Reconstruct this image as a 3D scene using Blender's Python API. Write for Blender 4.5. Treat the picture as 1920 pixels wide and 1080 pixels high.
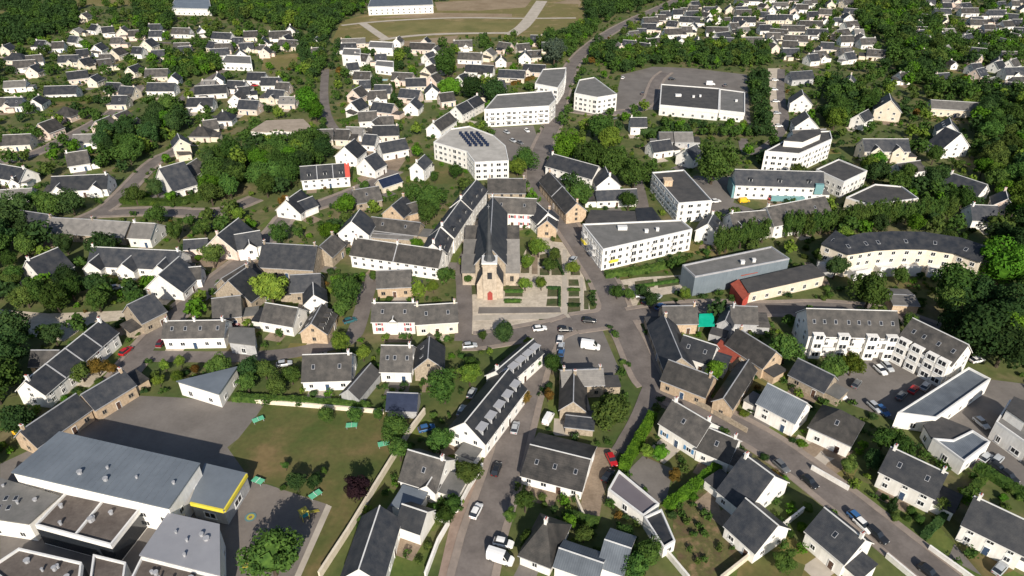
import bpy, math, random
import numpy as np
R=math.radians
scene=bpy.context.scene
for o in list(bpy.data.objects): bpy.data.objects.remove(o)
col=scene.collection
# ---------------------------------------------------------------- camera
cd=bpy.data.cameras.new('camera'); cam=bpy.data.objects.new('camera',cd); col.objects.link(cam)
cam.location=(0,0,117); cam.rotation_euler=(R(58),0,0)
cd.sensor_width=36; cd.lens=36*1283/1920; cd.clip_start=1; cd.clip_end=6000
scene.camera=cam
# ---------------------------------------------------------------- daylight: low sun behind the camera
SUN_EL,SUN_AZ=R(31),R(-8)          # shadows fall away from the camera, a little to the left
w=bpy.data.worlds.new('World'); scene.world=w; w.use_nodes=True
nt=w.node_tree; bg=nt.nodes['Background']; sky=nt.nodes.new('ShaderNodeTexSky')
sky.sky_type='NISHITA'; sky.sun_disc=False; sky.sun_elevation=SUN_EL; sky.sun_rotation=R(180)+SUN_AZ
sky.altitude=50; sky.dust_density=1.0
nt.links.new(sky.outputs[0],bg.inputs[0]); bg.inputs[1].default_value=0.08
sd=bpy.data.lights.new('sun','SUN'); sd.energy=4.7; sd.angle=R(0.5); sd.color=(1,.92,.80)
sun=bpy.data.objects.new('sun',sd); col.objects.link(sun); sun.location=(0,-100,200)
sun.rotation_euler=(R(90)-SUN_EL,0,-SUN_AZ)
vs=scene.view_settings; vs.view_transform='Standard'; vs.look='None'; vs.exposure=0.36; vs.gamma=1; vs.use_curve_mapping=False
random.seed(3); RS=np.random.RandomState(5)
# ---------------------------------------------------------------- materials
MATS={}
def mat(name,c1,c2,scale=1.0,rough=.85,fine=None,bump=0,obj=False,var=.0,metal=0,pos='LARGE',stripes=None,spec=.3,c3=None,streak=0):
    m=bpy.data.materials.new(name); m.use_nodes=True; t=m.node_tree; N=t.nodes; L=t.links
    b=N['Principled BSDF']; b.inputs['Roughness'].default_value=rough; b.inputs['Metallic'].default_value=metal
    b.inputs['Specular IOR Level'].default_value=spec
    if obj: tc=N.new('ShaderNodeTexCoord'); co=tc.outputs['Object']
    else: tc=N.new('ShaderNodeNewGeometry'); co=tc.outputs['Position']
    n=N.new('ShaderNodeTexNoise'); n.inputs['Scale'].default_value=scale; n.inputs['Detail'].default_value=5; n.inputs['Roughness'].default_value=.62
    L.new(co,n.inputs['Vector'])
    r=N.new('ShaderNodeValToRGB'); r.color_ramp.elements[0].position=.34; r.color_ramp.elements[1].position=.66
    r.color_ramp.elements[0].color=(*c1,1); r.color_ramp.elements[1].color=(*c2,1)
    if c3:
        e=r.color_ramp.elements.new(.52); e.color=(*c3,1)
    L.new(n.outputs['Fac'],r.inputs[0]); out=r.outputs[0]
    def mul(out,fac_sock,lo,hi):
        mr=N.new('ShaderNodeMapRange'); mr.inputs['To Min'].default_value=lo; mr.inputs['To Max'].default_value=hi
        L.new(fac_sock,mr.inputs[0]); mx=N.new('ShaderNodeMix'); mx.data_type='RGBA'; mx.blend_type='MULTIPLY'; mx.inputs[0].default_value=1
        L.new(out,mx.inputs[6]); L.new(mr.outputs[0],mx.inputs[7]); return mx.outputs[2]
    if fine:
        f=N.new('ShaderNodeTexNoise'); f.inputs['Scale'].default_value=fine[0]; f.inputs['Detail'].default_value=3; L.new(co,f.inputs['Vector'])
        out=mul(out,f.outputs['Fac'],1-fine[1],1+fine[1])
    if stripes:
        wv=N.new('ShaderNodeTexWave'); wv.inputs['Scale'].default_value=stripes[0]; wv.bands_direction=stripes[2]; wv.inputs['Distortion'].default_value=.4
        L.new(co,wv.inputs['Vector']); out=mul(out,wv.outputs['Fac'],1-stripes[1],1+stripes[1]*.3)
    if streak:
        mp=N.new('ShaderNodeMapping'); mp.inputs['Scale'].default_value=(1.3,1.3,.16); L.new(co,mp.inputs[0]); f2=N.new('ShaderNodeTexNoise'); f2.inputs['Scale'].default_value=1.6; f2.inputs['Detail'].default_value=4; L.new(mp.outputs[0],f2.inputs['Vector']); out=mul(out,f2.outputs['Fac'],1-streak*1.6,1+streak*.7)
    if var:
        oi=N.new('ShaderNodeObjectInfo'); out=mul(out,oi.outputs['Random'],1-var,1+var)
    L.new(out,b.inputs['Base Color'])
    if bump:
        bp=N.new('ShaderNodeBump'); bp.inputs['Strength'].default_value=bump; bp.inputs['Distance'].default_value=.2
        L.new((f if fine else n).outputs['Fac'],bp.inputs['Height']); L.new(bp.outputs[0],b.inputs['Normal'])
    MATS[name]=m; return m
def leaf(name,c,var=.4,tr=.25):
    m=bpy.data.materials.new(name); m.use_nodes=True; t=m.node_tree; N=t.nodes; L=t.links
    N.remove(N['Principled BSDF']); out=N['Material Output']
    oi=N.new('ShaderNodeObjectInfo'); g=N.new('ShaderNodeNewGeometry')
    n=N.new('ShaderNodeTexNoise'); n.inputs['Scale'].default_value=.9; n.inputs['Detail'].default_value=4; L.new(g.outputs['Position'],n.inputs['Vector'])
    r=N.new('ShaderNodeValToRGB'); e=r.color_ramp.elements
    e[0].position=.3; e[1].position=.72
    e[0].color=(c[0]*.55,c[1]*.62,c[2]*.7,1); e[1].color=(c[0]*1.5,c[1]*1.32,c[2]*1.1,1)
    L.new(n.outputs['Fac'],r.inputs[0])
    hs=N.new('ShaderNodeHueSaturation'); L.new(r.outputs[0],hs.inputs['Color'])
    mr=N.new('ShaderNodeMapRange'); mr.inputs['To Min'].default_value=1-var; mr.inputs['To Max'].default_value=1+var; L.new(oi.outputs['Random'],mr.inputs[0]); L.new(mr.outputs[0],hs.inputs['Value'])
    m2=N.new('ShaderNodeMath'); m2.operation='MULTIPLY'; m2.inputs[1].default_value=7.31; L.new(oi.outputs['Random'],m2.inputs[0])
    m3=N.new('ShaderNodeMath'); m3.operation='FRACT'; L.new(m2.outputs[0],m3.inputs[0])
    mh=N.new('ShaderNodeMapRange'); mh.inputs['To Min'].default_value=.494; mh.inputs['To Max'].default_value=.522; L.new(m3.outputs[0],mh.inputs[0]); L.new(mh.outputs[0],hs.inputs['Hue'])
    d=N.new('ShaderNodeBsdfDiffuse'); tl=N.new('ShaderNodeBsdfTranslucent'); mx=N.new('ShaderNodeMixShader'); mx.inputs[0].default_value=tr
    L.new(hs.outputs[0],d.inputs[0]); L.new(hs.outputs[0],tl.inputs[0]); L.new(d.outputs[0],mx.inputs[1]); L.new(tl.outputs[0],mx.inputs[2]); L.new(mx.outputs[0],out.inputs[0])
    MATS[name]=m; return m
def plain(name,c,rough=.5,metal=0,spec=.5):
    m=bpy.data.materials.new(name); m.use_nodes=True; b=m.node_tree.nodes['Principled BSDF']
    b.inputs['Base Color'].default_value=(*c,1); b.inputs['Roughness'].default_value=rough; b.inputs['Metallic'].default_value=metal; b.inputs['Specular IOR Level'].default_value=spec
    MATS[name]=m; return m
# ground
mat('ground',(.055,.085,.022),(.17,.14,.075),.055,.95,(.6,.35),c3=(.095,.11,.035))
mat('lawn2',(.06,.10,.02),(.12,.14,.035),.2,.95,(1.2,.25))
mat('soil',(.11,.075,.045),(.22,.15,.085),.35,.95,(1.5,.4),c3=(.10,.10,.035))
mat('asph',(.135,.122,.112),(.185,.168,.154),.12,.9,(1.6,.14))
mat('asphb',(.155,.135,.122),(.21,.185,.165),.14,.9,(1.6,.14))
mat('road',(.122,.106,.098),(.19,.166,.152),.16,.9,(1.6,.2))
mat('lawn',(.066,.090,.022),(.175,.128,.058),.075,.95,(.9,.28),c3=(.105,.102,.034))
mat('dry',(.16,.145,.045),(.25,.19,.09),.06,.95,(.7,.22),c3=(.15,.13,.045))
mat('lawnd',(.12,.12,.035),(.20,.17,.065),.05,.95,(.7,.2))
mat('sand',(.21,.155,.095),(.29,.225,.15),.05,.95,(.5,.2))
mat('conc',(.36,.32,.265),(.46,.41,.35),.2,.9,(1.5,.1))
mat('grav',(.19,.145,.105),(.29,.225,.165),.25,.95,(2,.2))
mat('pave',(.40,.345,.275),(.55,.48,.39),.3,.9,(1.2,.2))
mat('pink',(.24,.175,.14),(.32,.245,.20),.3,.9,(1.5,.15))
mat('kerb',(.22,.185,.16),(.29,.24,.205),.3,.9,(1.5,.15))
mat('bed',(.045,.07,.02),(.12,.10,.06),.35,.95,(1.5,.4))
# roofs
sl=dict(obj=True,var=.32,rough=.6)
mat('sl',(.019,.023,.031),(.052,.053,.057),.45,fine=(5,.35),stripes=(1.6,.12,'Z'),spec=.35,**sl)
mat('sb',(.036,.035,.034),(.090,.082,.075),.45,fine=(5,.35),stripes=(1.6,.12,'Z'),spec=.35,**sl)
mat('lg',(.12,.115,.11),(.18,.17,.16),.5,fine=(5,.15),stripes=(1.2,.1,'Z'),**sl)
mat('zn',(.095,.11,.13),(.14,.16,.185),.3,fine=(3,.08),stripes=(.7,.15,'X'),**sl)
mat('gs',(.33,.315,.29),(.43,.41,.38),.3,.9,fine=(2,.1))
mat('mt',(.125,.145,.17),(.165,.19,.22),.12,.5,fine=(1.2,.07),obj=False,spec=.4)
mat('ms',(.23,.235,.26),(.28,.285,.31),.1,.6,fine=(1,.05),obj=False)
mat('br',(.085,.070,.062),(.135,.115,.102),.25,.9,fine=(2,.2))
mat('fg',(.12,.12,.115),(.17,.165,.16),.3,.9,fine=(2,.15))
mat('fb',(.048,.048,.050),(.080,.076,.074),.3,.85,fine=(2,.2))
mat('fp',(.13,.115,.13),(.15,.135,.15),.2,.8)
mat('gn',(.0,.42,.26),(.01,.50,.33),.5,.6)
mat('rd',(.26,.055,.035),(.34,.08,.05),.8,.8,fine=(4,.2))
mat('tn',(.28,.23,.18),(.36,.30,.24),.3,.9,fine=(2,.12))
mat('pv',(.012,.018,.04),(.022,.03,.06),.6,.25,spec=.6,obj=True)
# walls
wl=dict(obj=True,var=.10,rough=.9,streak=.16)
mat('w',(.77,.74,.69),(.87,.85,.81),.35,fine=(2.5,.05),**wl)
mat('c',(.66,.58,.46),(.76,.68,.56),.35,fine=(2.5,.06),**wl)
mat('s',(.27,.22,.165),(.44,.37,.285),1.6,fine=(4,.25),bump=.3,**wl)
mat('o',(.42,.31,.21),(.58,.45,.32),1.4,fine=(4,.2),bump=.25,**wl)
mat('g',(.36,.36,.37),(.48,.48,.48),.5,fine=(2,.08),**wl)
mat('p',(.68,.54,.46),(.76,.63,.55),.5,fine=(2,.05),**wl)
mat('b',(.15,.185,.215),(.18,.215,.245),.4,fine=(2,.06),stripes=(1.5,.12,'X'),**wl)
mat('cs',(.36,.30,.235),(.52,.44,.35),.9,fine=(3,.2),bump=.2,**wl)
mat('yellow',(.66,.55,.05),(.74,.62,.08),.5,.6)
mat('red',(.42,.06,.045),(.50,.08,.055),.5,.7)
mat('blueshut',(.08,.22,.42),(.11,.27,.48),.6,.6)
mat('pinkshut',(.36,.07,.09),(.44,.10,.12),.6,.6)
mat('teal',(.03,.28,.30),(.05,.34,.36),.5,.4)
mat('trim',(.60,.60,.60),(.72,.71,.69),.6,.7,obj=True)
mat('zinc',(.30,.31,.33),(.40,.40,.42),.6,.5,obj=True)
mat('bark',(.05,.038,.028),(.09,.07,.05),2,.95,obj=True)
mat('spire',(.040,.044,.050),(.070,.074,.080),.6,.6,fine=(3,.15),obj=True)
plain('teal2',(.15,.30,.32),.6); plain('yel2',(.42,.36,.05),.6); plain('ringblue',(.10,.20,.22),.8); plain('doorred',(.30,.05,.04),.6); plain('glass',(.02,.024,.03),.12,0,.8); plain('frame',(.75,.75,.74),.5); plain('door',(.09,.05,.035),.6); plain('doorb',(.04,.07,.13),.5)
plain('tyre',(.012,.012,.012),.9); plain('rim',(.35,.35,.36),.35,.6); plain('lamp',(.8,.8,.78),.2); plain('tail',(.35,.01,.01),.3)
plain('water',(.03,.30,.36),.08)
for k,c in dict(white=(.8,.8,.79),silver=(.42,.44,.46),grey=(.13,.135,.14),black=(.018,.02,.024),red=(.42,.015,.02),darkred=(.14,.012,.02),blue=(.04,.12,.28),teal=(.03,.12,.14),yellow=(.72,.45,.03)).items(): plain('car_'+k,c,.28,.0,.6)
leaf('dark',(.042,.080,.028)); leaf('mid',(.064,.118,.029)); leaf('lime',(.135,.20,.034)); leaf('bright',(.085,.18,.020)); leaf('olive',(.082,.122,.032))
leaf('autumn',(.14,.085,.026)); leaf('purple',(.028,.016,.022),.1); leaf('conifer',(.024,.05,.018)); leaf('column',(.070,.118,.030),.15); leaf('blue',(.07,.10,.075),.1)
KINDS=['dark','mid','lime','bright','olive','autumn','purple','conifer','column','blue']
# ---------------------------------------------------------------- layout of the place, metres
TREE_GROUPS=['dark trees at the left edge', 'dark trees behind the long white terrace', 'garden trees above the estate lane at left', 'garden trees among the houses', 'garden trees among the white gables', 'garden trees behind the tall conifers', 'hedge line above the pale lane', 'row of tall clipped conifers', 'single trees and garden trees', 'tree belt between the two upper right estates', 'wood along the right edge', 'wood in the middle left']
HOUSES=[
(0,'r',-101.4,125.42,1.036,10.66,7.0,3.77,'sl','o','c1,ea','tan stone school building with dark slate roof at the left edge of the playground'),
(0,'r',-108.37,113.26,1.148,13.73,7.5,3.44,'sl','o','c1','longer tan stone school building nearer the grey hall, dark slate roof'),
(0,'r',-116.08,130.14,1.376,26.76,8.0,4.43,'sl','w','c2,u4','long white terrace with slate roof running up the shaded street at left'),
(0,'r',-128.37,143.36,0.0,7.09,6.0,3.0,'sb','o','c0','small tan outbuilding with weathered slate roof behind the long white terrace'),
(0,'g',-114.49,167.05,-0.6,9.7,7.5,4.1,'sl','s','c1,eb','stone house with pale end wall at the bend of the left street'),
(0,'r',-97.61,154.72,0.03,16.82,7.0,3.8,'sb','w','c3,k4','long white house with four skylights beside the four round trees'),
(0,'r',-53.95,136.63,0.052,12.24,10.0,3.3,'sb','w','c1,k2','wide white house with a plain grey roof above the playing field'),
(0,'r',-34.49,140.37,-0.028,7.99,10.0,3.6,'sb','w','c1,k3','white house with grey roof left of the dark-roofed stone gable house'),
(0,'g',-25.57,140.76,0.059,7.52,9.0,4.0,'sl','s','c0,K2','narrow house with stone front gable and dark roof behind the round green bushes'),
(0,'r',-40.4,162.01,0.0,12.29,8.0,4.35,'sb','w','c2,k2,x0.5:2.2:0.4,tr','white two-storey house with pink shutters and a small centre gable'),
(0,'r',-27.55,161.04,0.113,11.92,8.0,4.1,'sb','c','c2,k2','cream two-storey house joined to the house with pink shutters'),
(0,'r',-42.13,181.19,0.091,10.42,8.0,3.78,'sb','o','c0,ea','tan house with flat-fronted wall just above the pink-shuttered house'),
(0,'g',-62.64,172.03,0.271,6.58,7.0,3.44,'sl','w','c0','white-edged gable house behind the house with many roof windows'),
(0,'g',-59.93,157.53,-0.068,7.53,9.5,3.61,'sb','o','c0,d4,K3,ea','tan gable house with a row of roof dormers on its right slope'),
(0,'r',-72.92,163.36,-0.265,10.22,8.0,3.6,'sb','w','c0,eb','low white house with grey roof left of the tan dormered gable house'),
(0,'r',-30.79,126.71,-0.053,7.26,6.0,2.6,'pv','g','nw','garden building roofed with dark blue solar panels above the field wall'),
(0,'r',-38.41,130.41,1.22,10.72,5.0,2.8,'fb','g','nw','dark shed running beside the garden left of the solar roof'),
(0,'g',-14.9,117.58,-0.473,9.79,21.07,4.59,'sl','w','c0,d5,dg,eb','long white-gabled street building with blue dormers facing the main street'),
(0,'g',-6.59,137.41,-0.627,6.47,16.4,4.59,'sl','w','c1,d5,dg','dark-roofed terrace end further up the main street, towards the junction'),
(0,'r',-24.21,103.43,-0.364,8.7,9.5,3.44,'sb','w','c1,k1,x0.8:3.5:0.6,ea','white house with brown-grey roof and garage between field wall and main street'),
(0,'g',-31.66,79.08,-0.101,7.68,14.0,4.0,'sl','w','c0','large slate-roofed house at the bottom edge, between field wall and main street'),
(0,'r',-23.17,91.41,-0.38,5.2,6.0,3.6,'sl','w','c0,nw','small white wing with slate roof beside the bottom-edge house'),
(0,'r',2.1,105.41,-0.329,13.44,13.5,2.6,'sb','w','c0,k3,p22','wide house with two-tone grey roof right of the main street'),
(0,'h',1.55,85.0,-0.43,6.23,10.5,3.0,'sb','w','c1','hipped house with a pale lit right roof slope at the bottom centre'),
(0,'r',16.42,82.26,-0.394,4.78,9.0,3.2,'zn','w','nw,p25','blue-grey roofed garden building at the bottom edge right of the hipped house'),
(0,'r',8.12,82.4,-0.388,8.41,6.0,3.0,'zn','w','nw,p25','long low blue-grey roofed shed at the very bottom centre'),
(0,'g',11.7,125.78,-0.092,6.22,11.0,3.44,'sb','s','c1','stone house with a bright front gable behind the white van'),
(0,'r',12.83,133.78,0.06,10.49,6.5,4.1,'lg','s','c2,ea','grey-roofed cross house attached behind the bright stone gable'),
(0,'r',12.75,121.16,-0.165,6.61,6.0,2.2,'sl','s','nw,p14','low dark shed roof in front of the bright stone gable'),
(0,'r',38.45,136.9,-0.599,11.72,8.0,3.6,'sb','o','c1','weathered slate-roofed stone barn on the corner of the south-east road'),
(0,'r',34.96,120.41,-0.819,10.24,9.0,4.1,'sb','w','c2,k1,tb','white house with blue shutters at the start of the south-east road'),
(0,'r',41.98,112.59,-0.602,7.46,8.0,3.44,'sb','w','c1,k1,ea','grey-roofed white wing right of the house with blue shutters'),
(0,'g',49.55,128.25,-0.612,4.72,17.93,4.0,'sb','o','c0','long stone barn with cream gable beside the south-east road'),
(0,'r',59.17,151.89,-0.986,12.34,8.0,3.69,'sb','o','c1,ea','stone house with brown-grey roof behind the red lean-to'),
(0,'r',44.78,147.68,-0.55,8.84,8.0,3.6,'sl','w','c0,k2,ea','white house with dark blue-grey roof left of the bright green bush'),
(0,'r',43.95,161.73,0.028,9.59,7.5,3.8,'sb','o','c1,eb','tan stone house with grey roof left of the green awning'),
(0,'r',63.27,161.71,-0.074,7.23,7.5,4.0,'sb','g','c1,ea','grey-white house right of the green awning'),
(0,'g',59.05,161.44,-0.472,4.08,8.0,4.0,'sl','g','c0,eb','grey gable house touching the green awning'),
(0,'r',39.24,160.91,-1.523,19.47,8.0,3.44,'sl','s','c1','dark-roofed stone terrace lining the gravel strip by the junction'),
(0,'r',60.0,126.98,-0.801,9.64,8.0,4.43,'zn','w','c0,eb','white house with smooth blue-grey roof beside the white-walled car park'),
(0,'h',69.97,119.16,-0.695,9.19,9.5,4.1,'sb','w','c0,k1','square white house with hipped roof and a star-shaped paving patch in front'),
(0,'r',79.83,104.79,-0.743,10.82,8.5,4.59,'sl','w','c2,k2,s2,ea','two-storey cream-white house with two skylights and end chimneys right of the south-east road'),
(0,'r',89.91,90.74,-0.736,10.31,9.0,4.59,'sl','w','c2,ea','two-storey white house cut by the lower right corner of the photo'),
(0,'r',58.43,89.59,-1.017,8.58,8.5,4.1,'sl','w','c1,k1,ea','white house with dark roof between the parked cars and the bottom edge'),
(0,'r',43.74,100.48,-0.952,7.22,14.0,3.44,'sl','w','c1,eb', "white house with large slate roof above the dry garden's right side"),
(0,'r',42.93,91.41,-0.988,7.49,10.0,3.44,'sl','w','c0','slate-roofed wing nearest the dry garden, with white gable'),
(0,'r',115.29,172.7,-0.078,7.47,9.0,3.0,'lg','o','nw,p10','pale grey flat-topped shed behind the white L-shaped apartments'),
(0,'r',81.2,151.74,-0.051,24.08,11.0,6.88,'sb','w','c0,k8,s3,bx','white L-shaped apartment building with stacked balconies and grey roofs beside the car park'),
(1,'r',104.84,150.27,-0.971,14.28,10.0,6.88,'sb','w','c0,k4,s3,bx',''),
(0,'r',72.53,139.8,-0.832,9.45,7.0,3.0,'sl','s','c0,ea','low slate-roofed barn left of the apartment car park'),
(0,'g',9.3,222.49,-0.125,6.79,10.0,3.8,'sl','o','c1','small tan gable house at the top of the church garden'),
(0,'r',-8.35,231.3,-0.107,16.95,9.0,5.76,'sb','w','c1,k2,tr,s2,eb','white block with red blinds directly behind the church'),
(0,'r',-9.49,249.47,0.0,14.77,9.0,5.4,'sb','s','c2','dark-roofed house behind the white block with red blinds'),
(0,'r',5.03,233.92,-1.157,10.72,8.0,4.5,'sl','w','c0','narrow white house wedged between the red-blind block and the tan gable'),
(0,'r',-22.02,199.09,1.448,11.84,8.5,5.58,'sl','w','c1,d2,s2','near unit of the white diagonal terrace left of the church, with bright end gable'),
(0,'r',-20.14,210.22,1.332,21.4,8.5,6.12,'sl','w','c1,d3,s2','middle unit of the white diagonal terrace left of the church'),
(0,'r',-14.91,231.63,1.299,18.67,8.5,6.48,'sl','w','c1,d3,s2','far unit of the white diagonal terrace left of the church'),
(0,'r',-54.25,200.7,-0.275,31.33,9.0,4.68,'sb','w','c3,u2','long white terrace with brown-grey roof left of the church street'),
(0,'g',-61.81,216.53,-0.111,11.09,9.5,4.5,'sl','w','c0','tall plain white gable house above the long white terrace'),
(0,'r',-51.99,222.39,-0.25,18.58,7.0,3.2,'sb','s','c0,k2,ea','long low stone building right of the plain white gable'),
(0,'r',-50.86,217.68,-0.133,15.3,4.0,2.4,'lg','s','nw,p10','grey lean-to roof below the long low stone building'),
(0,'g',-49.03,234.4,-0.367,8.89,9.5,3.6,'sl','o','c1','sunlit tan gable house below the solar shed'),
(0,'r',-41.0,234.21,0.617,8.04,6.0,2.8,'sb','o','c0,nw','tan wing on the right of the sunlit tan gable house'),
(0,'r',-60.98,244.7,0.401,10.19,8.5,3.0,'sb','s','c1,k1','low brown-roofed stone house left of the sunlit tan gable'),
(0,'r',-53.19,261.06,0.758,9.65,5.5,2.6,'pv','c','nw','little building with solar panels on its lit roof'),
(0,'g',-43.74,274.89,-0.283,6.37,9.5,5.4,'sl','w','c1,ea','tall narrow white house with dark roof above the solar-panelled shed'),
(0,'r',-87.38,264.36,0.204,19.52,9.0,4.5,'sl','w','c1,u3,d3,rp','stepped white terrace with a red end panel'),
(0,'g',-79.65,292.44,-0.246,10.66,10.0,4.14,'sl','w','c0','bright white gable house above the stepped terrace'),
(0,'g',-67.95,281.31,-0.495,10.19,8.0,3.78,'sl','w','c1','white gable house right of the red end panel'),
(0,'g',-90.61,238.92,-0.314,10.6,10.0,3.0,'sl','w','c1','low white gable house below the stepped white terrace'),
(0,'r',-80.9,237.04,0.87,8.11,6.0,3.0,'sl','w','c0,nw','white wing right of the low white gable house'),
(0,'r',-58.87,297.16,0.512,12.5,8.0,3.6,'sl','w','c1','white house with dark roof above a curved pale drive'),
(0,'r',-83.09,194.04,-0.113,18.3,12.0,4.0,'sl','s','c2','large dark slate farmhouse roof beside the bright round tree'),
(0,'g',-67.94,202.72,-0.291,7.68,9.0,3.96,'sb','s','c1,ea','stone gable house right of the large dark slate roof'),
(0,'r',-87.26,164.74,0.216,7.73,9.0,3.4,'sb','s','c0,ea','brown-roofed stone barn by the left street bend'),
(0,'r',-87.12,180.54,1.108,12.39,7.0,3.4,'sb','s','c1','small slate-roofed stone house between left street and bright round tree'),
(0,'g',-91.59,178.37,-0.37,13.33,9.0,3.6,'sl','s','c1,ea','dark-roofed stone house lining the left street'),
(0,'r',-68.29,178.35,0.104,8.88,8.0,4.0,'sl','s','c0,eb','dark blue slate roof behind the white-edged gable'),
(0,'g',-105.78,207.57,-0.226,11.88,13.0,3.78,'sl','p','c1','pink-white gable house with steep dark roof beside the white house'),
(0,'r',-93.44,204.74,0.39,8.02,8.0,4.5,'sl','w','c0,x0.5:4:1','white house with projecting bay right of the pink-white gable'),
(0,'r',-113.3,207.47,0.152,7.57,5.0,3.0,'sl','p','c0,nw','pale low wing left of the pink-white gable'),
(0,'r',14.59,280.14,-0.665,23.76,9.0,4.5,'sl','w','c1','white two-storey row right of the curving main road'),
(0,'g',34.59,258.62,0.056,9.66,10.0,4.14,'sl','w','c1','white gable house at the end of the two-storey row'),
(0,'r',33.67,247.18,0.094,16.09,6.5,3.0,'sl','w','c0,eb','long low white building above the dark yard roofs'),
(0,'r',11.46,263.25,-1.282,31.55,8.0,4.5,'sb','o','c2,u2','stone-fronted terrace along the bend of the main road'),
(0,'g',65.97,219.01,-0.451,7.57,9.0,4.5,'sl','w','c1,d2,ea','white corner house with dark roof at the end of the conifer row'),
(0,'r',79.53,219.14,0.179,14.23,9.0,4.86,'sb','w','c1,x0.15:4:1,x0.7:4:1','white house with two bays behind the conifer row'),
(0,'r',94.42,220.61,0.374,26.36,11.0,5.4,'sb','w','c1,k2,ea','long white building with big grey roof behind the tall conifers'),
(0,'r',90.43,256.3,-0.077,34.6,10.0,5.85,'sl','w','c0,d3,s2,tq,ea','long white apartment building with turquoise panels on its right end'),
(0,'r',159.64,295.09,0.0,20.26,9.0,5.4,'sl','c','c0,x0.25:5:1,x0.72:5:1,s2,ea','cream apartment house with twin roof gables among trees'),
(0,'r',178.07,263.42,-1.003,14.48,9.0,3.0,'sl','w','c1,eb','low white house with dark roof right of the flat cream house'),
(0,'r',166.68,274.33,0.303,11.95,7.0,3.2,'sb','w','c0,ea','small white house between the twin-gabled apartments and the trees'),
(0,'r',171.23,228.98,-0.098,9.02,9.0,3.6,'sl','w','c1','white house with dark roof near the right edge above the crescent'),
(0,'g',186.21,241.57,-0.458,7.57,9.0,3.78,'sl','p','c1','pale pink gable house at the right edge of the photo'),
(0,'g',151.71,369.51,-0.259,11.22,10.0,4.68,'sb','w','c0,ea','upper of the white gables stepping down the pale parking strip'),
(0,'g',140.74,330.8,-0.144,11.17,10.0,4.68,'sb','w','c0,ea','lower of the white gables stepping down the pale parking strip'),
(0,'r',133.74,311.47,0.09,16.28,8.0,4.5,'sb','w','c0','white house with hipped front below the two stepping gables'),
(0,'g',173.79,343.76,-0.801,7.05,11.0,4.5,'sl','w','c0,ea','dark-roofed white house left of the large cream gable'),
(0,'g',191.33,355.94,-0.362,12.72,12.0,5.4,'sl','c','c0,K1,ea','large cream gable house with dark left slope, upper right'),
(0,'r',225.38,362.73,-0.224,24.89,9.0,4.14,'lg','c','c0,ea','wide cream house with grey roof and warm lit front, upper right'),
(0,'g',207.84,324.22,-0.4,9.86,10.0,4.5,'sl','w','c0,K3','dark glazed-looking roof below the wide cream house'),
(0,'g',197.44,299.67,0.243,14.35,9.0,4.95,'sl','w','c0', "white gable house on the wood's edge below the wide cream house"),
(0,'g',196.2,409.7,-0.43,8.18,10.0,4.0,'sl','c','c1,ea','cream gable house with dark left slope beside the tree clump'),
(0,'r',170.84,420.51,0.241,15.11,8.0,3.6,'sl','g','c0','blue-grey house at the top of the stepping gables'),
(0,'r',59.48,332.92,0.0,8.0,7.5,3.96,'sl','w','c1','small white house between the supermarket and the main road'),
(0,'g',74.12,293.46,-0.758,8.47,9.0,4.0,'sl','w','c1,ea','white gable house below the tree row of the supermarket'),
(0,'r',65.17,299.55,0.345,10.1,8.0,3.2,'sl','w','c0,ea','white-edged dark-roofed house left of a white gable, below the supermarket'),
(0,'r',70.82,314.15,0.0,6.11,9.0,3.0,'lg','g','c0,eb','left of two grey roofs just below the supermarket trees'),
(0,'r',77.95,314.15,0.0,8.66,9.0,3.0,'lg','g','c0,ea','right of two grey roofs just below the supermarket trees'),
(0,'r',-25.88,350.71,1.087,23.01,8.0,4.5,'sl','w','c1,u2','white diagonal terrace pointing at the long balcony apartments'),
(0,'r',-35.17,326.44,1.178,17.63,8.0,4.0,'sb','w','c1','brown-roofed house below the white diagonal terrace'),
(0,'r',-221.42,271.41,-0.347,16.69,9.0,3.2,'sl','w','c1','dark-roofed house on the left edge below the brown-roofed estate'),
(0,'r',-187.0,255.96,0.124,21.53,9.5,3.2,'sl','w','c1,x0.15:5:1,x0.8:5:1,eb','long white house with several roof slopes above the clipped bushes'),
(0,'g',-149.47,267.41,-0.754,16.73,10.0,3.2,'sl','w','c1','dark-roofed house turned diagonal beside the estate lane, white verge'),
(0,'r',-135.16,271.99,1.38,9.71,8.0,3.2,'sb','w','c0,ea','brown-roofed house behind the dark diagonal-roofed house'),
(0,'g',-154.78,299.31,0.511,7.08,8.0,5.85,'sl','c','c0,eb','tall cream house with bright blank gable left of the wood'),
(0,'r',-194.61,282.75,0.468,8.29,9.5,3.2,'sb','w','c1,ea','brown-roofed house with white gable left of the big garden trees'),
(0,'r',-168.87,219.86,-0.104,15.97,10.0,3.2,'lg','s','c1','left half of the long pale-grey roofed row'),
(0,'r',-152.99,218.21,-0.138,14.9,10.0,3.2,'lg','s','c1','right half of the long pale-grey roofed row'),
(0,'r',-136.04,214.99,-0.099,8.15,10.0,3.6,'lg','w','c1','pale grey house with white end wall right of the long row'),
(0,'r',-182.39,224.96,-0.274,12.63,9.0,3.2,'sl','s','c0','shaded dark roof at the left end of the long pale-grey row'),
(0,'g',-160.04,192.65,-0.513,11.61,10.0,3.2,'sl','w','c1','white gable house with dark roof near the left edge'),
(0,'r',-140.6,196.12,-0.091,30.61,9.5,3.2,'sl','w','c2,x0.10:6:2.5,x0.47:6:2.5,x0.86:6:2.5,ea','row with three pale front gables above the hedge'),
(0,'g',-114.87,181.49,-0.149,12.59,11.0,3.2,'sl','w','c0','white low house with dark roof below the three-gabled row'),
(0,'r',-105.62,186.62,0.17,5.84,6.0,3.2,'sb','w','c0','brown-roofed house joined right of the three-gabled row'),
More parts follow.
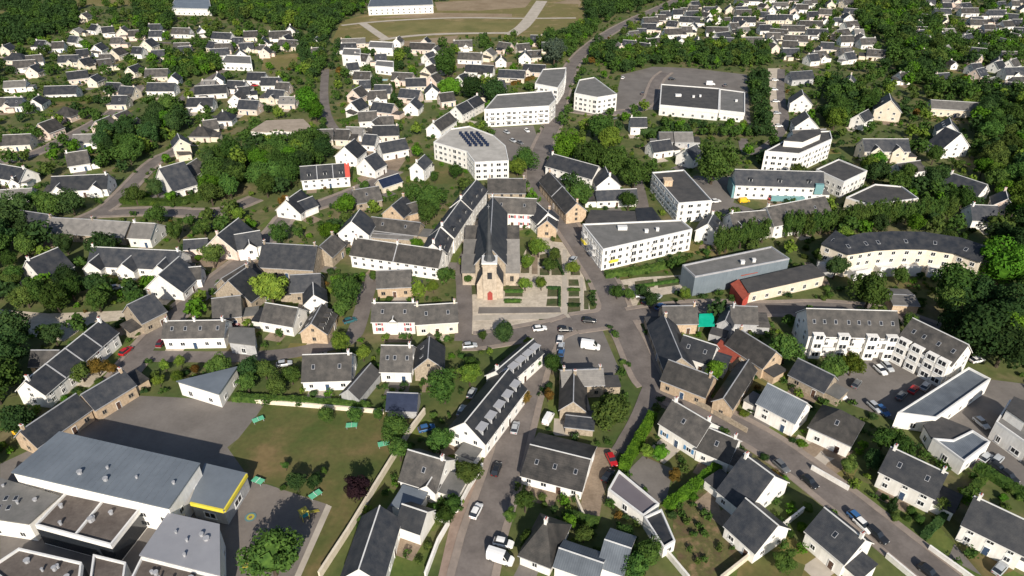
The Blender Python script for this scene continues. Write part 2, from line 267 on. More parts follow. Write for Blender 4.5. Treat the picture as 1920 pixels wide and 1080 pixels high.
(0,'r',-205.76,249.69,0.156,13.15,6.0,3.0,'lg','w','c0,nw','white low garage front at the left edge'),
(2,'g',-368.16,614.43,-0.023,7.0,9.0,3.4,'sb','c','c1,eb','grey-brown-roofed cream gable house, alone in top row, estate beside the dark wood'),
(2,'g',-343.15,555.15,-0.024,6.82,9.0,3.4,'lg','c','c0,ed','pale-grey-roofed cream gable house, leftmost in second row, estate beside the dark wood'),
(2,'r',-335.9,568.53,-0.436,7.79,8.0,3.0,'sl','w','c1,eb','dark-roofed white bungalow, second from left in second row, estate beside the dark wood'),
(2,'r',-317.88,555.18,0.466,8.22,8,3.2,'sl','w','c1,ed','dark-roofed white bungalow, third from left in second row, estate beside the dark wood'),
(2,'g',-305.25,550.53,0.149,9.32,9.0,3.4,'sb','p','c1,eb','grey-brown-roofed pale pink gable house, fourth from left in second row, estate beside the dark wood'),
(2,'r',-287.85,566.68,0.079,8.85,8,3.2,'sl','w','c1,ea','dark-roofed white bungalow, rightmost in second row, estate beside the dark wood'),
(2,'r',-292.09,543.28,0.231,7.07,8,3.2,'sb','p','c0,ea','grey-brown-roofed pale pink bungalow, leftmost in third row, estate beside the dark wood'),
(2,'r',-276.92,543.47,0.056,9.18,8.0,3.0,'sl','w','c1,k1','dark-roofed white bungalow, rightmost in third row, estate beside the dark wood'),
(2,'r',-345.2,511.15,-0.213,7.89,8.0,3.0,'sl','w','c1,eb,k1','dark-roofed white bungalow, leftmost in fourth row, estate beside the dark wood'),
(2,'r',-328.78,525.12,-0.293,7.85,8,3.2,'sl','w','c0,ea','dark-roofed white bungalow, second from left in fourth row, estate beside the dark wood'),
(2,'r',-294.6,520.4,0.019,7.23,8.0,3.0,'sb','p','c0,ea','grey-brown-roofed pale pink bungalow, third from left in fourth row, estate beside the dark wood'),
(2,'g',-267.82,509.31,-0.167,9.47,9.0,3.4,'sl','c','c1','dark-roofed cream gable house, rightmost in fourth row, estate beside the dark wood'),
(2,'g',-360.98,497.0,0.044,6.96,9.0,3.4,'sl','c','c1,ed','dark-roofed cream gable house, leftmost in fifth row, estate beside the dark wood'),
(2,'r',-328.56,504.65,0.185,7.82,8.0,3.0,'sb','w','c1,eb','grey-brown-roofed white bungalow, second from left in fifth row, estate beside the dark wood'),
(2,'g',-296.78,497.25,-0.026,7.74,9.0,3.4,'sl','w','c0,eb','dark-roofed white gable house, third from left in fifth row, estate beside the dark wood'),
(2,'r',-264.53,489.1,-0.127,7.45,8,3.2,'sl','w','c1,k1','dark-roofed white bungalow, rightmost in fifth row, estate beside the dark wood'),
(2,'h',-342.01,472.42,-0.13,13.99,8.0,3.0,'sl','c','c1,eb','dark-roofed cream hipped house, leftmost in sixth row, estate beside the dark wood'),
(2,'r',-296.73,480.13,0.517,7.13,8,3.2,'sl','p','c0,ed','dark-roofed pale pink bungalow, second from left in sixth row, estate beside the dark wood'),
(2,'g',-277.66,484.09,-0.224,8.3,9.0,3.4,'sb','c','c0','grey-brown-roofed cream gable house, third from left in sixth row, estate beside the dark wood'),
(2,'r',-245.73,478.64,0.199,8.22,8,3.2,'sl','c','c0,ec','dark-roofed cream bungalow, rightmost in sixth row, estate beside the dark wood'),
(2,'r',-321.37,463.34,0.425,9.31,8,3.2,'sb','w','c1,x0.34:3.6:1,eb','grey-brown-roofed white bungalow, leftmost in seventh row, estate beside the dark wood'),
(2,'r',-301.82,464.94,0.136,12.39,8.0,3.0,'sl','c','c1,x0.59:3.6:1','dark-roofed cream bungalow, second from left in seventh row, estate beside the dark wood'),
(2,'g',-286.47,460.06,-0.465,7.5,8,3.2,'sl','c','c1,ec','dark-roofed cream gable house, third from left in seventh row, estate beside the dark wood'),
(2,'r',-276.64,468.36,0.075,7.32,8.0,3.0,'sb','p','c1,eb','grey-brown-roofed pale pink bungalow, fourth from left in seventh row, estate beside the dark wood'),
(2,'r',-267.93,452.61,0.511,7.68,8,3.2,'sb','c','c0,ea,k1','grey-brown-roofed cream bungalow, rightmost in seventh row, estate beside the dark wood'),
(2,'r',-322.11,449.75,0.236,12.7,8,3.2,'sb','w','c0,ed','grey-brown-roofed white bungalow, leftmost in eighth row, estate beside the dark wood'),
(2,'g',-307.59,438.43,0.01,7.97,8,3.2,'sl','p','c1','dark-roofed pale pink gable house, second from left in eighth row, estate beside the dark wood'),
(2,'g',-244.87,439.41,-0.242,6.94,9.0,3.4,'sl','c','c0','dark-roofed cream gable house, rightmost in eighth row, estate beside the dark wood'),
(2,'r',-271.24,422.11,0.512,11.11,8,3.2,'sl','p','c0,ea','dark-roofed pale pink bungalow, leftmost in ninth row, estate beside the dark wood'),
(2,'g',-257.46,417.2,-0.053,6.15,8,3.2,'sl','c','c0,ea','dark-roofed cream gable house, second from left in ninth row, estate beside the dark wood'),
(2,'r',-228.12,429.53,0.076,13.6,8.0,3.0,'sb','c','c1','grey-brown-roofed cream bungalow, third from left in ninth row, estate beside the dark wood'),
(2,'g',-209.65,419.52,0.094,6.28,8,3.2,'sl','w','c0','dark-roofed white gable house, rightmost in ninth row, estate beside the dark wood'),
(2,'r',-300.28,405.09,0.242,11.67,8.0,3.0,'lg','w','c1,ea','pale-grey-roofed white bungalow, leftmost in tenth row, estate beside the dark wood'),
(2,'r',-237.83,399.23,-0.182,8.87,8,3.2,'sl','p','c0,ea','dark-roofed pale pink bungalow, second from left in tenth row, estate beside the dark wood'),
(2,'r',-213.01,398.71,0.006,15.94,8.0,3.0,'sl','w','c0','dark-roofed white bungalow, rightmost in tenth row, estate beside the dark wood'),
(2,'r',-268.6,391.44,0.102,17.61,8.0,3.0,'sl','w','c0','dark-roofed white bungalow, leftmost in eleventh row, estate beside the dark wood'),
(2,'r',-225.96,392.12,-0.192,8.79,8.0,3.0,'sl','c','c1,ed','dark-roofed cream bungalow, rightmost in eleventh row, estate beside the dark wood'),
(2,'r',-280.28,368.11,0.268,9.35,8,3.2,'sb','p','c1,x0.46:3.6:1,ed','grey-brown-roofed pale pink bungalow, leftmost in twelfth row, estate beside the dark wood'),
(2,'g',-265.1,370.81,0.116,6.84,8,3.2,'sl','w','c1,ea','dark-roofed white gable house, second from left in twelfth row, estate beside the dark wood'),
(2,'r',-220.66,372.97,0.031,7.84,8.0,3.0,'sl','c','c1,eb,k1','dark-roofed cream bungalow, rightmost in twelfth row, estate beside the dark wood'),
(2,'r',-264.28,554.02,-0.119,14.4,8.0,3.0,'sb','w','c1,ea,k2','grey-brown-roofed white bungalow, leftmost in top row, estate above the clipped belt'),
(2,'g',-243.92,556.48,0.536,6.05,8,3.2,'sl','w','c1,eb','dark-roofed white gable house, second from left in top row, estate above the clipped belt'),
(2,'r',-203.45,540.79,0.218,9.98,8.0,3.0,'sb','c','c1','grey-brown-roofed cream bungalow, third from left in top row, estate above the clipped belt'),
(2,'r',-184.07,540.53,0.17,15.8,8.0,3.0,'sb','w','c1,ec','grey-brown-roofed white bungalow, fourth from left in top row, estate above the clipped belt'),
(2,'g',-177.59,559.54,0.204,7.82,8,3.2,'sb','w','c1,ec','grey-brown-roofed white gable house, rightmost in top row, estate above the clipped belt'),
(2,'r',-227.32,538.14,-0.227,15.66,8.0,3.0,'sl','w','c1,ea','dark-roofed white bungalow, leftmost in second row, estate above the clipped belt'),
(2,'r',-204.95,518.72,-0.014,7.17,8,3.2,'sl','p','c0,eb,k2','dark-roofed pale pink bungalow, second from left in second row, estate above the clipped belt'),
(2,'g',-186.09,519.16,0.155,7.06,8,3.2,'sl','w','c0,ec','dark-roofed white gable house, third from left in second row, estate above the clipped belt'),
(2,'g',-173.13,529.19,-0.234,7.46,8,3.2,'sl','c','c0','dark-roofed cream gable house, fourth from left in second row, estate above the clipped belt'),
(2,'g',-147.74,520.92,-0.003,6.82,8,3.2,'sl','w','c0','dark-roofed white gable house, rightmost in second row, estate above the clipped belt'),
(2,'r',-240.37,501.44,0.125,10.89,8.0,3.0,'sb','p','c0','grey-brown-roofed pale pink bungalow, leftmost in third row, estate above the clipped belt'),
(2,'r',-219.77,507.91,-0.519,7.93,8,3.2,'sl','c','c0','dark-roofed cream bungalow, second from left in third row, estate above the clipped belt'),
(2,'r',-210.21,499.77,0.136,10.86,8.0,3.0,'sb','p','c0,eb','grey-brown-roofed pale pink bungalow, third from left in third row, estate above the clipped belt'),
(2,'r',-193.45,500.95,0.243,9.72,8.0,3.0,'sl','c','c0,x0.64:3.6:1,ea','dark-roofed cream bungalow, fourth from left in third row, estate above the clipped belt'),
(2,'r',-180.29,500.99,-0.181,5.43,6,3.0,'sb','w','c1,ea','grey-brown-roofed white bungalow, fifth from left in third row, estate above the clipped belt'),
(2,'r',-170.04,513.41,-0.202,14.24,8.0,3.0,'sb','c','c1,x0.57:3.6:1,ed,k2','grey-brown-roofed cream bungalow, rightmost in third row, estate above the clipped belt'),
(2,'r',-231.86,489.94,0.253,8.56,8,3.2,'sl','p','c1,eb,k1','dark-roofed pale pink bungalow, leftmost in fourth row, estate above the clipped belt'),
(2,'r',-207.0,482.38,0.248,11.91,8,3.2,'sl','w','c0,x0.32:3.6:1,ec','dark-roofed white bungalow, second from left in fourth row, estate above the clipped belt'),
(2,'g',-189.41,481.15,0.38,7.38,8,3.2,'sb','w','c1','grey-brown-roofed white gable house, third from left in fourth row, estate above the clipped belt'),
(2,'g',-175.86,489.18,0.056,7.31,8,3.2,'sb','p','c1,ed','grey-brown-roofed pale pink gable house, fourth from left in fourth row, estate above the clipped belt'),
(2,'r',-137.84,485.37,0.332,8.34,8,3.2,'sb','c','c1','grey-brown-roofed cream bungalow, rightmost in fourth row, estate above the clipped belt'),
(2,'g',-181.86,416.93,0.231,6.65,9.0,3.4,'sl','w','c1','dark-roofed white gable house, leftmost in top row, lane left of the poplar'),
(2,'r',-162.17,421.82,-0.084,10.74,8,3.2,'sl','w','c0,ea','dark-roofed white bungalow, second from left in top row, lane left of the poplar'),
(2,'r',-149.86,409.79,0.002,10.92,8,3.2,'sl','w','c1,ea','dark-roofed white bungalow, rightmost in top row, lane left of the poplar'),
(2,'r',-184.94,407.57,0.011,7.8,8.0,3.0,'lg','p','c1,eb,k2','pale-grey-roofed pale pink bungalow, leftmost in second row, lane left of the poplar'),
(2,'r',-168.47,403.94,-0.145,10.94,8.0,3.0,'sl','w','c1,ea','dark-roofed white bungalow, second from left in second row, lane left of the poplar'),
(2,'r',-138.64,400.3,-0.116,7.67,8.0,3.0,'sb','p','c1','grey-brown-roofed pale pink bungalow, rightmost in second row, lane left of the poplar'),
(2,'r',-181.86,391.7,0.2,17.02,8.0,3.0,'sl','w','c0,ec','dark-roofed white bungalow, leftmost in third row, lane left of the poplar'),
(2,'r',-157.15,389.05,0.321,7.35,8,3.2,'sl','w','c1,ea','dark-roofed white bungalow, second from left in third row, lane left of the poplar'),
(2,'r',-139.76,385.32,-0.252,10.66,8,3.2,'sl','c','c0,x0.43:3.6:1,eb','dark-roofed cream bungalow, rightmost in third row, lane left of the poplar'),
(2,'r',-177.48,368.89,0.051,13.75,8.0,3.0,'sl','w','c1,x0.55:3.6:1','dark-roofed white bungalow, leftmost in fourth row, lane left of the poplar'),
(2,'g',-157.87,377.42,0.061,7.94,9.0,3.4,'sb','w','c1,ea','grey-brown-roofed white gable house, second from left in fourth row, lane left of the poplar'),
(2,'g',-146.65,374.14,0.114,4.5,6,2.6,'sl','c','c1','dark-roofed cream gable house, third from left in fourth row, lane left of the poplar'),
(2,'r',-129.03,374.24,-0.039,9.06,8.0,3.0,'lg','p','c1,k2','pale-grey-roofed pale pink bungalow, rightmost in fourth row, lane left of the poplar'),
(2,'r',-148.61,364.89,-0.157,11.12,8,3.2,'sl','p','c1','dark-roofed pale pink bungalow, alone in fifth row, lane left of the poplar'),
(2,'h',-154.75,345.69,0.014,9.62,8.0,3.0,'sl','w','c1,eb','dark-roofed white hipped house, alone in sixth row, lane left of the poplar'),
(2,'r',-152.93,330.33,0.436,6.56,8.0,3.0,'sb','c','c1','grey-brown-roofed cream bungalow, alone in seventh row, lane left of the poplar'),
(2,'h',-157.48,321.74,-0.028,10.13,8.0,3.0,'sb','c','c1,ea','grey-brown-roofed cream hipped house, alone in eighth row, lane left of the poplar'),
(2,'g',-99.31,310.87,0.015,4.5,6,2.6,'sl','w','c0','dark-roofed white gable house, alone in ninth row, lane left of the poplar'),
(2,'r',-278.15,368.72,0.103,10.16,8.0,3.0,'sl','w','c1,eb,k2','dark-roofed white bungalow, alone in top row, diagonal rows at left'),
(2,'h',-241.54,353.94,-0.238,10.35,8.0,3.0,'sb','p','c0,ec','grey-brown-roofed pale pink hipped house, alone in second row, diagonal rows at left'),
(2,'g',-206.21,342.26,-0.262,8.42,9.0,3.4,'sb','c','c0,eb','grey-brown-roofed cream gable house, leftmost in third row, diagonal rows at left'),
(2,'g',-193.09,334.57,0.0,5.52,6,3.4,'sb','c','c0,ea','grey-brown-roofed cream gable house, rightmost in third row, diagonal rows at left'),
(2,'g',-236.17,328.03,-0.314,9.2,9.0,3.4,'sb','p','c1','grey-brown-roofed pale pink gable house, leftmost in fourth row, diagonal rows at left'),
(2,'g',-210.34,332.41,-0.262,8.22,9.0,3.4,'sb','p','c0,ea','grey-brown-roofed pale pink gable house, rightmost in fourth row, diagonal rows at left'),
(2,'r',-240.13,308.99,0.14,11.89,8.0,3.0,'sb','c','c0,eb','grey-brown-roofed cream bungalow, leftmost in fifth row, diagonal rows at left'),
(2,'r',-209.24,312.2,0.087,11.46,8.0,3.0,'lg','w','c0,ea','pale-grey-roofed white bungalow, rightmost in fifth row, diagonal rows at left'),
(2,'g',-210.14,264.83,0.031,4.5,6,2.6,'sb','w','c1,ec','grey-brown-roofed white gable house, alone in sixth row, diagonal rows at left'),
(2,'r',-125.25,518.94,0.174,17.66,8.0,3.0,'lg','p','c1,ea','pale-grey-roofed pale pink bungalow, leftmost in top row, houses below the field'),
(2,'g',-88.06,522.52,-0.143,6.06,9.0,3.4,'sb','w','c1,ea','grey-brown-roofed white gable house, second from left in top row, houses below the field'),
(2,'g',-67.59,521.37,-0.17,6.37,8,3.2,'sl','p','c0,ea','dark-roofed pale pink gable house, third from left in top row, houses below the field'),
(2,'r',-42.05,509.73,0.087,13.41,8.0,3.0,'sb','w','c1,x0.65:3.6:1,ed','grey-brown-roofed white bungalow, fourth from left in top row, houses below the field'),
(2,'r',13.39,528.07,-0.144,8.93,8.0,3.0,'sl','p','c1,ec,k2','dark-roofed pale pink bungalow, rightmost in top row, houses below the field'),
(2,'r',-121.22,500.06,0.077,10.26,8,3.2,'sl','w','c1,eb,k2','dark-roofed white bungalow, leftmost in second row, houses below the field'),
(2,'r',-73.32,503.48,-0.152,18,8.0,3.0,'sb','p','c0','grey-brown-roofed pale pink bungalow, second from left in second row, houses below the field'),
(2,'g',-58.14,490.65,-0.271,7.71,8,3.2,'sb','w','c0','grey-brown-roofed white gable house, third from left in second row, houses below the field'),
(2,'r',-11.23,506.27,-0.524,10.14,8.0,3.0,'sb','p','c0,ec','grey-brown-roofed pale pink bungalow, fourth from left in second row, houses below the field'),
(2,'r',4.58,497.16,0.378,9.7,8,3.2,'sb','c','c1','grey-brown-roofed cream bungalow, fifth from left in second row, houses below the field'),
(2,'r',21.17,504.0,-0.056,9.36,8.0,3.0,'sl','c','c0,ea','dark-roofed cream bungalow, rightmost in second row, houses below the field'),
(2,'r',-107.82,471.58,-0.424,11.15,8,3.2,'sb','w','c1,x0.54:3.6:1,k2','grey-brown-roofed white bungalow, leftmost in third row, houses below the field'),
(2,'r',-91.46,467.97,0.156,7.54,8,3.2,'sl','p','c1,eb,k1','dark-roofed pale pink bungalow, second from left in third row, houses below the field'),
(2,'g',-61.63,475.89,-0.524,6.68,9.0,3.4,'sl','w','c0,ed','dark-roofed white gable house, third from left in third row, houses below the field'),
(2,'g',-46.56,478.74,0.107,6.06,8,3.2,'sb','p','c0,ea','grey-brown-roofed pale pink gable house, fourth from left in third row, houses below the field'),
(2,'r',-36.8,474.23,-0.156,16.24,8.0,3.0,'sb','w','c1','grey-brown-roofed white bungalow, fifth from left in third row, houses below the field'),
(2,'g',-21.84,484.72,-0.349,9.05,9.0,3.4,'lg','c','c0,eb','pale-grey-roofed cream gable house, sixth from left in third row, houses below the field'),
(2,'g',4.57,474.41,-0.046,8.17,9.0,3.4,'sl','w','c1,ea','dark-roofed white gable house, seventh from left in third row, houses below the field'),
(2,'r',11.25,477.94,0.206,8.96,8.0,3.0,'sb','c','c0,eb,k2','grey-brown-roofed cream bungalow, rightmost in third row, houses below the field'),
(2,'g',-57.71,462.97,-0.524,6.52,9.0,3.4,'sl','w','c1,ec','dark-roofed white gable house, leftmost in fourth row, houses below the field'),
(2,'r',-49.71,452.31,-0.532,8.03,8,3.2,'sb','p','c1,eb','grey-brown-roofed pale pink bungalow, second from left in fourth row, houses below the field'),
(2,'g',-10.93,464.99,0.049,7.12,8,3.2,'sb','w','c1,ea','grey-brown-roofed white gable house, rightmost in fourth row, houses below the field'),
(2,'r',-104.19,443.82,0.446,7.1,8,3.2,'sl','w','c0','dark-roofed white bungalow, leftmost in fifth row, houses below the field'),
(2,'g',-57.88,438.91,-0.436,7.61,9.0,3.4,'sb','c','c0,eb','grey-brown-roofed cream gable house, second from left in fifth row, houses below the field'),
(2,'r',-30.11,441.92,-0.2,18,8.0,3.0,'sl','w','c1,ed','dark-roofed white bungalow, third from left in fifth row, houses below the field'),
(2,'r',6.75,442.86,-0.209,13.91,8.0,3.0,'sl','p','c0,x0.26:3.6:1,eb','dark-roofed pale pink bungalow, rightmost in fifth row, houses below the field'),
(2,'r',-97.64,424.45,-0.102,10.08,8.0,3.0,'sb','c','c0,ea,k1','grey-brown-roofed cream bungalow, leftmost in sixth row, houses below the field'),
(2,'r',-73.79,421.94,-0.184,12.74,8,3.2,'sb','p','c0,x0.30:3.6:1','grey-brown-roofed pale pink bungalow, second from left in sixth row, houses below the field'),
(2,'g',-52.79,419.38,-0.43,7.88,8,3.2,'sb','p','c0,ed','grey-brown-roofed pale pink gable house, third from left in sixth row, houses below the field'),
(2,'g',-35.32,421.54,-0.461,6.57,8,3.2,'sl','w','c1','dark-roofed white gable house, fourth from left in sixth row, houses below the field'),
(2,'r',-8.67,428.94,-0.168,16.24,8.0,3.0,'sl','c','c0,ed','dark-roofed cream bungalow, rightmost in sixth row, houses below the field'),
(2,'r',-89.95,403.86,0.122,6.45,8.0,3.0,'sl','c','c0,eb,k1','dark-roofed cream bungalow, leftmost in seventh row, houses below the field'),
(2,'r',-62.93,408.11,0.109,11.72,8.0,3.0,'sl','c','c0','dark-roofed cream bungalow, second from left in seventh row, houses below the field'),
(2,'r',-12.13,401.78,0.324,9.24,8,3.2,'sl','w','c0,ed','dark-roofed white bungalow, rightmost in seventh row, houses below the field'),
(2,'g',-93.75,387.24,-0.349,8.71,9.0,3.4,'sb','p','c0,eb','grey-brown-roofed pale pink gable house, leftmost in eighth row, houses below the field'),
(2,'r',-79.65,394.01,-0.051,9.42,8,3.2,'sl','c','c1,ec','dark-roofed cream bungalow, second from left in eighth row, houses below the field'),
(2,'r',-64.57,386.52,-0.286,12.07,8,3.2,'sl','p','c1,ed','dark-roofed pale pink bungalow, third from left in eighth row, houses below the field'),
(2,'g',-49.64,391.36,0.16,8.2,9.0,3.4,'sl','w','c1','dark-roofed white gable house, fourth from left in eighth row, houses below the field'),
(2,'r',-22.4,389.52,0.179,7.4,8,3.2,'sl','c','c0,ed','dark-roofed cream bungalow, rightmost in eighth row, houses below the field'),
(2,'r',-80.61,381.06,0.188,10.29,8,3.2,'sb','w','c1,x0.48:3.6:1,ec','grey-brown-roofed white bungalow, leftmost in ninth row, houses below the field'),
(2,'r',-39.15,376.9,0.405,8.23,8,3.2,'sb','p','c1','grey-brown-roofed pale pink bungalow, rightmost in ninth row, houses below the field'),
(2,'g',-89.93,364.19,-0.436,8.85,9.0,3.4,'sl','w','c0,eb','dark-roofed white gable house, leftmost in tenth row, houses below the field'),
(2,'r',-75.93,361.37,-0.35,12.38,8,3.2,'sl','p','c0,ea','dark-roofed pale pink bungalow, second from left in tenth row, houses below the field'),
(2,'g',-58.61,363.97,-0.176,8.28,9.0,3.4,'sl','w','c0,ea','dark-roofed white gable house, rightmost in tenth row, houses below the field'),
(2,'r',-78.55,343.33,0.207,9.18,8,3.2,'sb','w','c0,ea','grey-brown-roofed white bungalow, leftmost in eleventh row, houses below the field'),
(2,'r',-67.32,336.98,0.111,7.21,8.0,3.0,'sb','p','c0','grey-brown-roofed pale pink bungalow, rightmost in eleventh row, houses below the field'),
(2,'g',-73.14,333.81,-0.262,6.6,9.0,3.4,'sb','w','c1,eb','grey-brown-roofed white gable house, alone in twelfth row, houses below the field'),
(2,'r',-95.33,316.75,0.078,8.96,8.0,3.0,'sb','c','c0','grey-brown-roofed cream bungalow, leftmost in thirteenth row, houses below the field'),
(2,'r',-85.29,317.34,-0.077,6.32,8.0,3.0,'sb','c','c0,ea','grey-brown-roofed cream bungalow, second from left in thirteenth row, houses below the field'),
(2,'r',-81.67,323.48,-0.089,8.03,8.0,3.0,'lg','w','c0,ec','pale-grey-roofed white bungalow, third from left in thirteenth row, houses below the field'),
(2,'r',-67.7,321.69,0.081,12.24,8,3.2,'sl','c','c1,eb','dark-roofed cream bungalow, rightmost in thirteenth row, houses below the field'),
(2,'r',-71.02,310.54,-0.235,6.2,8.0,3.0,'sl','w','c0','dark-roofed white bungalow, alone in fourteenth row, houses below the field'),
(2,'r',166.31,669.37,0.429,8.62,8,3.2,'sl','c','c0,ed','dark-roofed cream bungalow, leftmost in top row, houses beyond the supermarket'),
(2,'r',211.81,687.69,0.133,11.34,8.0,3.0,'sb','w','c1,x0.43:3.6:1','grey-brown-roofed white bungalow, second from left in top row, houses beyond the supermarket'),
(2,'r',224.99,698.16,-0.097,10.37,8,3.2,'sl','w','c1,ea','dark-roofed white bungalow, rightmost in top row, houses beyond the supermarket'),
(2,'r',149.72,646.23,-0.218,5.84,6,3.0,'sb','c','c0,ec','grey-brown-roofed cream bungalow, leftmost in second row, houses beyond the supermarket'),
(2,'r',158.82,651.07,-0.098,7.84,8.0,3.0,'sb','w','c0,ed,k2','grey-brown-roofed white bungalow, second from left in second row, houses beyond the supermarket'),
(2,'r',169.84,642.91,0.032,10.66,8.0,3.0,'sl','p','c1,x0.40:3.6:1,k2','dark-roofed pale pink bungalow, third from left in second row, houses beyond the supermarket'),
(2,'g',184.22,657.69,0.189,4.93,6,2.6,'sb','c','c0,ed','grey-brown-roofed cream gable house, fourth from left in second row, houses beyond the supermarket'),
(2,'g',191.61,651.83,-0.136,7.63,8,3.2,'sb','c','c1,ea','grey-brown-roofed cream gable house, fifth from left in second row, houses beyond the supermarket'),
(2,'r',199.42,641.92,0.262,11.28,8,3.2,'sl','c','c0','dark-roofed cream bungalow, sixth from left in second row, houses beyond the supermarket'),
(2,'g',206.44,660.11,0.211,7.61,8,3.2,'sb','c','c0,ea','grey-brown-roofed cream gable house, seventh from left in second row, houses beyond the supermarket'),
(2,'g',229.12,662.5,0.459,6.11,8,3.2,'sb','p','c0,eb','grey-brown-roofed pale pink gable house, rightmost in second row, houses beyond the supermarket'),
(2,'r',120.6,606.09,0.007,8.66,8,3.2,'sb','p','c1,ec','grey-brown-roofed pale pink bungalow, leftmost in third row, houses beyond the supermarket'),
(2,'r',129.02,622.73,0.197,8.48,8.0,3.0,'sl','w','c1,ec','dark-roofed white bungalow, second from left in third row, houses beyond the supermarket'),
(2,'r',140.59,630.74,0.105,8.59,8,3.2,'sl','w','c1,ea','dark-roofed white bungalow, third from left in third row, houses beyond the supermarket'),
(2,'r',150.59,622.5,0.189,11.31,8.0,3.0,'sl','w','c1,ea','dark-roofed white bungalow, fourth from left in third row, houses beyond the supermarket'),
(2,'g',166.75,619.67,0.517,6.44,8,3.2,'sb','w','c1,eb','grey-brown-roofed white gable house, fifth from left in third row, houses beyond the supermarket'),
(2,'g',164.74,609.59,-0.056,4.5,6,2.6,'sl','w','c1,ea','dark-roofed white gable house, sixth from left in third row, houses beyond the supermarket'),
(2,'g',170.73,605.83,-0.229,5.52,6,3.4,'sb','w','c0','grey-brown-roofed white gable house, seventh from left in third row, houses beyond the supermarket'),
(2,'r',195.65,630.36,0.059,13.33,8.0,3.0,'sb','c','c0,x0.62:3.6:1','grey-brown-roofed cream bungalow, eighth from left in third row, houses beyond the supermarket'),
(2,'r',211.88,620.02,-0.442,7.12,8,3.2,'sl','p','c1,ea','dark-roofed pale pink bungalow, rightmost in third row, houses beyond the supermarket'),
(2,'r',109.37,594.94,0.2,12.68,8.0,3.0,'sb','w','c1,ed','grey-brown-roofed white bungalow, leftmost in fourth row, houses beyond the supermarket'),
(2,'r',124.85,582.74,-0.483,8.43,8,3.2,'sl','c','c1,k2','dark-roofed cream bungalow, second from left in fourth row, houses beyond the supermarket'),
(2,'r',139.42,600.24,-0.227,16.35,8.0,3.0,'sl','w','c0,ea,k1','dark-roofed white bungalow, third from left in fourth row, houses beyond the supermarket'),
(2,'r',178.68,602.35,0.161,4.56,6,2.6,'sb','c','c0,ea','grey-brown-roofed cream bungalow, fourth from left in fourth row, houses beyond the supermarket'),
(2,'r',184.43,598.77,-0.041,18,8.0,3.0,'sl','w','c1','dark-roofed white bungalow, fifth from left in fourth row, houses beyond the supermarket'),
(2,'g',185.32,581.57,0.112,7.15,8,3.2,'sl','p','c1,ea','dark-roofed pale pink gable house, rightmost in fourth row, houses beyond the supermarket'),
(2,'r',103.66,569.85,-0.105,10.67,8,3.2,'sl','p','c0,ea','dark-roofed pale pink bungalow, leftmost in fifth row, houses beyond the supermarket'),
(2,'r',132.82,558.34,0.148,8.55,8.0,3.0,'sb','c','c1,ea,k1','grey-brown-roofed cream bungalow, second from left in fifth row, houses beyond the supermarket'),
(2,'g',141.26,575.98,-0.34,6.56,8,3.2,'sl','w','c0','dark-roofed white gable house, third from left in fifth row, houses beyond the supermarket'),
(2,'r',151.83,557.92,-0.111,16.2,8.0,3.0,'sb','w','c0,x0.33:3.6:1,ec','grey-brown-roofed white bungalow, fourth from left in fifth row, houses beyond the supermarket'),
(2,'r',175.05,571.0,0.331,7.91,8,3.2,'sb','w','c1,k1','grey-brown-roofed white bungalow, fifth from left in fifth row, houses beyond the supermarket'),
(2,'r',177.95,560.13,0.171,9.43,8.0,3.0,'lg','c','c1,x0.26:3.6:1,eb','pale-grey-roofed cream bungalow, sixth from left in fifth row, houses beyond the supermarket'),
(2,'r',196.5,575.73,-0.243,6.14,8.0,3.0,'sb','c','c1','grey-brown-roofed cream bungalow, seventh from left in fifth row, houses beyond the supermarket'),
(2,'r',195.67,564.15,0.065,9.76,8,3.2,'sl','w','c1,ea','dark-roofed white bungalow, rightmost in fifth row, houses beyond the supermarket'),
(2,'r',90.41,539.46,0.414,8.16,8,3.2,'sb','w','c0,ed,k2','grey-brown-roofed white bungalow, leftmost in sixth row, houses beyond the supermarket'),
(2,'r',97.02,551.3,-0.013,6.76,8.0,3.0,'sl','w','c0','dark-roofed white bungalow, second from left in sixth row, houses beyond the supermarket'),
(2,'g',107.16,536.43,-0.218,6.41,8,3.2,'sb','w','c1,eb','grey-brown-roofed white gable house, third from left in sixth row, houses beyond the supermarket'),
(2,'r',118.09,549.63,0.228,14.36,8.0,3.0,'sb','w','c0,ea','grey-brown-roofed white bungalow, fourth from left in sixth row, houses beyond the supermarket'),
(2,'r',155.39,534.64,0.414,11.62,8,3.2,'sl','w','c0,x0.34:3.6:1,ea','dark-roofed white bungalow, rightmost in sixth row, houses beyond the supermarket'),
(2,'g',73.78,501.36,0.158,7.8,9.0,3.4,'lg','p','c1,ea','pale-grey-roofed pale pink gable house, leftmost in seventh row, houses beyond the supermarket'),
(2,'r',79.35,511.93,-0.349,9.47,8.0,3.0,'sl','c','c1,ed,k2','dark-roofed cream bungalow, second from left in seventh row, houses beyond the supermarket'),
(2,'r',98.4,514.08,0.383,11.97,8,3.2,'sb','w','c1,x0.47:3.6:1,k1','grey-brown-roofed white bungalow, third from left in seventh row, houses beyond the supermarket'),
(2,'g',118.79,516.7,0.052,8.81,9.0,3.4,'sl','w','c1,ea','dark-roofed white gable house, fourth from left in seventh row, houses beyond the supermarket'),
(2,'g',132.91,521.07,-0.118,7.48,8,3.2,'sl','w','c1,ec','dark-roofed white gable house, fifth from left in seventh row, houses beyond the supermarket'),
(2,'r',146.88,519.65,-0.118,15.21,8.0,3.0,'sl','w','c1,eb,k1','dark-roofed white bungalow, sixth from left in seventh row, houses beyond the supermarket'),
(2,'r',169.16,520.39,0.01,14.45,8.0,3.0,'sb','c','c1,ea','grey-brown-roofed cream bungalow, rightmost in seventh row, houses beyond the supermarket'),
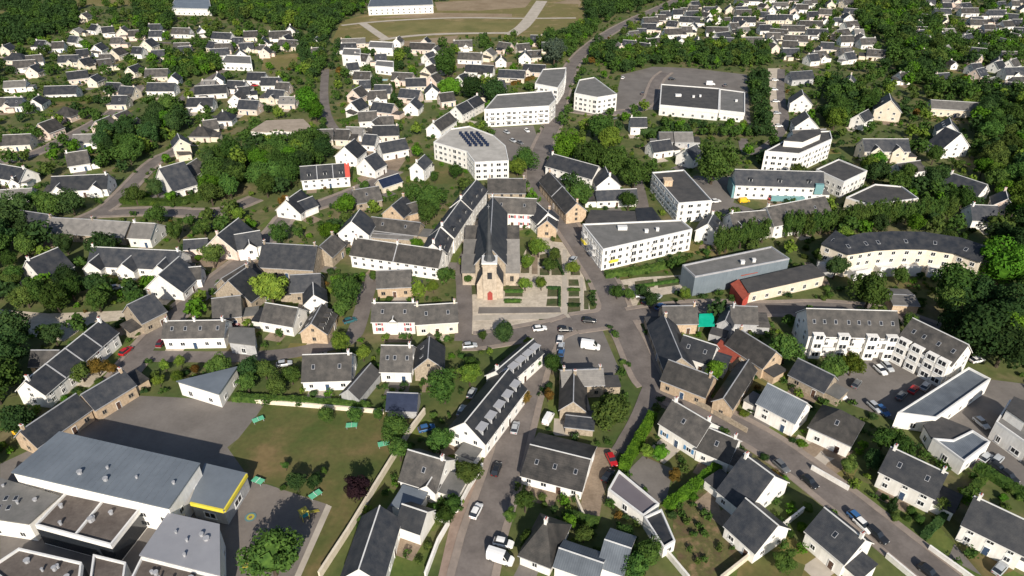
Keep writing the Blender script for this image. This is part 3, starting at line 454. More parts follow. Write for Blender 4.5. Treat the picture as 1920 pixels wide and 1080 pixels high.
(2,'r',89.04,503.03,-0.535,8.05,8,3.2,'sl','w','c1','dark-roofed white bungalow, alone in eighth row, houses beyond the supermarket'),
(2,'r',247.48,704.91,-0.084,7.95,8,3.2,'sl','w','c1,eb','dark-roofed white bungalow, leftmost in top row, close-set upper right bungalows'),
(2,'r',264.53,699.09,0.029,9.01,8,3.2,'sb','p','c1,ed','grey-brown-roofed pale pink bungalow, second from left in top row, close-set upper right bungalows'),
(2,'r',271.26,674.08,0.283,7.61,8,3.2,'sb','w','c0,k2','grey-brown-roofed white bungalow, third from left in top row, close-set upper right bungalows'),
(2,'r',280.61,688.17,0.077,7.21,8.0,3.0,'sb','w','c1','grey-brown-roofed white bungalow, fourth from left in top row, close-set upper right bungalows'),
(2,'g',293.77,679.9,-0.159,6.49,8,3.2,'sb','c','c1,ed','grey-brown-roofed cream gable house, fifth from left in top row, close-set upper right bungalows'),
(2,'r',311.31,696.18,0.241,7.3,8.0,3.0,'sb','w','c1,ea','grey-brown-roofed white bungalow, sixth from left in top row, close-set upper right bungalows'),
(2,'r',309.37,677.08,0.477,12.47,8,3.2,'sb','c','c0,k2','grey-brown-roofed cream bungalow, rightmost in top row, close-set upper right bungalows'),
(2,'g',229.78,651.56,-0.444,6.71,8,3.2,'sl','w','c1,ec','dark-roofed white gable house, leftmost in second row, close-set upper right bungalows'),
(2,'r',240.98,671.3,0.07,14.11,8.0,3.0,'lg','w','c1,ed','pale-grey-roofed white bungalow, second from left in second row, close-set upper right bungalows'),
(2,'g',247.21,645.88,-0.486,6.36,8,3.2,'sb','p','c0','grey-brown-roofed pale pink gable house, third from left in second row, close-set upper right bungalows'),
(2,'r',255.55,658.65,-0.054,6.93,8.0,3.0,'sl','w','c0,k2','dark-roofed white bungalow, fourth from left in second row, close-set upper right bungalows'),
(2,'r',256.07,656.61,-0.139,10.85,8.0,3.0,'sb','w','c1,eb','grey-brown-roofed white bungalow, rightmost in second row, close-set upper right bungalows'),
(2,'g',240.63,622.8,-0.212,6.37,8,3.2,'sb','w','c1,ea','grey-brown-roofed white gable house, leftmost in third row, close-set upper right bungalows'),
(2,'r',255.36,620.38,0.193,8.46,8.0,3.0,'sl','p','c0','dark-roofed pale pink bungalow, second from left in third row, close-set upper right bungalows'),
(2,'r',268.07,633.46,-0.239,10.36,8,3.2,'sb','p','c1,ed','grey-brown-roofed pale pink bungalow, third from left in third row, close-set upper right bungalows'),
(2,'g',280.21,609.96,-0.052,8.34,9.0,3.4,'sl','w','c0,ec','dark-roofed white gable house, fourth from left in third row, close-set upper right bungalows'),
(2,'r',290.76,637.47,-0.508,10.34,8,3.2,'sl','c','c0,x0.48:3.6:1,eb','dark-roofed cream bungalow, rightmost in third row, close-set upper right bungalows'),
(2,'r',215.63,607.27,0.015,8.29,8.0,3.0,'sl','c','c1,eb','dark-roofed cream bungalow, leftmost in fourth row, close-set upper right bungalows'),
(2,'r',224.67,608.38,-0.19,11.05,8.0,3.0,'sl','c','c1,x0.64:3.6:1,eb','dark-roofed cream bungalow, second from left in fourth row, close-set upper right bungalows'),
(2,'g',257.91,598.41,0.033,5.47,6,3.4,'sb','w','c0','grey-brown-roofed white gable house, third from left in fourth row, close-set upper right bungalows'),
(2,'r',269.06,600.29,0.117,5.47,6,3.0,'sl','w','c1,ed','dark-roofed white bungalow, rightmost in fourth row, close-set upper right bungalows'),
(2,'r',212.33,563.41,-0.056,18,8.0,3.0,'sb','c','c1,eb','grey-brown-roofed cream bungalow, leftmost in fifth row, close-set upper right bungalows'),
(2,'r',233.39,581.79,-0.065,18,8.0,3.0,'sb','c','c1,x0.67:3.6:1,ed','grey-brown-roofed cream bungalow, second from left in fifth row, close-set upper right bungalows'),
(2,'r',269.44,577.25,0.375,12.74,8,3.2,'sb','w','c1,x0.42:3.6:1,ed','grey-brown-roofed white bungalow, rightmost in fifth row, close-set upper right bungalows'),
(2,'r',192.27,536.83,-0.092,9.89,8.0,3.0,'sb','w','c0,x0.27:3.6:1,eb','grey-brown-roofed white bungalow, leftmost in sixth row, close-set upper right bungalows'),
(2,'r',198.25,551.63,-0.463,12.9,8,3.2,'sb','c','c1,eb,k2','grey-brown-roofed cream bungalow, second from left in sixth row, close-set upper right bungalows'),
(2,'r',227.9,549.97,-0.081,15.16,8.0,3.0,'sl','w','c1,x0.54:3.6:1,ec,k2','dark-roofed white bungalow, third from left in sixth row, close-set upper right bungalows'),
(2,'r',250.99,545.43,0.471,11.82,8,3.2,'sb','p','c0,eb,k1','grey-brown-roofed pale pink bungalow, fourth from left in sixth row, close-set upper right bungalows'),
(2,'r',265.72,553.46,-0.087,6.78,8.0,3.0,'lg','w','c0,ec','pale-grey-roofed white bungalow, rightmost in sixth row, close-set upper right bungalows'),
(2,'g',187.34,522.2,-0.38,6.98,8,3.2,'sb','w','c1,ea','grey-brown-roofed white gable house, leftmost in seventh row, close-set upper right bungalows'),
(2,'r',202.9,528.76,-0.165,16.25,8.0,3.0,'sb','c','c0,eb,k1','grey-brown-roofed cream bungalow, second from left in seventh row, close-set upper right bungalows'),
(2,'r',243.73,525.26,0.086,9.72,8.0,3.0,'sb','w','c1','grey-brown-roofed white bungalow, third from left in seventh row, close-set upper right bungalows'),
(2,'g',257.34,529.5,0.01,7.97,8,3.2,'sb','w','c1','grey-brown-roofed white gable house, fourth from left in seventh row, close-set upper right bungalows'),
(2,'r',254.45,515.98,0.121,11.98,8,3.2,'sb','w','c1,k1','grey-brown-roofed white bungalow, rightmost in seventh row, close-set upper right bungalows'),
(2,'g',185.07,503.3,0.207,6.28,8,3.2,'sb','p','c0,ea','grey-brown-roofed pale pink gable house, leftmost in eighth row, close-set upper right bungalows'),
(2,'r',194.8,508.71,-0.206,9.99,8,3.2,'sb','w','c1,ed','grey-brown-roofed white bungalow, second from left in eighth row, close-set upper right bungalows'),
(2,'g',212.33,491.35,-0.042,6.18,8,3.2,'sb','p','c1','grey-brown-roofed pale pink gable house, third from left in eighth row, close-set upper right bungalows'),
(2,'r',220.43,504.71,-0.229,8.58,8.0,3.0,'sl','c','c0,ea','dark-roofed cream bungalow, rightmost in eighth row, close-set upper right bungalows'),
(2,'r',187.72,484.23,0.114,11.32,8.0,3.0,'sl','c','c0,ec','dark-roofed cream bungalow, leftmost in ninth row, close-set upper right bungalows'),
(2,'r',205.43,475.5,0.212,9.68,8,3.2,'sb','w','c1,x0.64:3.6:1,ea,k2','grey-brown-roofed white bungalow, second from left in ninth row, close-set upper right bungalows'),
(2,'r',228.78,487.02,0.22,8.35,8.0,3.0,'sb','p','c1,ea,k2','grey-brown-roofed pale pink bungalow, third from left in ninth row, close-set upper right bungalows'),
(2,'r',226.27,471.84,0.418,7.96,8,3.2,'sl','w','c1,eb','dark-roofed white bungalow, fourth from left in ninth row, close-set upper right bungalows'),
(2,'r',244.04,483.77,-0.349,11.26,8.0,3.0,'sb','c','c0,eb,k1','grey-brown-roofed cream bungalow, rightmost in ninth row, close-set upper right bungalows'),
(2,'r',199.54,467.34,0.342,7.59,8,3.2,'sl','w','c1','dark-roofed white bungalow, alone in tenth row, close-set upper right bungalows'),
(2,'g',362.28,681.94,0.257,7.24,8,3.2,'sl','w','c0','dark-roofed white gable house, leftmost in top row, farthest upper right bungalows'),
(2,'r',359.07,665.71,0.457,10.69,8,3.2,'sb','w','c0,ec','grey-brown-roofed white bungalow, second from left in top row, farthest upper right bungalows'),
(2,'r',382.67,684.08,-0.186,12.75,8,3.2,'sl','w','c0,x0.62:3.6:1,ea','dark-roofed white bungalow, third from left in top row, farthest upper right bungalows'),
(2,'r',404.47,686.48,-0.227,7.7,8.0,3.0,'lg','p','c1,k2','pale-grey-roofed pale pink bungalow, fourth from left in top row, farthest upper right bungalows'),
(2,'g',404.93,676.84,-0.415,6.11,8,3.2,'sb','p','c0,ed','grey-brown-roofed pale pink gable house, fifth from left in top row, farthest upper right bungalows'),
(2,'g',416.78,688.81,0.017,6.21,9.0,3.4,'sb','p','c1,eb','grey-brown-roofed pale pink gable house, sixth from left in top row, farthest upper right bungalows'),
(2,'g',426.66,697.61,0.407,6.07,8,3.2,'sl','p','c0,ea','dark-roofed pale pink gable house, seventh from left in top row, farthest upper right bungalows'),
(2,'r',449.13,671.0,0.211,7.56,8.0,3.0,'sl','w','c0,ea,k2','dark-roofed white bungalow, eighth from left in top row, farthest upper right bungalows'),
(2,'r',462.77,674.63,-0.032,7.08,8.0,3.0,'sb','w','c0','grey-brown-roofed white bungalow, ninth from left in top row, farthest upper right bungalows'),
(2,'r',478.57,688.72,0.484,7.83,8,3.2,'sb','c','c0,ed','grey-brown-roofed cream bungalow, rightmost in top row, farthest upper right bungalows'),
(2,'r',354.89,644.18,0.226,12.64,8.0,3.0,'lg','w','c0,ec,k1','pale-grey-roofed white bungalow, leftmost in second row, farthest upper right bungalows'),
(2,'r',392.61,662.64,-0.027,7.61,8,3.2,'sl','w','c1','dark-roofed white bungalow, second from left in second row, farthest upper right bungalows'),
(2,'r',409.36,660.85,0.334,11.29,8,3.2,'sl','p','c1,eb,k1','dark-roofed pale pink bungalow, third from left in second row, farthest upper right bungalows'),
(2,'r',395.52,638.02,0.011,15.4,8.0,3.0,'sb','w','c1,ec,k2','grey-brown-roofed white bungalow, fourth from left in second row, farthest upper right bungalows'),
(2,'g',455.57,651.85,-0.196,7.45,8,3.2,'sl','c','c1','dark-roofed cream gable house, rightmost in second row, farthest upper right bungalows'),
(2,'g',337.38,627.06,0.216,6.38,8,3.2,'sb','w','c1','grey-brown-roofed white gable house, leftmost in third row, farthest upper right bungalows'),
(2,'g',349.21,607.8,0.502,7.31,8,3.2,'sb','p','c0,ed','grey-brown-roofed pale pink gable house, second from left in third row, farthest upper right bungalows'),
(2,'r',371.3,636.18,-0.081,13.43,8.0,3.0,'sl','w','c0','dark-roofed white bungalow, third from left in third row, farthest upper right bungalows'),
(2,'r',413.89,628.24,0.013,15.66,8.0,3.0,'sl','w','c1,eb','dark-roofed white bungalow, fourth from left in third row, farthest upper right bungalows'),
(2,'r',416.87,612.88,-0.492,9.96,8,3.2,'sl','w','c1,eb','dark-roofed white bungalow, rightmost in third row, farthest upper right bungalows'),
(2,'g',333.85,595.48,-0.412,7.21,8,3.2,'sl','c','c0,ec','dark-roofed cream gable house, leftmost in fourth row, farthest upper right bungalows'),
(2,'g',329.07,583.48,-0.041,5.35,6,3.4,'sb','c','c1,ed','grey-brown-roofed cream gable house, second from left in fourth row, farthest upper right bungalows'),
(2,'g',354.97,594.16,0.032,7.07,8,3.2,'sl','c','c1,eb','dark-roofed cream gable house, third from left in fourth row, farthest upper right bungalows'),
(2,'r',381.42,598.79,-0.078,9.99,8.0,3.0,'sl','w','c1,x0.47:3.6:1,ec','dark-roofed white bungalow, fourth from left in fourth row, farthest upper right bungalows'),
(2,'r',374.36,587.21,-0.148,12.54,8,3.2,'sb','c','c1,eb,k2','grey-brown-roofed cream bungalow, fifth from left in fourth row, farthest upper right bungalows'),
(2,'r',401.79,600.55,0.013,8.2,8.0,3.0,'lg','p','c1,eb','pale-grey-roofed pale pink bungalow, sixth from left in fourth row, farthest upper right bungalows'),
(2,'r',397.37,579.42,0.276,9.6,8,3.2,'sb','w','c0,eb','grey-brown-roofed white bungalow, seventh from left in fourth row, farthest upper right bungalows'),
(2,'r',409.65,587.49,0.015,8.04,8.0,3.0,'sl','c','c1,ec,k2','dark-roofed cream bungalow, rightmost in fourth row, farthest upper right bungalows'),
(2,'r',315.11,557.4,-0.134,8.64,8,3.2,'sb','w','c0','grey-brown-roofed white bungalow, leftmost in fifth row, farthest upper right bungalows'),
(2,'r',312.0,545.07,0.297,7.68,8,3.2,'sl','p','c1,k1','dark-roofed pale pink bungalow, second from left in fifth row, farthest upper right bungalows'),
(2,'r',334.89,553.96,0.205,11.05,8.0,3.0,'lg','c','c0','pale-grey-roofed cream bungalow, third from left in fifth row, farthest upper right bungalows'),
(2,'r',349.79,544.49,0.204,10.88,8.0,3.0,'sl','w','c0,x0.48:3.6:1','dark-roofed white bungalow, fourth from left in fifth row, farthest upper right bungalows'),
(2,'r',362.37,545.71,-0.035,6.7,8.0,3.0,'sb','p','c0,eb','grey-brown-roofed pale pink bungalow, fifth from left in fifth row, farthest upper right bungalows'),
(2,'r',373.39,565.15,0.088,8.51,8,3.2,'sb','w','c0,eb','grey-brown-roofed white bungalow, sixth from left in fifth row, farthest upper right bungalows'),
(2,'r',383.24,546.31,-0.216,6.7,8.0,3.0,'sl','c','c0,eb','dark-roofed cream bungalow, seventh from left in fifth row, farthest upper right bungalows'),
(2,'g',400.69,566.53,-0.54,6.83,8,3.2,'sb','c','c1','grey-brown-roofed cream gable house, eighth from left in fifth row, farthest upper right bungalows'),
(2,'r',390.79,554.79,-0.124,12.66,8,3.2,'sl','w','c1,eb','dark-roofed white bungalow, rightmost in fifth row, farthest upper right bungalows'),
(2,'g',305.52,526.67,0.349,7.98,8,3.2,'sl','w','c0,ec','dark-roofed white gable house, leftmost in sixth row, farthest upper right bungalows'),
(2,'g',320.2,535.62,-0.212,7.72,8,3.2,'sb','w','c1,ea','grey-brown-roofed white gable house, second from left in sixth row, farthest upper right bungalows'),
(2,'r',338.35,528.24,0.507,9.12,8,3.2,'sl','w','c1,eb,k2','dark-roofed white bungalow, third from left in sixth row, farthest upper right bungalows'),
(2,'g',353.66,525.52,0.001,6.45,8,3.2,'sl','w','c0','dark-roofed white gable house, fourth from left in sixth row, farthest upper right bungalows'),
(2,'g',378.16,534.82,0.393,6.58,8,3.2,'sb','w','c1','grey-brown-roofed white gable house, rightmost in sixth row, farthest upper right bungalows'),
(2,'g',329.75,505.19,0.014,5.49,6,3.4,'sl','w','c1,eb','dark-roofed white gable house, leftmost in seventh row, farthest upper right bungalows'),
(2,'g',340.87,510.15,0.13,4.5,6,2.6,'sl','c','c1','dark-roofed cream gable house, second from left in seventh row, farthest upper right bungalows'),
(2,'g',356.96,513.67,0.417,7.85,8,3.2,'sl','c','c0','dark-roofed cream gable house, rightmost in seventh row, farthest upper right bungalows'),
(2,'g',283.4,479.54,0.208,6.0,9.0,3.4,'sb','w','c1,ea','grey-brown-roofed white gable house, leftmost in eighth row, farthest upper right bungalows'),
(2,'r',302.98,494.95,0.489,10.03,8.0,3.0,'lg','p','c1,x0.63:3.6:1,eb','pale-grey-roofed pale pink bungalow, second from left in eighth row, farthest upper right bungalows'),
(2,'r',315.29,489.23,-0.482,11.47,8,3.2,'sl','p','c0,ed','dark-roofed pale pink bungalow, rightmost in eighth row, farthest upper right bungalows'),
(2,'g',310.87,468.37,0.549,7.28,8,3.2,'sl','p','c0','dark-roofed pale pink gable house, leftmost in ninth row, farthest upper right bungalows'),
(2,'g',316.65,461.69,-0.531,6.65,8,3.2,'sb','p','c0,ea','grey-brown-roofed pale pink gable house, second from left in ninth row, farthest upper right bungalows'),
(2,'r',332.92,475.75,-0.05,9.84,8,3.2,'sb','p','c0,x0.36:3.6:1,ea,k2','grey-brown-roofed pale pink bungalow, rightmost in ninth row, farthest upper right bungalows'),
(2,'g',288.79,458.92,0.042,4.5,6,2.6,'sb','w','c1','grey-brown-roofed white gable house, leftmost in tenth row, farthest upper right bungalows'),
(2,'r',294.35,442.7,0.248,7.31,8,3.2,'sl','w','c0,ea','dark-roofed white bungalow, second from left in tenth row, farthest upper right bungalows'),
(2,'r',313.67,448.5,0.524,8.5,8.0,3.0,'sl','w','c1,ed','dark-roofed white bungalow, third from left in tenth row, farthest upper right bungalows'),
(2,'r',326.59,453.37,0.611,9.3,8.0,3.0,'sb','w','c1,ea','grey-brown-roofed white bungalow, rightmost in tenth row, farthest upper right bungalows'),
(2,'r',238.36,421.96,0.233,6.7,8.0,3.0,'sb','w','c1,eb','grey-brown-roofed white bungalow, leftmost in eleventh row, farthest upper right bungalows'),
(2,'r',291.47,430.47,0.524,8.2,8.0,3.0,'sl','p','c0,ec,k2','dark-roofed pale pink bungalow, second from left in eleventh row, farthest upper right bungalows'),
(2,'r',308.99,432.73,0.122,12.92,8,3.2,'sl','w','c1,x0.51:3.6:1','dark-roofed white bungalow, rightmost in eleventh row, farthest upper right bungalows'),
(2,'r',259.28,419.36,0.213,9.34,8.0,3.0,'sl','p','c1','dark-roofed pale pink bungalow, leftmost in twelfth row, farthest upper right bungalows'),
(2,'r',287.05,410.68,0.611,9.2,8.0,3.0,'lg','p','c0,ec','pale-grey-roofed pale pink bungalow, second from left in twelfth row, farthest upper right bungalows'),
(2,'r',300.72,410.96,0.056,7.01,8,3.2,'sb','p','c0,ed','grey-brown-roofed pale pink bungalow, rightmost in twelfth row, farthest upper right bungalows'),
(2,'r',288.88,400.61,-0.14,10.87,8.0,3.0,'sb','p','c1,k2','grey-brown-roofed pale pink bungalow, alone in thirteenth row, farthest upper right bungalows'),
]
FLATS=[
(7.84,'gs','w','par,pvrows,win',[(-35.72,299.42),(-19.98,287.34),(-15.87,274.81),(-1.37,276.64),(-2.88,294.63),(-8.72,308.67),(-20.61,321.49),(-29.33,317.63)],'white school with long rows of solar panels on its roof, above the church'),
(8.06,'mt','w','seam,vent',[(-104.65,101.26),(-68.11,91.92),(-66.57,103.5),(-101.46,112.93)],'large school hall with ribbed blue-grey metal roof at lower left'),
(4.41,'mt','g','yf',[(-66.34,96.37),(-58.83,94.46),(-57.41,104.04),(-67.22,106.81)],'school annex with bright yellow fascia beside the grey hall'),
(6.27,'ms','w','vent',[(-69.66,82.44),(-53.51,78.26),(-57.56,89.13),(-68.44,91.84)],'school block with smooth pale grey roof at the bottom left'),
(5.25,'br','w','par,mid,vent,glz,nw',[(-94.24,89.82),(-76.91,85.11),(-75.27,94.02),(-92.72,98.16)],'school block with two brown flat roof panels and white parapet'),
(5.25,'fg','w','sky,vent',[(-107.16,92.29),(-95.99,90.46),(-93.83,97.18),(-111.84,102.82)],'school block at the left edge with rows of roof lights'),
(5.25,'br','w','par,vent,glz,nw',[(-97.12,80.1),(-90.96,76.57),(-78.38,76.57),(-80.44,81.35),(-94.16,84.51)],'brown flat-roofed school block in the lower left corner'),
(4.41,'br','w','par',[(-77.22,77.15),(-70.98,77.15),(-72.69,81.96),(-79.84,83.71)],'small brown flat roof between two school blocks at the bottom edge'),
(5.25,'br','w','par,vent,glz,nw',[(-69.67,76.57),(-52.15,74.66),(-53.8,78.42),(-69.88,82.5)],'brown flat roof below the pale grey school block at the bottom edge'),
(3.78,'fg','g','',[(-78.3,152.75),(-70.74,151.28),(-73.54,159.11),(-80.47,159.37)],'grey flat-roofed annex right of the white house with four skylights'),
(4.41,'mt','w','',[(-85.01,135.08),(-72.97,130.36),(-72.12,140.69)],'pale grey triangular canopy building at the top of the playground'),
(2.94,'mt','w','',[(-25.02,96.93),(-19.82,95.28),(-18.12,100.05),(-23.26,102.09)],'light grey flat garage below the white house by the field wall'),
(2.62,'fp','w','par',[(20.54,101.2),(26.94,94.19),(30.8,97.34),(23.54,106.63)],'purple-grey flat garage roof with white rim beside the pale drive'),
(2.62,'sl','w','par',[(27.0,93.92),(29.65,86.5),(32.28,88.1),(30.99,95.96)],'dark roofed extension below the purple-grey garage'),
(2.73,'gn','g','nw',[(53.76,161.65),(58.6,161.92),(59.94,168.51),(55.6,168.22)],'bright green awning canopy between two stone houses'),
(2.94,'rd','s','nw',[(55.4,150.45),(58.76,145.03),(61.77,147.59),(58.47,154.39)],'red-tiled lean-to in a stone courtyard'),
(4.41,'zn','w','par',[(92.37,123.2),(100.74,121.36),(122.18,135.71),(119.15,140.47)],'long white-walled flat building with sunken blue-grey roof by the car park'),
(3.78,'zn','w','par',[(96.9,115.29),(100.1,108.04),(109.47,114.1),(107.48,117.89),(101.29,114.78)],'small square flat roof with white rim below the long white-walled building'),
(3.57,'fb','w','',[(97.47,119.89),(97.13,115.85),(101.54,115.33),(107.76,118.47),(102.97,122.63)],'dark flat connecting roof between two white-rimmed roofs'),
(4.83,'fg','w','par,win,set',[(113.62,119.64),(116.67,111.87),(125.0,123.87),(121.61,127.31)],'white modern house with terraces at the right edge of the photo'),
(7.84,'fg','w','par,unit,win',[(29.91,197.93),(62.72,212.51),(60.39,219.99),(24.85,216.61)],'long white flat-roofed block with yellow balconies beside the church garden'),
(7.84,'fb','w','par,win,lift',[(62.29,233.84),(75.46,236.21),(71.25,266.56),(57.48,263.7)],'white flat-roofed block with a pale lift tower behind the church-side block'),
(3.36,'fb','s','',[(27.21,227.25),(46.19,226.37),(49.16,236.29),(30.2,237.7)],'dark flat roofs in the yard behind the long white block'),
(3.57,'sl','s','',[(46.44,226.83),(55.34,228.15),(53.77,239.62),(47.47,238.67)],'patchy dark roof at the corner of the yard'),
(6.72,'fg','b','par,unit,nw',[(56.99,182.44),(90.32,193.86),(87.09,202.18),(54.53,189.71)],'blue-grey clad modern hall with a flat roof'),
(3.99,'fb','c','rw',[(72.98,178.06),(100.28,188.28),(98.84,195.46),(72.65,185.0)],'low cream building with red end wall in front of the blue-grey hall'),
(3.57,'rd','red','nw',[(69.09,183.43),(70.31,174.78),(73.24,178.11),(72.17,186.01)],'bright red entrance block at the left end of the low cream building'),
(3.99,'rd','red','nw',[(73.76,188.28),(79.16,190.29),(79.95,194.06),(75.43,192.33)],'small red block between the blue-grey hall and the low cream building'),
(8.96,'fb','w','par,win,set',[(110.46,285.03),(124.23,281.84),(145.96,300.52),(149.26,311.37),(134.44,309.15)],'stacked white apartment block left of the cream twin-gabled house'),
(6.72,'fb','w','par,win',[(127.64,269.88),(133.76,256.43),(148.37,268.13),(141.68,281.33)],'white flat-roofed villa with high parapet right of the turquoise-panelled apartments'),
(4.83,'fb','c','par,win',[(130.66,245.68),(136.82,238.86),(158.55,244.69),(157.59,256.5),(147.76,258.65)],'flat-roofed cream house behind the tall conifers, dark roof with pale rim'),
(8.96,'fg','w','par,win,bal',[(-14.13,343.7),(19.32,349.94),(23.23,361.08),(21.79,377.92),(-8.09,369.83)],'long white balcony apartments left of the main road'),
(8.96,'fg','w','par,win',[(13.05,391.71),(25.62,383.12),(30.47,402.92),(33.34,427.06),(18.82,423.29)],'white apartments by the road bend above the long balcony apartments'),
(8.96,'fg','w','par,win',[(34.05,372.83),(45.73,364.92),(57.08,370.82),(48.12,405.23),(38.89,399.5)],'white wedge-shaped apartment building right of the main road'),
(5.25,'fb','w','par,fas',[(79.4,363.83),(108.57,354.6),(119.57,395.19),(87.7,404.03)],'supermarket with wide dark roof and white front band'),
(4.83,'fg','w','par,fas',[(109.54,355.93),(121.48,351.45),(132.36,389.18),(120.05,395.59)],'grey-roofed store room wing on the right of the supermarket'),
(6.72,'tn','w','win',[(-125.5,318.59),(-117.36,317.07),(-112.63,320.12),(-98.6,315.56),(-97.46,323.22),(-104.95,336.14),(-122.4,333.65)],'pale tan flat-roofed apartment house left of the lane'),
(6.72,'fg','w','par',[(-113.43,469.05),(-100.44,466.12),(-104.41,487.3),(-116.51,488.88)],'big plain white cube house below the dry field'),
(4.73,'fg','w','par',[(-101.63,499.31),(-83.84,496.09),(-86.01,515.98),(-103.66,519.43)],'white flat villa right of the plain white cube'),
(4.73,'fg','w','par,win',[(-88.21,449.11),(-75.41,443.78),(-77.81,460.11),(-89.5,462.93)],'white stepped modern villa above the turquoise pool'),
(4.2,'fg','w','par,win',[(-190.76,458.09),(-169.61,455.32),(-177.25,476.77),(-194.58,479.77)],'long white modern bungalow beside a dry lawn'),
(5.25,'mt','w','fas',[(-303.68,648.04),(-265.71,642.91),(-286.0,691.93),(-318.22,691.93)],'large pale metal-roofed greenhouse shed at the top left'),
(6.72,'zn','w','fas',[(-127.35,644.66),(-70.83,655.16),(-80.85,725.31),(-135.4,718.95)],'big blue-roofed warehouse with white front at the top edge'),
]
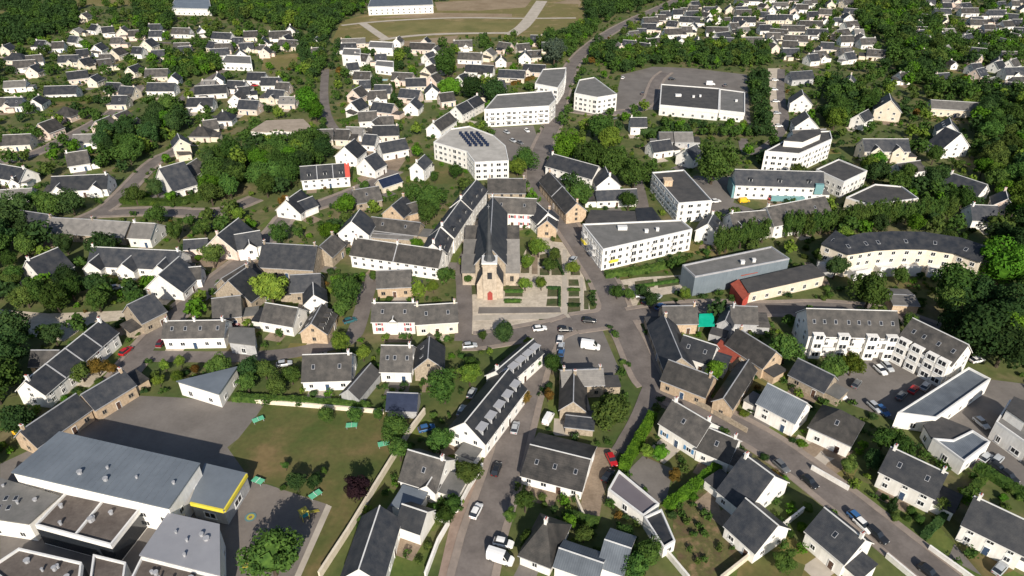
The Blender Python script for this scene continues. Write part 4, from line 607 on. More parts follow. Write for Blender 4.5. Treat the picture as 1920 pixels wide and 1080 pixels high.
CARS=[
(-7.53,97.43,1.21,'white','car','white car driving on the main street near the bottom'),
(-3.48,109.05,1.3,'black','car','dark car parked at the kerb of the main street'),
(0.77,122.38,1.37,'silver','car','small silver car beside the long street building'),
(8.91,125.54,1.15,'white','van','white van parked left of the bright stone gable'),
(-1.71,89.45,-0.26,'white','car','white car next to the large white van at the bottom'),
(-2.31,85.86,-0.35,'white','bigvan','large white van parked at the bottom of the main street'),
(-11.91,155.4,0.17,'silver','car','silver car parked below the church square'),
(8.12,163.71,0.19,'white','car','white car at the near edge of the church square'),
(13.73,158.19,1.41,'white','car','white car at the head of the parking island'),
(13.84,154.9,1.39,'silver','car', "silver car second in the parking island's left row"),
(13.66,151.94,1.39,'blue','car', "blue car third in the parking island's left row"),
(13.16,148.59,1.39,'black','car', "dark car last in the parking island's left row"),
(22.11,154.9,-0.22,'white','bigvan','white van alone on the right of the parking island'),
(23.05,167.82,-0.12,'black','car','dark car crossing the junction by the church garden'),
(15.59,163.17,0.0,'black','car','dark car at the top of the parking island'),
(22.82,111.96,-1.33,'red','car','red car standing on the pale drive'),
(21.4,107.16,0.97,'black','car','dark car in the shade beside the purple-grey garage'),
(41.09,181.06,-0.25,'white','car','white car parked in the shade by the junction trees'),
(45.51,180.44,0.84,'silver','car','silver car right of the white one by the junction trees'),
(45.56,175.29,0.75,'blue','car','blue car at the end of the shaded row by the junction'),
(42.08,177.99,0.67,'black','car','dark car between the trees by the junction'),
(21.09,204.81,1.12,'silver','car','silver car parked beside the church garden path'),
(84.14,134.66,-1.13,'white','car','white car at the left end of the apartment car park'),
(90.24,138.67,0.83,'grey','car','grey car in the shade on the left of the apartment car park'),
(99.15,144.42,-1.32,'white','car','white car by the flower bed in the apartment car park'),
(101.66,145.79,-1.41,'silver','car','silver car right of the white one by the flower bed'),
(104.13,136.54,0.74,'red','car','red car in the shade of the white-walled flat building'),
(99.74,134.04,0.72,'grey','car','grey car left of the red one'),
(107.82,137.81,0.75,'silver','car','silver car right of the red one'),
(92.38,128.43,-1.27,'blue','car','blue car in the lower row of the apartment car park'),
(91.01,129.8,-1.26,'silver','car','silver car left of the blue one in the lower row'),
(127.66,148.82,0.28,'white','car','white car behind the right end of the L-shaped apartments'),
(114.42,124.04,-1.32,'silver','car','silver car parked in front of the white modern house'),
(108.76,112.62,0.58,'silver','car','silver car beside the small square white-rimmed roof'),
(109.74,109.37,-1.09,'black','car','dark car second in the row by the small white-rimmed roof'),
(110.69,107.01,-1.19,'black','car','dark car third in the row by the small white-rimmed roof'),
(111.06,111.96,0.64,'silver','car','pale car behind the dark ones by the small white-rimmed roof'),
(65.7,105.46,-1.08,'black','car','dark car parked on the south-east road, uppermost'),
(71.81,95.5,-1.14,'blue','car','blue car parked on the south-east road above a dark estate car'),
(72.38,93.75,-1.14,'white','car','pale car tucked behind the blue one on the south-east road'),
(74.28,91.38,-1.09,'black','estate','dark estate car parked on the south-east road'),
(80.35,82.77,-1.03,'black','car','dark car at the bottom end of the south-east road'),
(94.51,83.59,0.62,'silver','car','silver car in the drive at the lower right corner'),
(60.98,110.01,-1.1,'grey','car','grey car at the kerb before the uppermost dark car'),
(-48.32,167.82,0.53,'teal','car','teal car in the lane by the small tan flat shed'),
(-62.05,147.18,0.26,'silver','car','pale car in the shaded street above the wide white house'),
(-10.3,135.07,1.26,'silver','car','pale car in the lane left of the long street building'),
(-12.49,128.43,1.3,'silver','car','pale car lower in the lane left of the long street building'),
(-20.61,122.19,0.35,'blue','car','blue car in the shade left of the white street gable'),
(-129.15,186.12,0.44,'silver','car','silver car in front of the three-gabled row'),
(-127.08,186.44,0.43,'silver','car','second silver car in front of the three-gabled row'),
(-131.7,186.77,0.56,'blue','car','blue car in front of the three-gabled row'),
(-118.35,122.38,1.47,'yellow','van','yellow vehicle at the gate on the left edge'),
(-107.96,152.92,1.3,'red','car','red car in the left street beside the long terrace'),
(-99.7,156.91,1.51,'darkred','car','dark red car at the left end of the house with four skylights'),
(-82.56,166.16,0.17,'darkred','car','dark red car behind the house with four skylights'),
(106.04,254.73,0.0,'red','car','red car in front of the turquoise-panelled apartments'),
(93.4,252.16,0.22,'yellow','van','yellow van left of the turquoise-panelled apartments'),
(82.02,252.16,0.22,'white','car','white car in the yard right of the flat block with the lift tower'),
(0.52,321.99,-0.96,'silver','car','silver car in the parking court below the balcony apartments'),
(3.88,319.01,-0.97,'grey','car','grey car in the parking court below the balcony apartments'),
(-2.69,334.37,-0.97,'silver','car','white-silver car nearest the balcony apartments'),
(7.58,336.78,-1.2,'white','car', "white car at the right of the balcony apartments' court"),
(53.87,356.25,0.53,'grey','car','grey car in the small lot by the wedge-shaped apartments'),
(100.42,433.73,0.0,'black','car','dark car behind the supermarket'),
(130.08,419.32,0.97,'grey','car','grey car behind the store room wing'),
(121.55,421.66,0.0,'white','bigvan','white delivery van behind the supermarket'),
(76.94,402.42,1.22,'grey','car', "grey car on the supermarket's left approach"),
(69.96,436.21,1.18,'white','car','white car in the lot beyond the wedge-shaped apartments'),
(141.4,323.49,0.76,'silver','car','silver car at the foot of the parking strip'),
(164.22,431.27,0.0,'white','car','white car at the top of the pale parking strip'),
(157.02,410.16,0.0,'white','car','white car second in the pale parking strip'),
(150.28,386.64,0.0,'white','car','white car third in the pale parking strip'),
(143.88,365.31,0.0,'silver','car','silver car fourth in the pale parking strip'),
(137.77,344.19,0.0,'white','car','white car lowest in the pale parking strip'),
(174.01,369.04,1.07,'silver','car','silver car in the dark gap left of the cream gable'),
(-156.75,419.32,0.0,'red','car','red car behind the lane houses left of the poplar'),
(-146.17,283.99,1.6,'white','car','white car at the roadside left of the wood'),
(-126.65,259.98,0.26,'white','van','white van parked below the wood'),
(-111.75,228.14,0.0,'black','car','dark car on the bend above the pink-white gable'),
(106.9,282.77,0.46,'grey','car','grey car in the lane behind the turquoise-panelled apartments'),
]
TREES=[
(-45.56,82.69,5.61,12.2,'mid','large broad green tree on the school play yard',8),
(-33.14,101.11,3.06,6.95,'purple','dark purple-leaved tree on the playing field',8),
(-46.69,103.33,2.31,5.41,'dark','dark tree at the edge of the play yard',8),
(-42.91,104.07,1.86,4.5,'dark','smaller dark tree between play yard and playing field',8),
(-50.93,109.3,0.96,2.7,'mid','thin young tree on the left of the playing field',8),
(-41.81,107.72,0.95,2.69,'mid','thin young tree in the middle of the playing field',8),
(-93.23,144.75,1.57,3.93,'lime','upper left of four round lime-green trees at the top of the playground',8),
(-89.77,146.16,1.73,4.24,'lime','upper right of four round lime-green trees at the top of the playground',8),
(-92.0,138.4,1.67,4.12,'lime','lower left of four round lime-green trees at the top of the playground',8),
(-87.79,139.73,1.81,4.42,'lime','lower right of four round lime-green trees at the top of the playground',8),
(-84.57,143.36,1.42,3.63,'autumn','small reddish tree beside the triangular canopy',8),
(-68.39,140.77,3.35,7.53,'dark','dark tree behind the triangular canopy',8),
(-67.96,135.82,3.0,6.82,'mid','green tree at the corner of the playing field hedge',8),
(-74.21,177.89,5.55,12.07,'lime','bright round tree right of the large dark slate roof',8),
(-50.59,176.41,5.51,12.0,'mid','broad tree between the dormered gable and the tan flat-fronted house',8),
(-51.04,170.58,2.87,6.55,'mid','smaller tree below the broad tree beside the lane',8),
(-17.04,132.0,4.79,10.5,'mid','wide green bush tree behind the stone gable house with dark roof',8),
(-11.05,138.62,3.32,7.46,'lime','lighter green tree right of the wide green bush',8),
(-10.83,144.48,2.28,5.36,'mid','small tree above the lighter one beside the street building',8),
(-27.42,118.44,3.74,8.33,'mid','tree at the top right corner of the playing field',8),
(23.53,122.35,5.31,11.59,'olive','large olive-green tree right of the bright stone gable',8),
(53.52,140.64,2.79,6.4,'bright','vivid green round bush in the stone courtyard',8),
(-9.53,105.2,3.02,6.86,'olive','tree in the garden beside the main street kerb',8),
(-12.24,97.19,2.23,5.25,'mid','tree in front of the white house by the field wall',8),
(-13.71,94.66,1.97,4.74,'mid','lower tree of the front garden by the field wall',8),
(-21.04,112.37,1.46,3.71,'mid','small tree behind the white house by the field wall',8),
(33.91,111.87,1.94,4.67,'bright','bright bush at the end of the long clipped hedge',8),
(31.05,112.82,1.83,4.44,'lime','yellow-green bush beside the bright one',8),
(35.75,105.8,1.64,4.07,'autumn','reddish shrub beside the dark yard',8),
(56.95,104.59,2.09,4.98,'autumn','yellowish shrub left of the south-east road',8),
(74.11,148.18,4.6,10.11,'mid','round tree at the left end of the L-shaped apartments',8),
(84.22,140.4,3.62,8.08,'mid','tree in the bed of the apartment car park',8),
(90.25,142.97,3.38,7.6,'lime','lighter tree in the bed of the apartment car park',8),
(81.04,138.98,3.05,6.91,'mid','left tree in the bed of the apartment car park',8),
(109.09,175.85,5.82,12.65,'mid','tree below the left half of the crescent building',8),
(137.29,179.13,6.54,14.17,'mid','tree below the right half of the crescent building',8),
(155.16,186.51,7.72,16.68,'bright','tall bright green tree at the right edge beside the crescent',8),
(125.17,188.83,3.09,6.99,'mid','small tree in front of the crescent building',8),
(105.23,201.91,3.6,8.04,'mid','clipped dark tree at the left tip of the crescent',8),
(126.79,151.43,8.65,18.7,'dark','very large dark tree right of the L-shaped apartments',8),
(131.83,146.72,7.09,15.34,'dark','large dark tree at the right edge',8),
(143.33,162.68,6.71,14.53,'dark','dark tree above the large ones at the right edge',8),
(130.69,171.72,4.78,10.48,'mid','tree behind the pale grey shed',8),
(141.39,174.39,5.78,12.57,'dark','dark tree between the crescent and the right-edge trees',8),
(89.86,107.34,1.66,4.1,'dark','small dark conifer left of the two-storey cream-white house',8),
(81.09,109.53,2.62,6.05,'dark', "dark tree behind the two-storey cream-white house's left end", 8),
(74.81,108.43,2.14,5.07,'olive','olive tree in the garden left of the two-storey cream-white house',8),
(86.29,115.83,2.96,6.73,'mid','tree between the square house and the flat white building',8),
(88.59,113.07,3.16,7.13,'mid','tree left of the small square flat roof',8),
(80.21,97.98,1.35,5.38,'conifer','slim green conifer before the two-storey cream-white house',8),
(90.37,97.68,1.68,4.14,'olive','round clipped olive bush right of the two-storey house',8),
(23.93,294.3,7.18,15.53,'bright','bright round tree beside the main road below the junction',8),
(34.47,280.5,7.81,16.9,'mid','tree right of the bright round tree',8),
(42.95,274.71,7.69,16.62,'mid','next tree along the bank towards the grey roofs',8),
(50.79,266.03,6.63,14.35,'mid','tree above the long low white building',8),
(26.05,246.6,5.83,12.68,'mid','tree in the garden of the stone-fronted terrace',8),
(84.7,270.87,8.92,19.29,'mid','large garden tree below the supermarket tree row',8),
(42.63,322.88,6.72,14.55,'mid','tree beside the small white house near the main road',8),
(46.3,310.09,6.01,13.04,'lime','lighter tree below the small white house',8),
(5.83,284.1,5.6,12.19,'mid','tree left of the main road above the church',8),
(2.31,278.93,4.15,9.17,'lime','lighter tree left of the main road above the church',8),
(-109.55,365.98,6.88,14.9,'bright','tall bright poplar beside the lane',8),
(-102.99,352.28,5.57,12.12,'bright','lower bright tree beside the poplar',8),
(-35.22,394.89,6.13,13.29,'bright','vivid green tree among the houses below the dry field',8),
(-22.69,390.08,7.26,15.71,'dark','dark round tree right of the vivid green one',8),
(-10.41,382.7,7.73,16.72,'dark','larger dark round tree further right',8),
(-40.67,437.75,8.67,18.75,'mid','green tree mass between the houses below the dry field',8),
(28.23,467.75,9.18,19.86,'blue','blue-green cedar beside the main road',8),
(-31.56,239.87,6.52,14.12,'mid','garden tree above the church street terrace',8),
(-32.03,233.19,4.4,9.7,'mid','lower garden tree above the church street terrace',8),
(-23.99,275.45,3.66,8.16,'mid','tree in the courtyard of the white solar school',8),
(-32.89,272.04,2.27,5.33,'mid','small tree left of the courtyard',8),
(-33.71,212.23,2.25,5.29,'bright','bright tree in the yard behind the long white terrace',8),
(-45.15,191.25,1.74,4.26,'mid','small tree in front of the long white terrace',8),
(-24.99,184.16,2.03,4.84,'lime','small tree at the corner of church street',8),
(9.17,207.42,3.67,8.19,'lime','largest tree at the top of the church garden',8),
(5.35,198.58,2.49,5.79,'lime','tree on the left path of the church garden',8),
(12.35,196.18,2.82,6.46,'mid','tree in the middle bed of the church garden',8),
(14.54,203.97,2.54,5.89,'olive','tree at the curved end of the church garden',8),
(20.26,195.41,2.29,5.38,'lime','tree between the church garden and the road',8),
(4.24,185.46,2.21,5.21,'lime', "tree beside the church's right aisle", 8),
(9.34,185.75,2.04,4.87,'lime','tree over the paved square',8),
(-16.09,199.23,2.15,5.08,'lime', "tree left of the church's left aisle", 8),
(-14.13,189.29,1.9,4.58,'mid','lower tree left of the church tower',8),
(32.92,180.48,2.33,5.45,'mid','tree at the left of the garden beyond the road',8),
(36.47,179.5,1.99,4.77,'mid','second tree of the garden beyond the road',8),
(53.88,179.5,1.99,4.77,'lime','slender light tree in front of the blue-grey hall',8),
(-8.36,158.2,1.52,3.82,'olive','street tree at the near left corner of the church square',8),
(4.5,155.17,1.5,3.78,'lime','street tree at the top of the paved strip',8),
(6.62,146.39,1.73,4.24,'mid','street tree by the paved strip beside the long street building',8),
(3.36,131.66,1.88,4.55,'autumn','rusty street tree beside the long street building',8),
(9.17,132.38,1.62,4.02,'autumn','orange-brown street tree beside the grey cross house',8),
(42.66,175.43,2.61,6.01,'dark','dark tree shading the cars by the junction',8),
(40.74,180.48,2.33,5.45,'dark','second dark tree by the junction',8),
(-2.26,157.59,3.32,7.46,'dark','dark tree shading the near side of the church square',8),
(3.18,88.85,1.91,4.6,'mid','garden tree left of the hipped house at the bottom centre',8),
(-0.55,94.85,1.76,4.31,'mid', "tree behind the wide two-tone roofed house's garden wall", 8),
(14.41,90.1,1.92,4.63,'olive','olive tree between the hipped house and the blue-grey roof',8),
(12.02,93.71,1.53,3.85,'bright','bright shrub behind the hipped house',8),
(26.19,84.81,3.08,6.98,'mid','tree in the dark corner beside the dry garden',8),
(23.19,81.91,3.02,6.87,'mid','tree at the bottom edge left of the dry garden',8),
(52.0,83.38,2.65,6.11,'mid','tree on the lawn at the bottom right of centre',8),
(-116.95,120.5,4.28,9.43,'dark', "dark tree below the long white terrace's end", 8),
(-113.07,140.42,2.79,6.39,'olive','olive tree in front of the long white terrace',8),
(-110.29,142.99,2.55,5.89,'autumn','brownish tree in front of the long white terrace',8),
(-106.75,143.17,1.56,3.91,'autumn','small rusty tree by the left street',8),
(-138.13,173.4,4.5,9.89,'mid','big tree over the pale lane at left',8),
(-125.47,173.31,3.86,8.58,'mid','tree in the hedge line above the pale lane',8),
(-148.57,175.64,3.9,8.65,'olive','tree at the left end of the hedge line',8),
(-65.24,141.51,2.81,6.42,'olive','tree in the garden left of the wide white house',8),
(-57.64,139.34,2.78,6.37,'mid','garden tree touching the wide white house',8),
(-59.75,134.79,2.99,6.79,'olive','shrubby tree below the garden of the wide white house',8),
(-40.75,149.09,2.33,5.45,'lime','light tree right of the wide white house',8),
(-37.79,140.42,1.96,4.71,'mid','garden tree by the dark shed',8),
(-45.39,124.97,2.08,4.94,'mid','small tree on the top edge of the playing field',8),
(-38.17,124.67,2.33,5.46,'mid','second small tree on the top edge of the playing field',8),
(-32.58,125.56,1.56,3.91,'mid','third small tree on the top edge of the playing field',8),
(-103.91,234.5,2.82,6.46,'lime','yellow-green tree at the road fork below the wood',8),
(-175.95,237.2,5.66,12.32,'mid','clipped bush left of the long pale-grey row',8),
(-169.78,240.46,5.32,11.6,'dark','dark clipped bush above the long pale-grey row',8),
(-139.75,205.64,5.44,11.86,'dark','dark tree in front of the right half of the long pale-grey row',8),
(-155.16,209.3,3.69,8.24,'dark','tree before the left half of the long pale-grey row',8),
(71.81,209.06,2.18,11.81,'column','tall clipped conifer, leftmost in the long conifer row above the blue-grey hall',7),
(74.83,210.62,2.33,10.71,'column','tall clipped conifer, second from left in the long conifer row above the blue-grey hall',7),
(77.85,212.18,2.4,9.54,'column','tall clipped conifer, third from left in the long conifer row above the blue-grey hall',7),
(80.87,213.74,2.12,10.65,'column','tall clipped conifer, fourth from left in the long conifer row above the blue-grey hall',7),
(83.88,215.3,2.27,11.87,'column','tall clipped conifer, fifth from left in the long conifer row above the blue-grey hall',7),
(86.98,216.7,2.31,9.14,'column','tall clipped conifer, sixth from left in the long conifer row above the blue-grey hall',7),
(90.07,218.11,2.43,10.4,'column','tall clipped conifer, seventh from left in the long conifer row above the blue-grey hall',7),
(99.96,221.68,2.36,11.29,'column','tall clipped conifer, ninth from left in the long conifer row above the blue-grey hall',7),
(103.7,222.37,2.59,11.56,'column','tall clipped conifer, tenth from left in the long conifer row above the blue-grey hall',7),
(107.44,223.06,2.54,9.77,'column','tall clipped conifer, 11th from left in the long conifer row above the blue-grey hall',7),
(109.79,223.5,2.5,10.4,'column','tall clipped conifer, 12th from left in the long conifer row above the blue-grey hall',7),
(113.44,224.55,2.44,10.74,'column','tall clipped conifer, 13th from left in the long conifer row above the blue-grey hall',7),
(117.09,225.6,2.33,9.76,'column','tall clipped conifer, 14th from left in the long conifer row above the blue-grey hall',7),
(120.74,226.65,2.31,9.08,'column','tall clipped conifer, 15th from left in the long conifer row above the blue-grey hall',7),
(124.4,227.7,2.53,11.21,'column','tall clipped conifer, 16th from left in the long conifer row above the blue-grey hall',7),
(127.65,228.64,2.46,11.71,'column','tall clipped conifer, 17th from left in the long conifer row above the blue-grey hall',7),
(131.34,229.55,2.57,10.98,'column','tall clipped conifer, 18th from left in the long conifer row above the blue-grey hall',7),
(135.03,230.45,2.4,11.7,'column','tall clipped conifer, 19th from left in the long conifer row above the blue-grey hall',7),
(138.72,231.35,2.43,11.54,'column','tall clipped conifer, 20th from left in the long conifer row above the blue-grey hall',7),
(142.41,232.26,2.38,11.86,'column','tall clipped conifer, 21st from left in the long conifer row above the blue-grey hall',7),
(145.71,233.07,2.62,9.54,'column','tall clipped conifer, 22nd from left in the long conifer row above the blue-grey hall',7),
(149.43,233.87,2.64,9.47,'column','tall clipped conifer, 23rd from left in the long conifer row above the blue-grey hall',7),
(153.14,234.68,2.45,10.14,'column','tall clipped conifer, 24th from left in the long conifer row above the blue-grey hall',7),
(156.85,235.49,2.43,10.09,'column','tall clipped conifer, 25th from left in the long conifer row above the blue-grey hall',7),
(158.24,235.79,2.33,10.2,'column','tall clipped conifer, 26th from left in the long conifer row above the blue-grey hall',7),
(161.98,235.12,2.29,11.39,'column','tall clipped conifer, 27th from left in the long conifer row above the blue-grey hall',7),
(165.72,234.46,2.44,11.14,'column','tall clipped conifer, rightmost in the long conifer row above the blue-grey hall',7),
(-129.8,131.6,6.2,13.9,'mid','big green tree in the dark trees behind the long white terrace',1),
(-139.1,153.4,6.1,13.7,'dark','big dark green tree in the dark trees behind the long white terrace, leftmost such',1),
(-134.3,145.7,5.2,11.9,'dark','big dark green tree in the dark trees behind the long white terrace, rightmost such',1),
(137.4,154.0,5.9,13.3,'bright','big bright green tree in the wood along the right edge, leftmost such',10),
(239.5,308.3,4.6,10.7,'bright','big bright green tree in the wood along the right edge, second such from left',10),
(192.4,228.9,5.7,13.0,'bright','big bright green tree in the wood along the right edge, rightmost such',10),
(247.4,353.0,5.7,12.9,'dark','big dark green tree in the wood along the right edge, leftmost such',10),
(252.4,359.6,5.3,12.2,'dark','big dark green tree in the wood along the right edge, second such from left',10),
(171.1,212.6,5.0,11.5,'dark','big dark green tree in the wood along the right edge, third such from left',10),
(223.1,292.3,4.4,10.3,'dark','big dark green tree in the wood along the right edge, fourth such from left',10),
(258.7,350.1,4.9,11.2,'dark','big dark green tree in the wood along the right edge, fifth such from left',10),
(214.5,272.5,4.8,11.0,'dark','big dark green tree in the wood along the right edge, sixth such from left',10),
(172.0,203.7,6.0,13.5,'dark','big dark green tree in the wood along the right edge, seventh such from left',10),
(219.8,275.8,5.6,12.8,'dark','big dark green tree in the wood along the right edge, eighth such from left',10),
(187.4,223.7,5.9,13.3,'dark','big dark green tree in the wood along the right edge, ninth such from left',10),
(232.6,293.6,4.9,11.2,'dark','big dark green tree in the wood along the right edge, rightmost such',10),
(230.4,319.9,5.6,12.8,'mid','big green tree in the wood along the right edge, leftmost such',10),
(237.2,328.0,5.4,12.3,'mid','big green tree in the wood along the right edge, second such from left',10),
(243.2,337.8,4.7,10.9,'mid','big green tree in the wood along the right edge, third such from left',10),
(200.5,263.1,4.7,11.0,'mid','big green tree in the wood along the right edge, fourth such from left',10),
(161.1,196.8,4.7,10.9,'mid','big green tree in the wood along the right edge, fifth such from left',10),
(255.6,344.5,5.9,13.3,'mid','big green tree in the wood along the right edge, sixth such from left',10),
(207.3,262.0,5.8,13.1,'mid','big green tree in the wood along the right edge, seventh such from left',10),
(243.6,313.7,4.7,10.8,'mid','big green tree in the wood along the right edge, eighth such from left',10),
(249.8,322.1,5.1,11.7,'mid','big green tree in the wood along the right edge, ninth such from left',10),
(207.0,253.8,5.5,12.4,'mid','big green tree in the wood along the right edge, tenth such from left',10),
(158.9,176.8,5.2,11.8,'mid','big green tree in the wood along the right edge, eleventh such from left',10),
(273.9,357.1,5.3,12.0,'mid','big green tree in the wood along the right edge, twelfth such from left',10),
(255.6,328.1,5.8,13.0,'mid','big green tree in the wood along the right edge, rightmost such',10),
(-182.8,216.3,5.1,11.6,'dark','big dark green tree in the dark trees at the left edge, leftmost such',0),
(-178.6,209.9,5.8,13.1,'dark','big dark green tree in the dark trees at the left edge, second such from left',0),
(-183.9,224.6,6.0,13.4,'dark','big dark green tree in the dark trees at the left edge, third such from left',0),
(-184.1,232.3,5.9,13.2,'dark','big dark green tree in the dark trees at the left edge, rightmost such',0),
(-191.4,229.0,4.7,10.9,'mid','big green tree in the dark trees at the left edge, leftmost such',0),
(-175.2,203.6,5.0,11.6,'mid','big green tree in the dark trees at the left edge, rightmost such',0),
(195.8,238.2,4.9,11.2,'lime','big light green tree in the wood along the right edge, leftmost such',10),
(201.9,247.7,5.6,12.7,'lime','big light green tree in the wood along the right edge, second such from left',10),
(276.2,365.4,5.1,11.7,'lime','big light green tree in the wood along the right edge, third such from left',10),
(287.5,380.3,5.7,12.9,'lime','big light green tree in the wood along the right edge, rightmost such',10),
(-16.7,114.2,3.3,8.0,'mid','medium green garden tree behind the white house with brown-grey roof and garage between field wall',3),
(-124.1,267.5,5.9,13.3,'mid','big green tree in the wood in the middle left, leftmost such',11),
(-114.2,255.7,4.9,11.2,'mid','big green tree in the wood in the middle left, second such from left',11),
(-126.5,292.3,5.6,12.7,'mid','big green tree in the wood in the middle left, third such from left',11),
(-115.3,265.6,4.9,11.4,'mid','big green tree in the wood in the middle left, fourth such from left',11),
(-114.1,289.0,5.0,11.5,'mid','big green tree in the wood in the middle left, fifth such from left',11),
(-105.1,265.3,5.6,12.8,'mid','big green tree in the wood in the middle left, sixth such from left',11),
(-99.8,257.1,4.6,10.7,'mid','big green tree in the wood in the middle left, seventh such from left',11),
(-104.7,284.1,4.2,10.0,'mid','big green tree in the wood in the middle left, eighth such from left',11),
(-99.7,268.4,5.5,12.5,'mid','big green tree in the wood in the middle left, ninth such from left',11),
(-107.8,297.8,5.3,12.2,'mid','big green tree in the wood in the middle left, tenth such from left',11),
(-100.2,279.8,5.2,11.8,'mid','big green tree in the wood in the middle left, eleventh such from left',11),
(-102.7,291.8,4.9,11.4,'mid','big green tree in the wood in the middle left, twelfth such from left',11),
(-93.6,269.6,5.9,13.2,'mid','big green tree in the wood in the middle left, 13th such from left',11),
(-96.8,304.7,5.9,13.3,'mid','big green tree in the wood in the middle left, 14th such from left',11),
(-90.8,284.3,5.3,12.2,'mid','big green tree in the wood in the middle left, 15th such from left',11),
(-90.6,310.2,4.5,10.6,'mid','big green tree in the wood in the middle left, rightmost such',11),
(213.3,288.6,5.8,13.1,'olive','big olive green tree in the wood along the right edge, leftmost such',10),
(210.8,281.2,4.7,10.9,'olive','big olive green tree in the wood along the right edge, second such from left',10),
(227.0,298.7,5.8,13.1,'olive','big olive green tree in the wood along the right edge, third such from left',10),
(240.3,320.4,4.5,10.4,'olive','big olive green tree in the wood along the right edge, fourth such from left',10),
(264.8,347.6,5.1,11.7,'olive','big olive green tree in the wood along the right edge, rightmost such',10),
(153.0,269.5,5.3,12.0,'dark','big dark green tree in the garden trees behind the tall conifers, leftmost such',5),
(172.9,261.7,5.3,12.1,'dark','big dark green tree in the garden trees behind the tall conifers, rightmost such',5),
(-119.2,271.3,5.1,11.8,'dark','big dark green tree in the wood in the middle left, leftmost such',11),
(-91.1,279.7,5.6,12.7,'dark','big dark green tree in the wood in the middle left, second such from left',11),
(-86.3,298.1,5.0,11.5,'dark','big dark green tree in the wood in the middle left, rightmost such',11),
(-159.9,188.8,3.3,8.2,'mid','medium green tree in the hedge line above the pale lane, leftmost such',6),
(-145.3,177.2,3.6,8.8,'mid','medium green tree in the hedge line above the pale lane, second such from left',6),
(-136.5,179.2,3.8,9.1,'mid','medium green tree in the hedge line above the pale lane, rightmost such',6),
(149.0,168.5,3.1,7.8,'mid','medium green tree in the wood along the right edge, leftmost such',10),
(166.0,191.3,4.0,9.4,'mid','medium green tree in the wood along the right edge, second such from left',10),
(162.5,183.9,3.1,7.8,'mid','medium green tree in the wood along the right edge, third such from left',10),
(139.6,146.3,2.9,7.3,'mid','medium green tree in the wood along the right edge, rightmost such',10),
(-100.5,200.2,4.1,9.6,'olive','medium olive green garden tree right of the brown-roofed house joined right of the three-gabled row',3),
(-130.4,138.8,3.1,7.8,'dark','medium dark green tree in the dark trees behind the long white terrace',1),
(-141.9,186.5,3.8,9.1,'dark','medium dark green tree in the hedge line above the pale lane, leftmost such',6),
(-130.0,182.8,3.8,9.1,'dark','medium dark green tree in the hedge line above the pale lane, rightmost such',6),
(-121.7,255.0,4.7,10.9,'bright','big bright green tree in the wood in the middle left, leftmost such',11),
(-110.7,283.5,5.3,12.0,'bright','big bright green tree in the wood in the middle left, second such from left',11),
(-98.3,287.1,5.0,11.5,'bright','big bright green tree in the wood in the middle left, rightmost such',11),
(-77.0,142.3,3.2,7.8,'mid','medium green garden tree behind the pale grey triangular canopy building',3),
(-119.3,249.1,4.7,10.9,'olive','big olive green tree in the wood in the middle left, leftmost such',11),
(-108.3,289.0,4.8,11.0,'olive','big olive green tree in the wood in the middle left, rightmost such',11),
(-25.5,112.3,2.7,6.9,'mid','small green garden tree left of the white house with brown-grey roof and garage between field',3),
(-180.1,303.8,5.1,11.6,'mid','big green tree in the garden trees above the estate lane at left, leftmost such',2),
(-172.3,292.5,4.9,11.2,'mid','big green tree in the garden trees above the estate lane at left, second such',2),
(-173.8,301.0,5.5,12.4,'mid','big green tree in the garden trees above the estate lane at left, third such',2),
(-183.9,361.9,5.0,11.5,'mid','big green tree in the garden trees above the estate lane at left, rightmost such',2),
(157.6,260.1,4.9,11.2,'mid','big green tree in the garden trees behind the tall conifers, leftmost such',5),
(167.1,270.5,4.3,10.1,'mid','big green tree in the garden trees behind the tall conifers, second such from left',5),
(176.0,244.7,4.5,10.4,'mid','big green tree in the garden trees behind the tall conifers, rightmost such',5),
(-166.7,206.4,4.0,9.6,'mid','medium green tree in the dark trees at the left edge',0),
(-117.7,108.0,2.6,6.7,'lime','small light green garden tree left of the longer tan stone school building nearer the grey',3),
(-128.8,155.9,3.3,8.0,'dark','medium dark green garden tree behind the small tan outbuilding with weathered slate roof',3),
(105.8,192.8,3.8,9.0,'dark','medium dark green garden tree right of the low cream building with red end wall',3),
(-191.3,306.5,5.0,11.6,'dark','big dark green tree in the garden trees above the estate lane at left, leftmost such',2),
(-196.4,320.4,5.3,12.2,'dark','big dark green tree in the garden trees above the estate lane at left, second such',2),
(-184.9,298.1,4.3,10.2,'dark','big dark green tree in the garden trees above the estate lane at left, third such',2),
(-189.7,326.7,5.3,12.1,'dark','big dark green tree in the garden trees above the estate lane at left, fourth such',2),
(-174.2,318.1,5.3,12.0,'dark','big dark green tree in the garden trees above the estate lane at left, fifth such',2),
(-178.6,331.2,5.6,12.7,'dark','big dark green tree in the garden trees above the estate lane at left, sixth such',2),
(-184.5,347.5,5.7,12.9,'dark','big dark green tree in the garden trees above the estate lane at left, seventh such',2),
(-169.1,333.8,5.2,11.8,'dark','big dark green tree in the garden trees above the estate lane at left, rightmost such',2),
(2.8,97.7,2.3,6.2,'mid','small green garden tree behind the hipped house with a pale lit right roof slope',3),
(-175.1,218.3,3.9,9.3,'dark','medium dark green tree in the dark trees at the left edge',0),
(151.4,210.6,3.8,9.1,'olive','medium olive green garden tree in front of the white house with dark roof near',3),
(-64.3,239.9,4.2,9.8,'bright','medium bright green garden tree left of the low brown-roofed stone house left of the sunlit',3),
(-82.8,216.3,3.8,9.1,'mid','medium green garden tree right of the white house with projecting bay right of the pink-white',3),
(155.9,170.7,3.2,7.8,'mid','medium green garden tree right of the pale grey flat-topped shed behind the white L-shaped apartments',3),
(154.1,275.7,4.5,10.5,'lime','big light green tree in the garden trees behind the tall conifers',5),
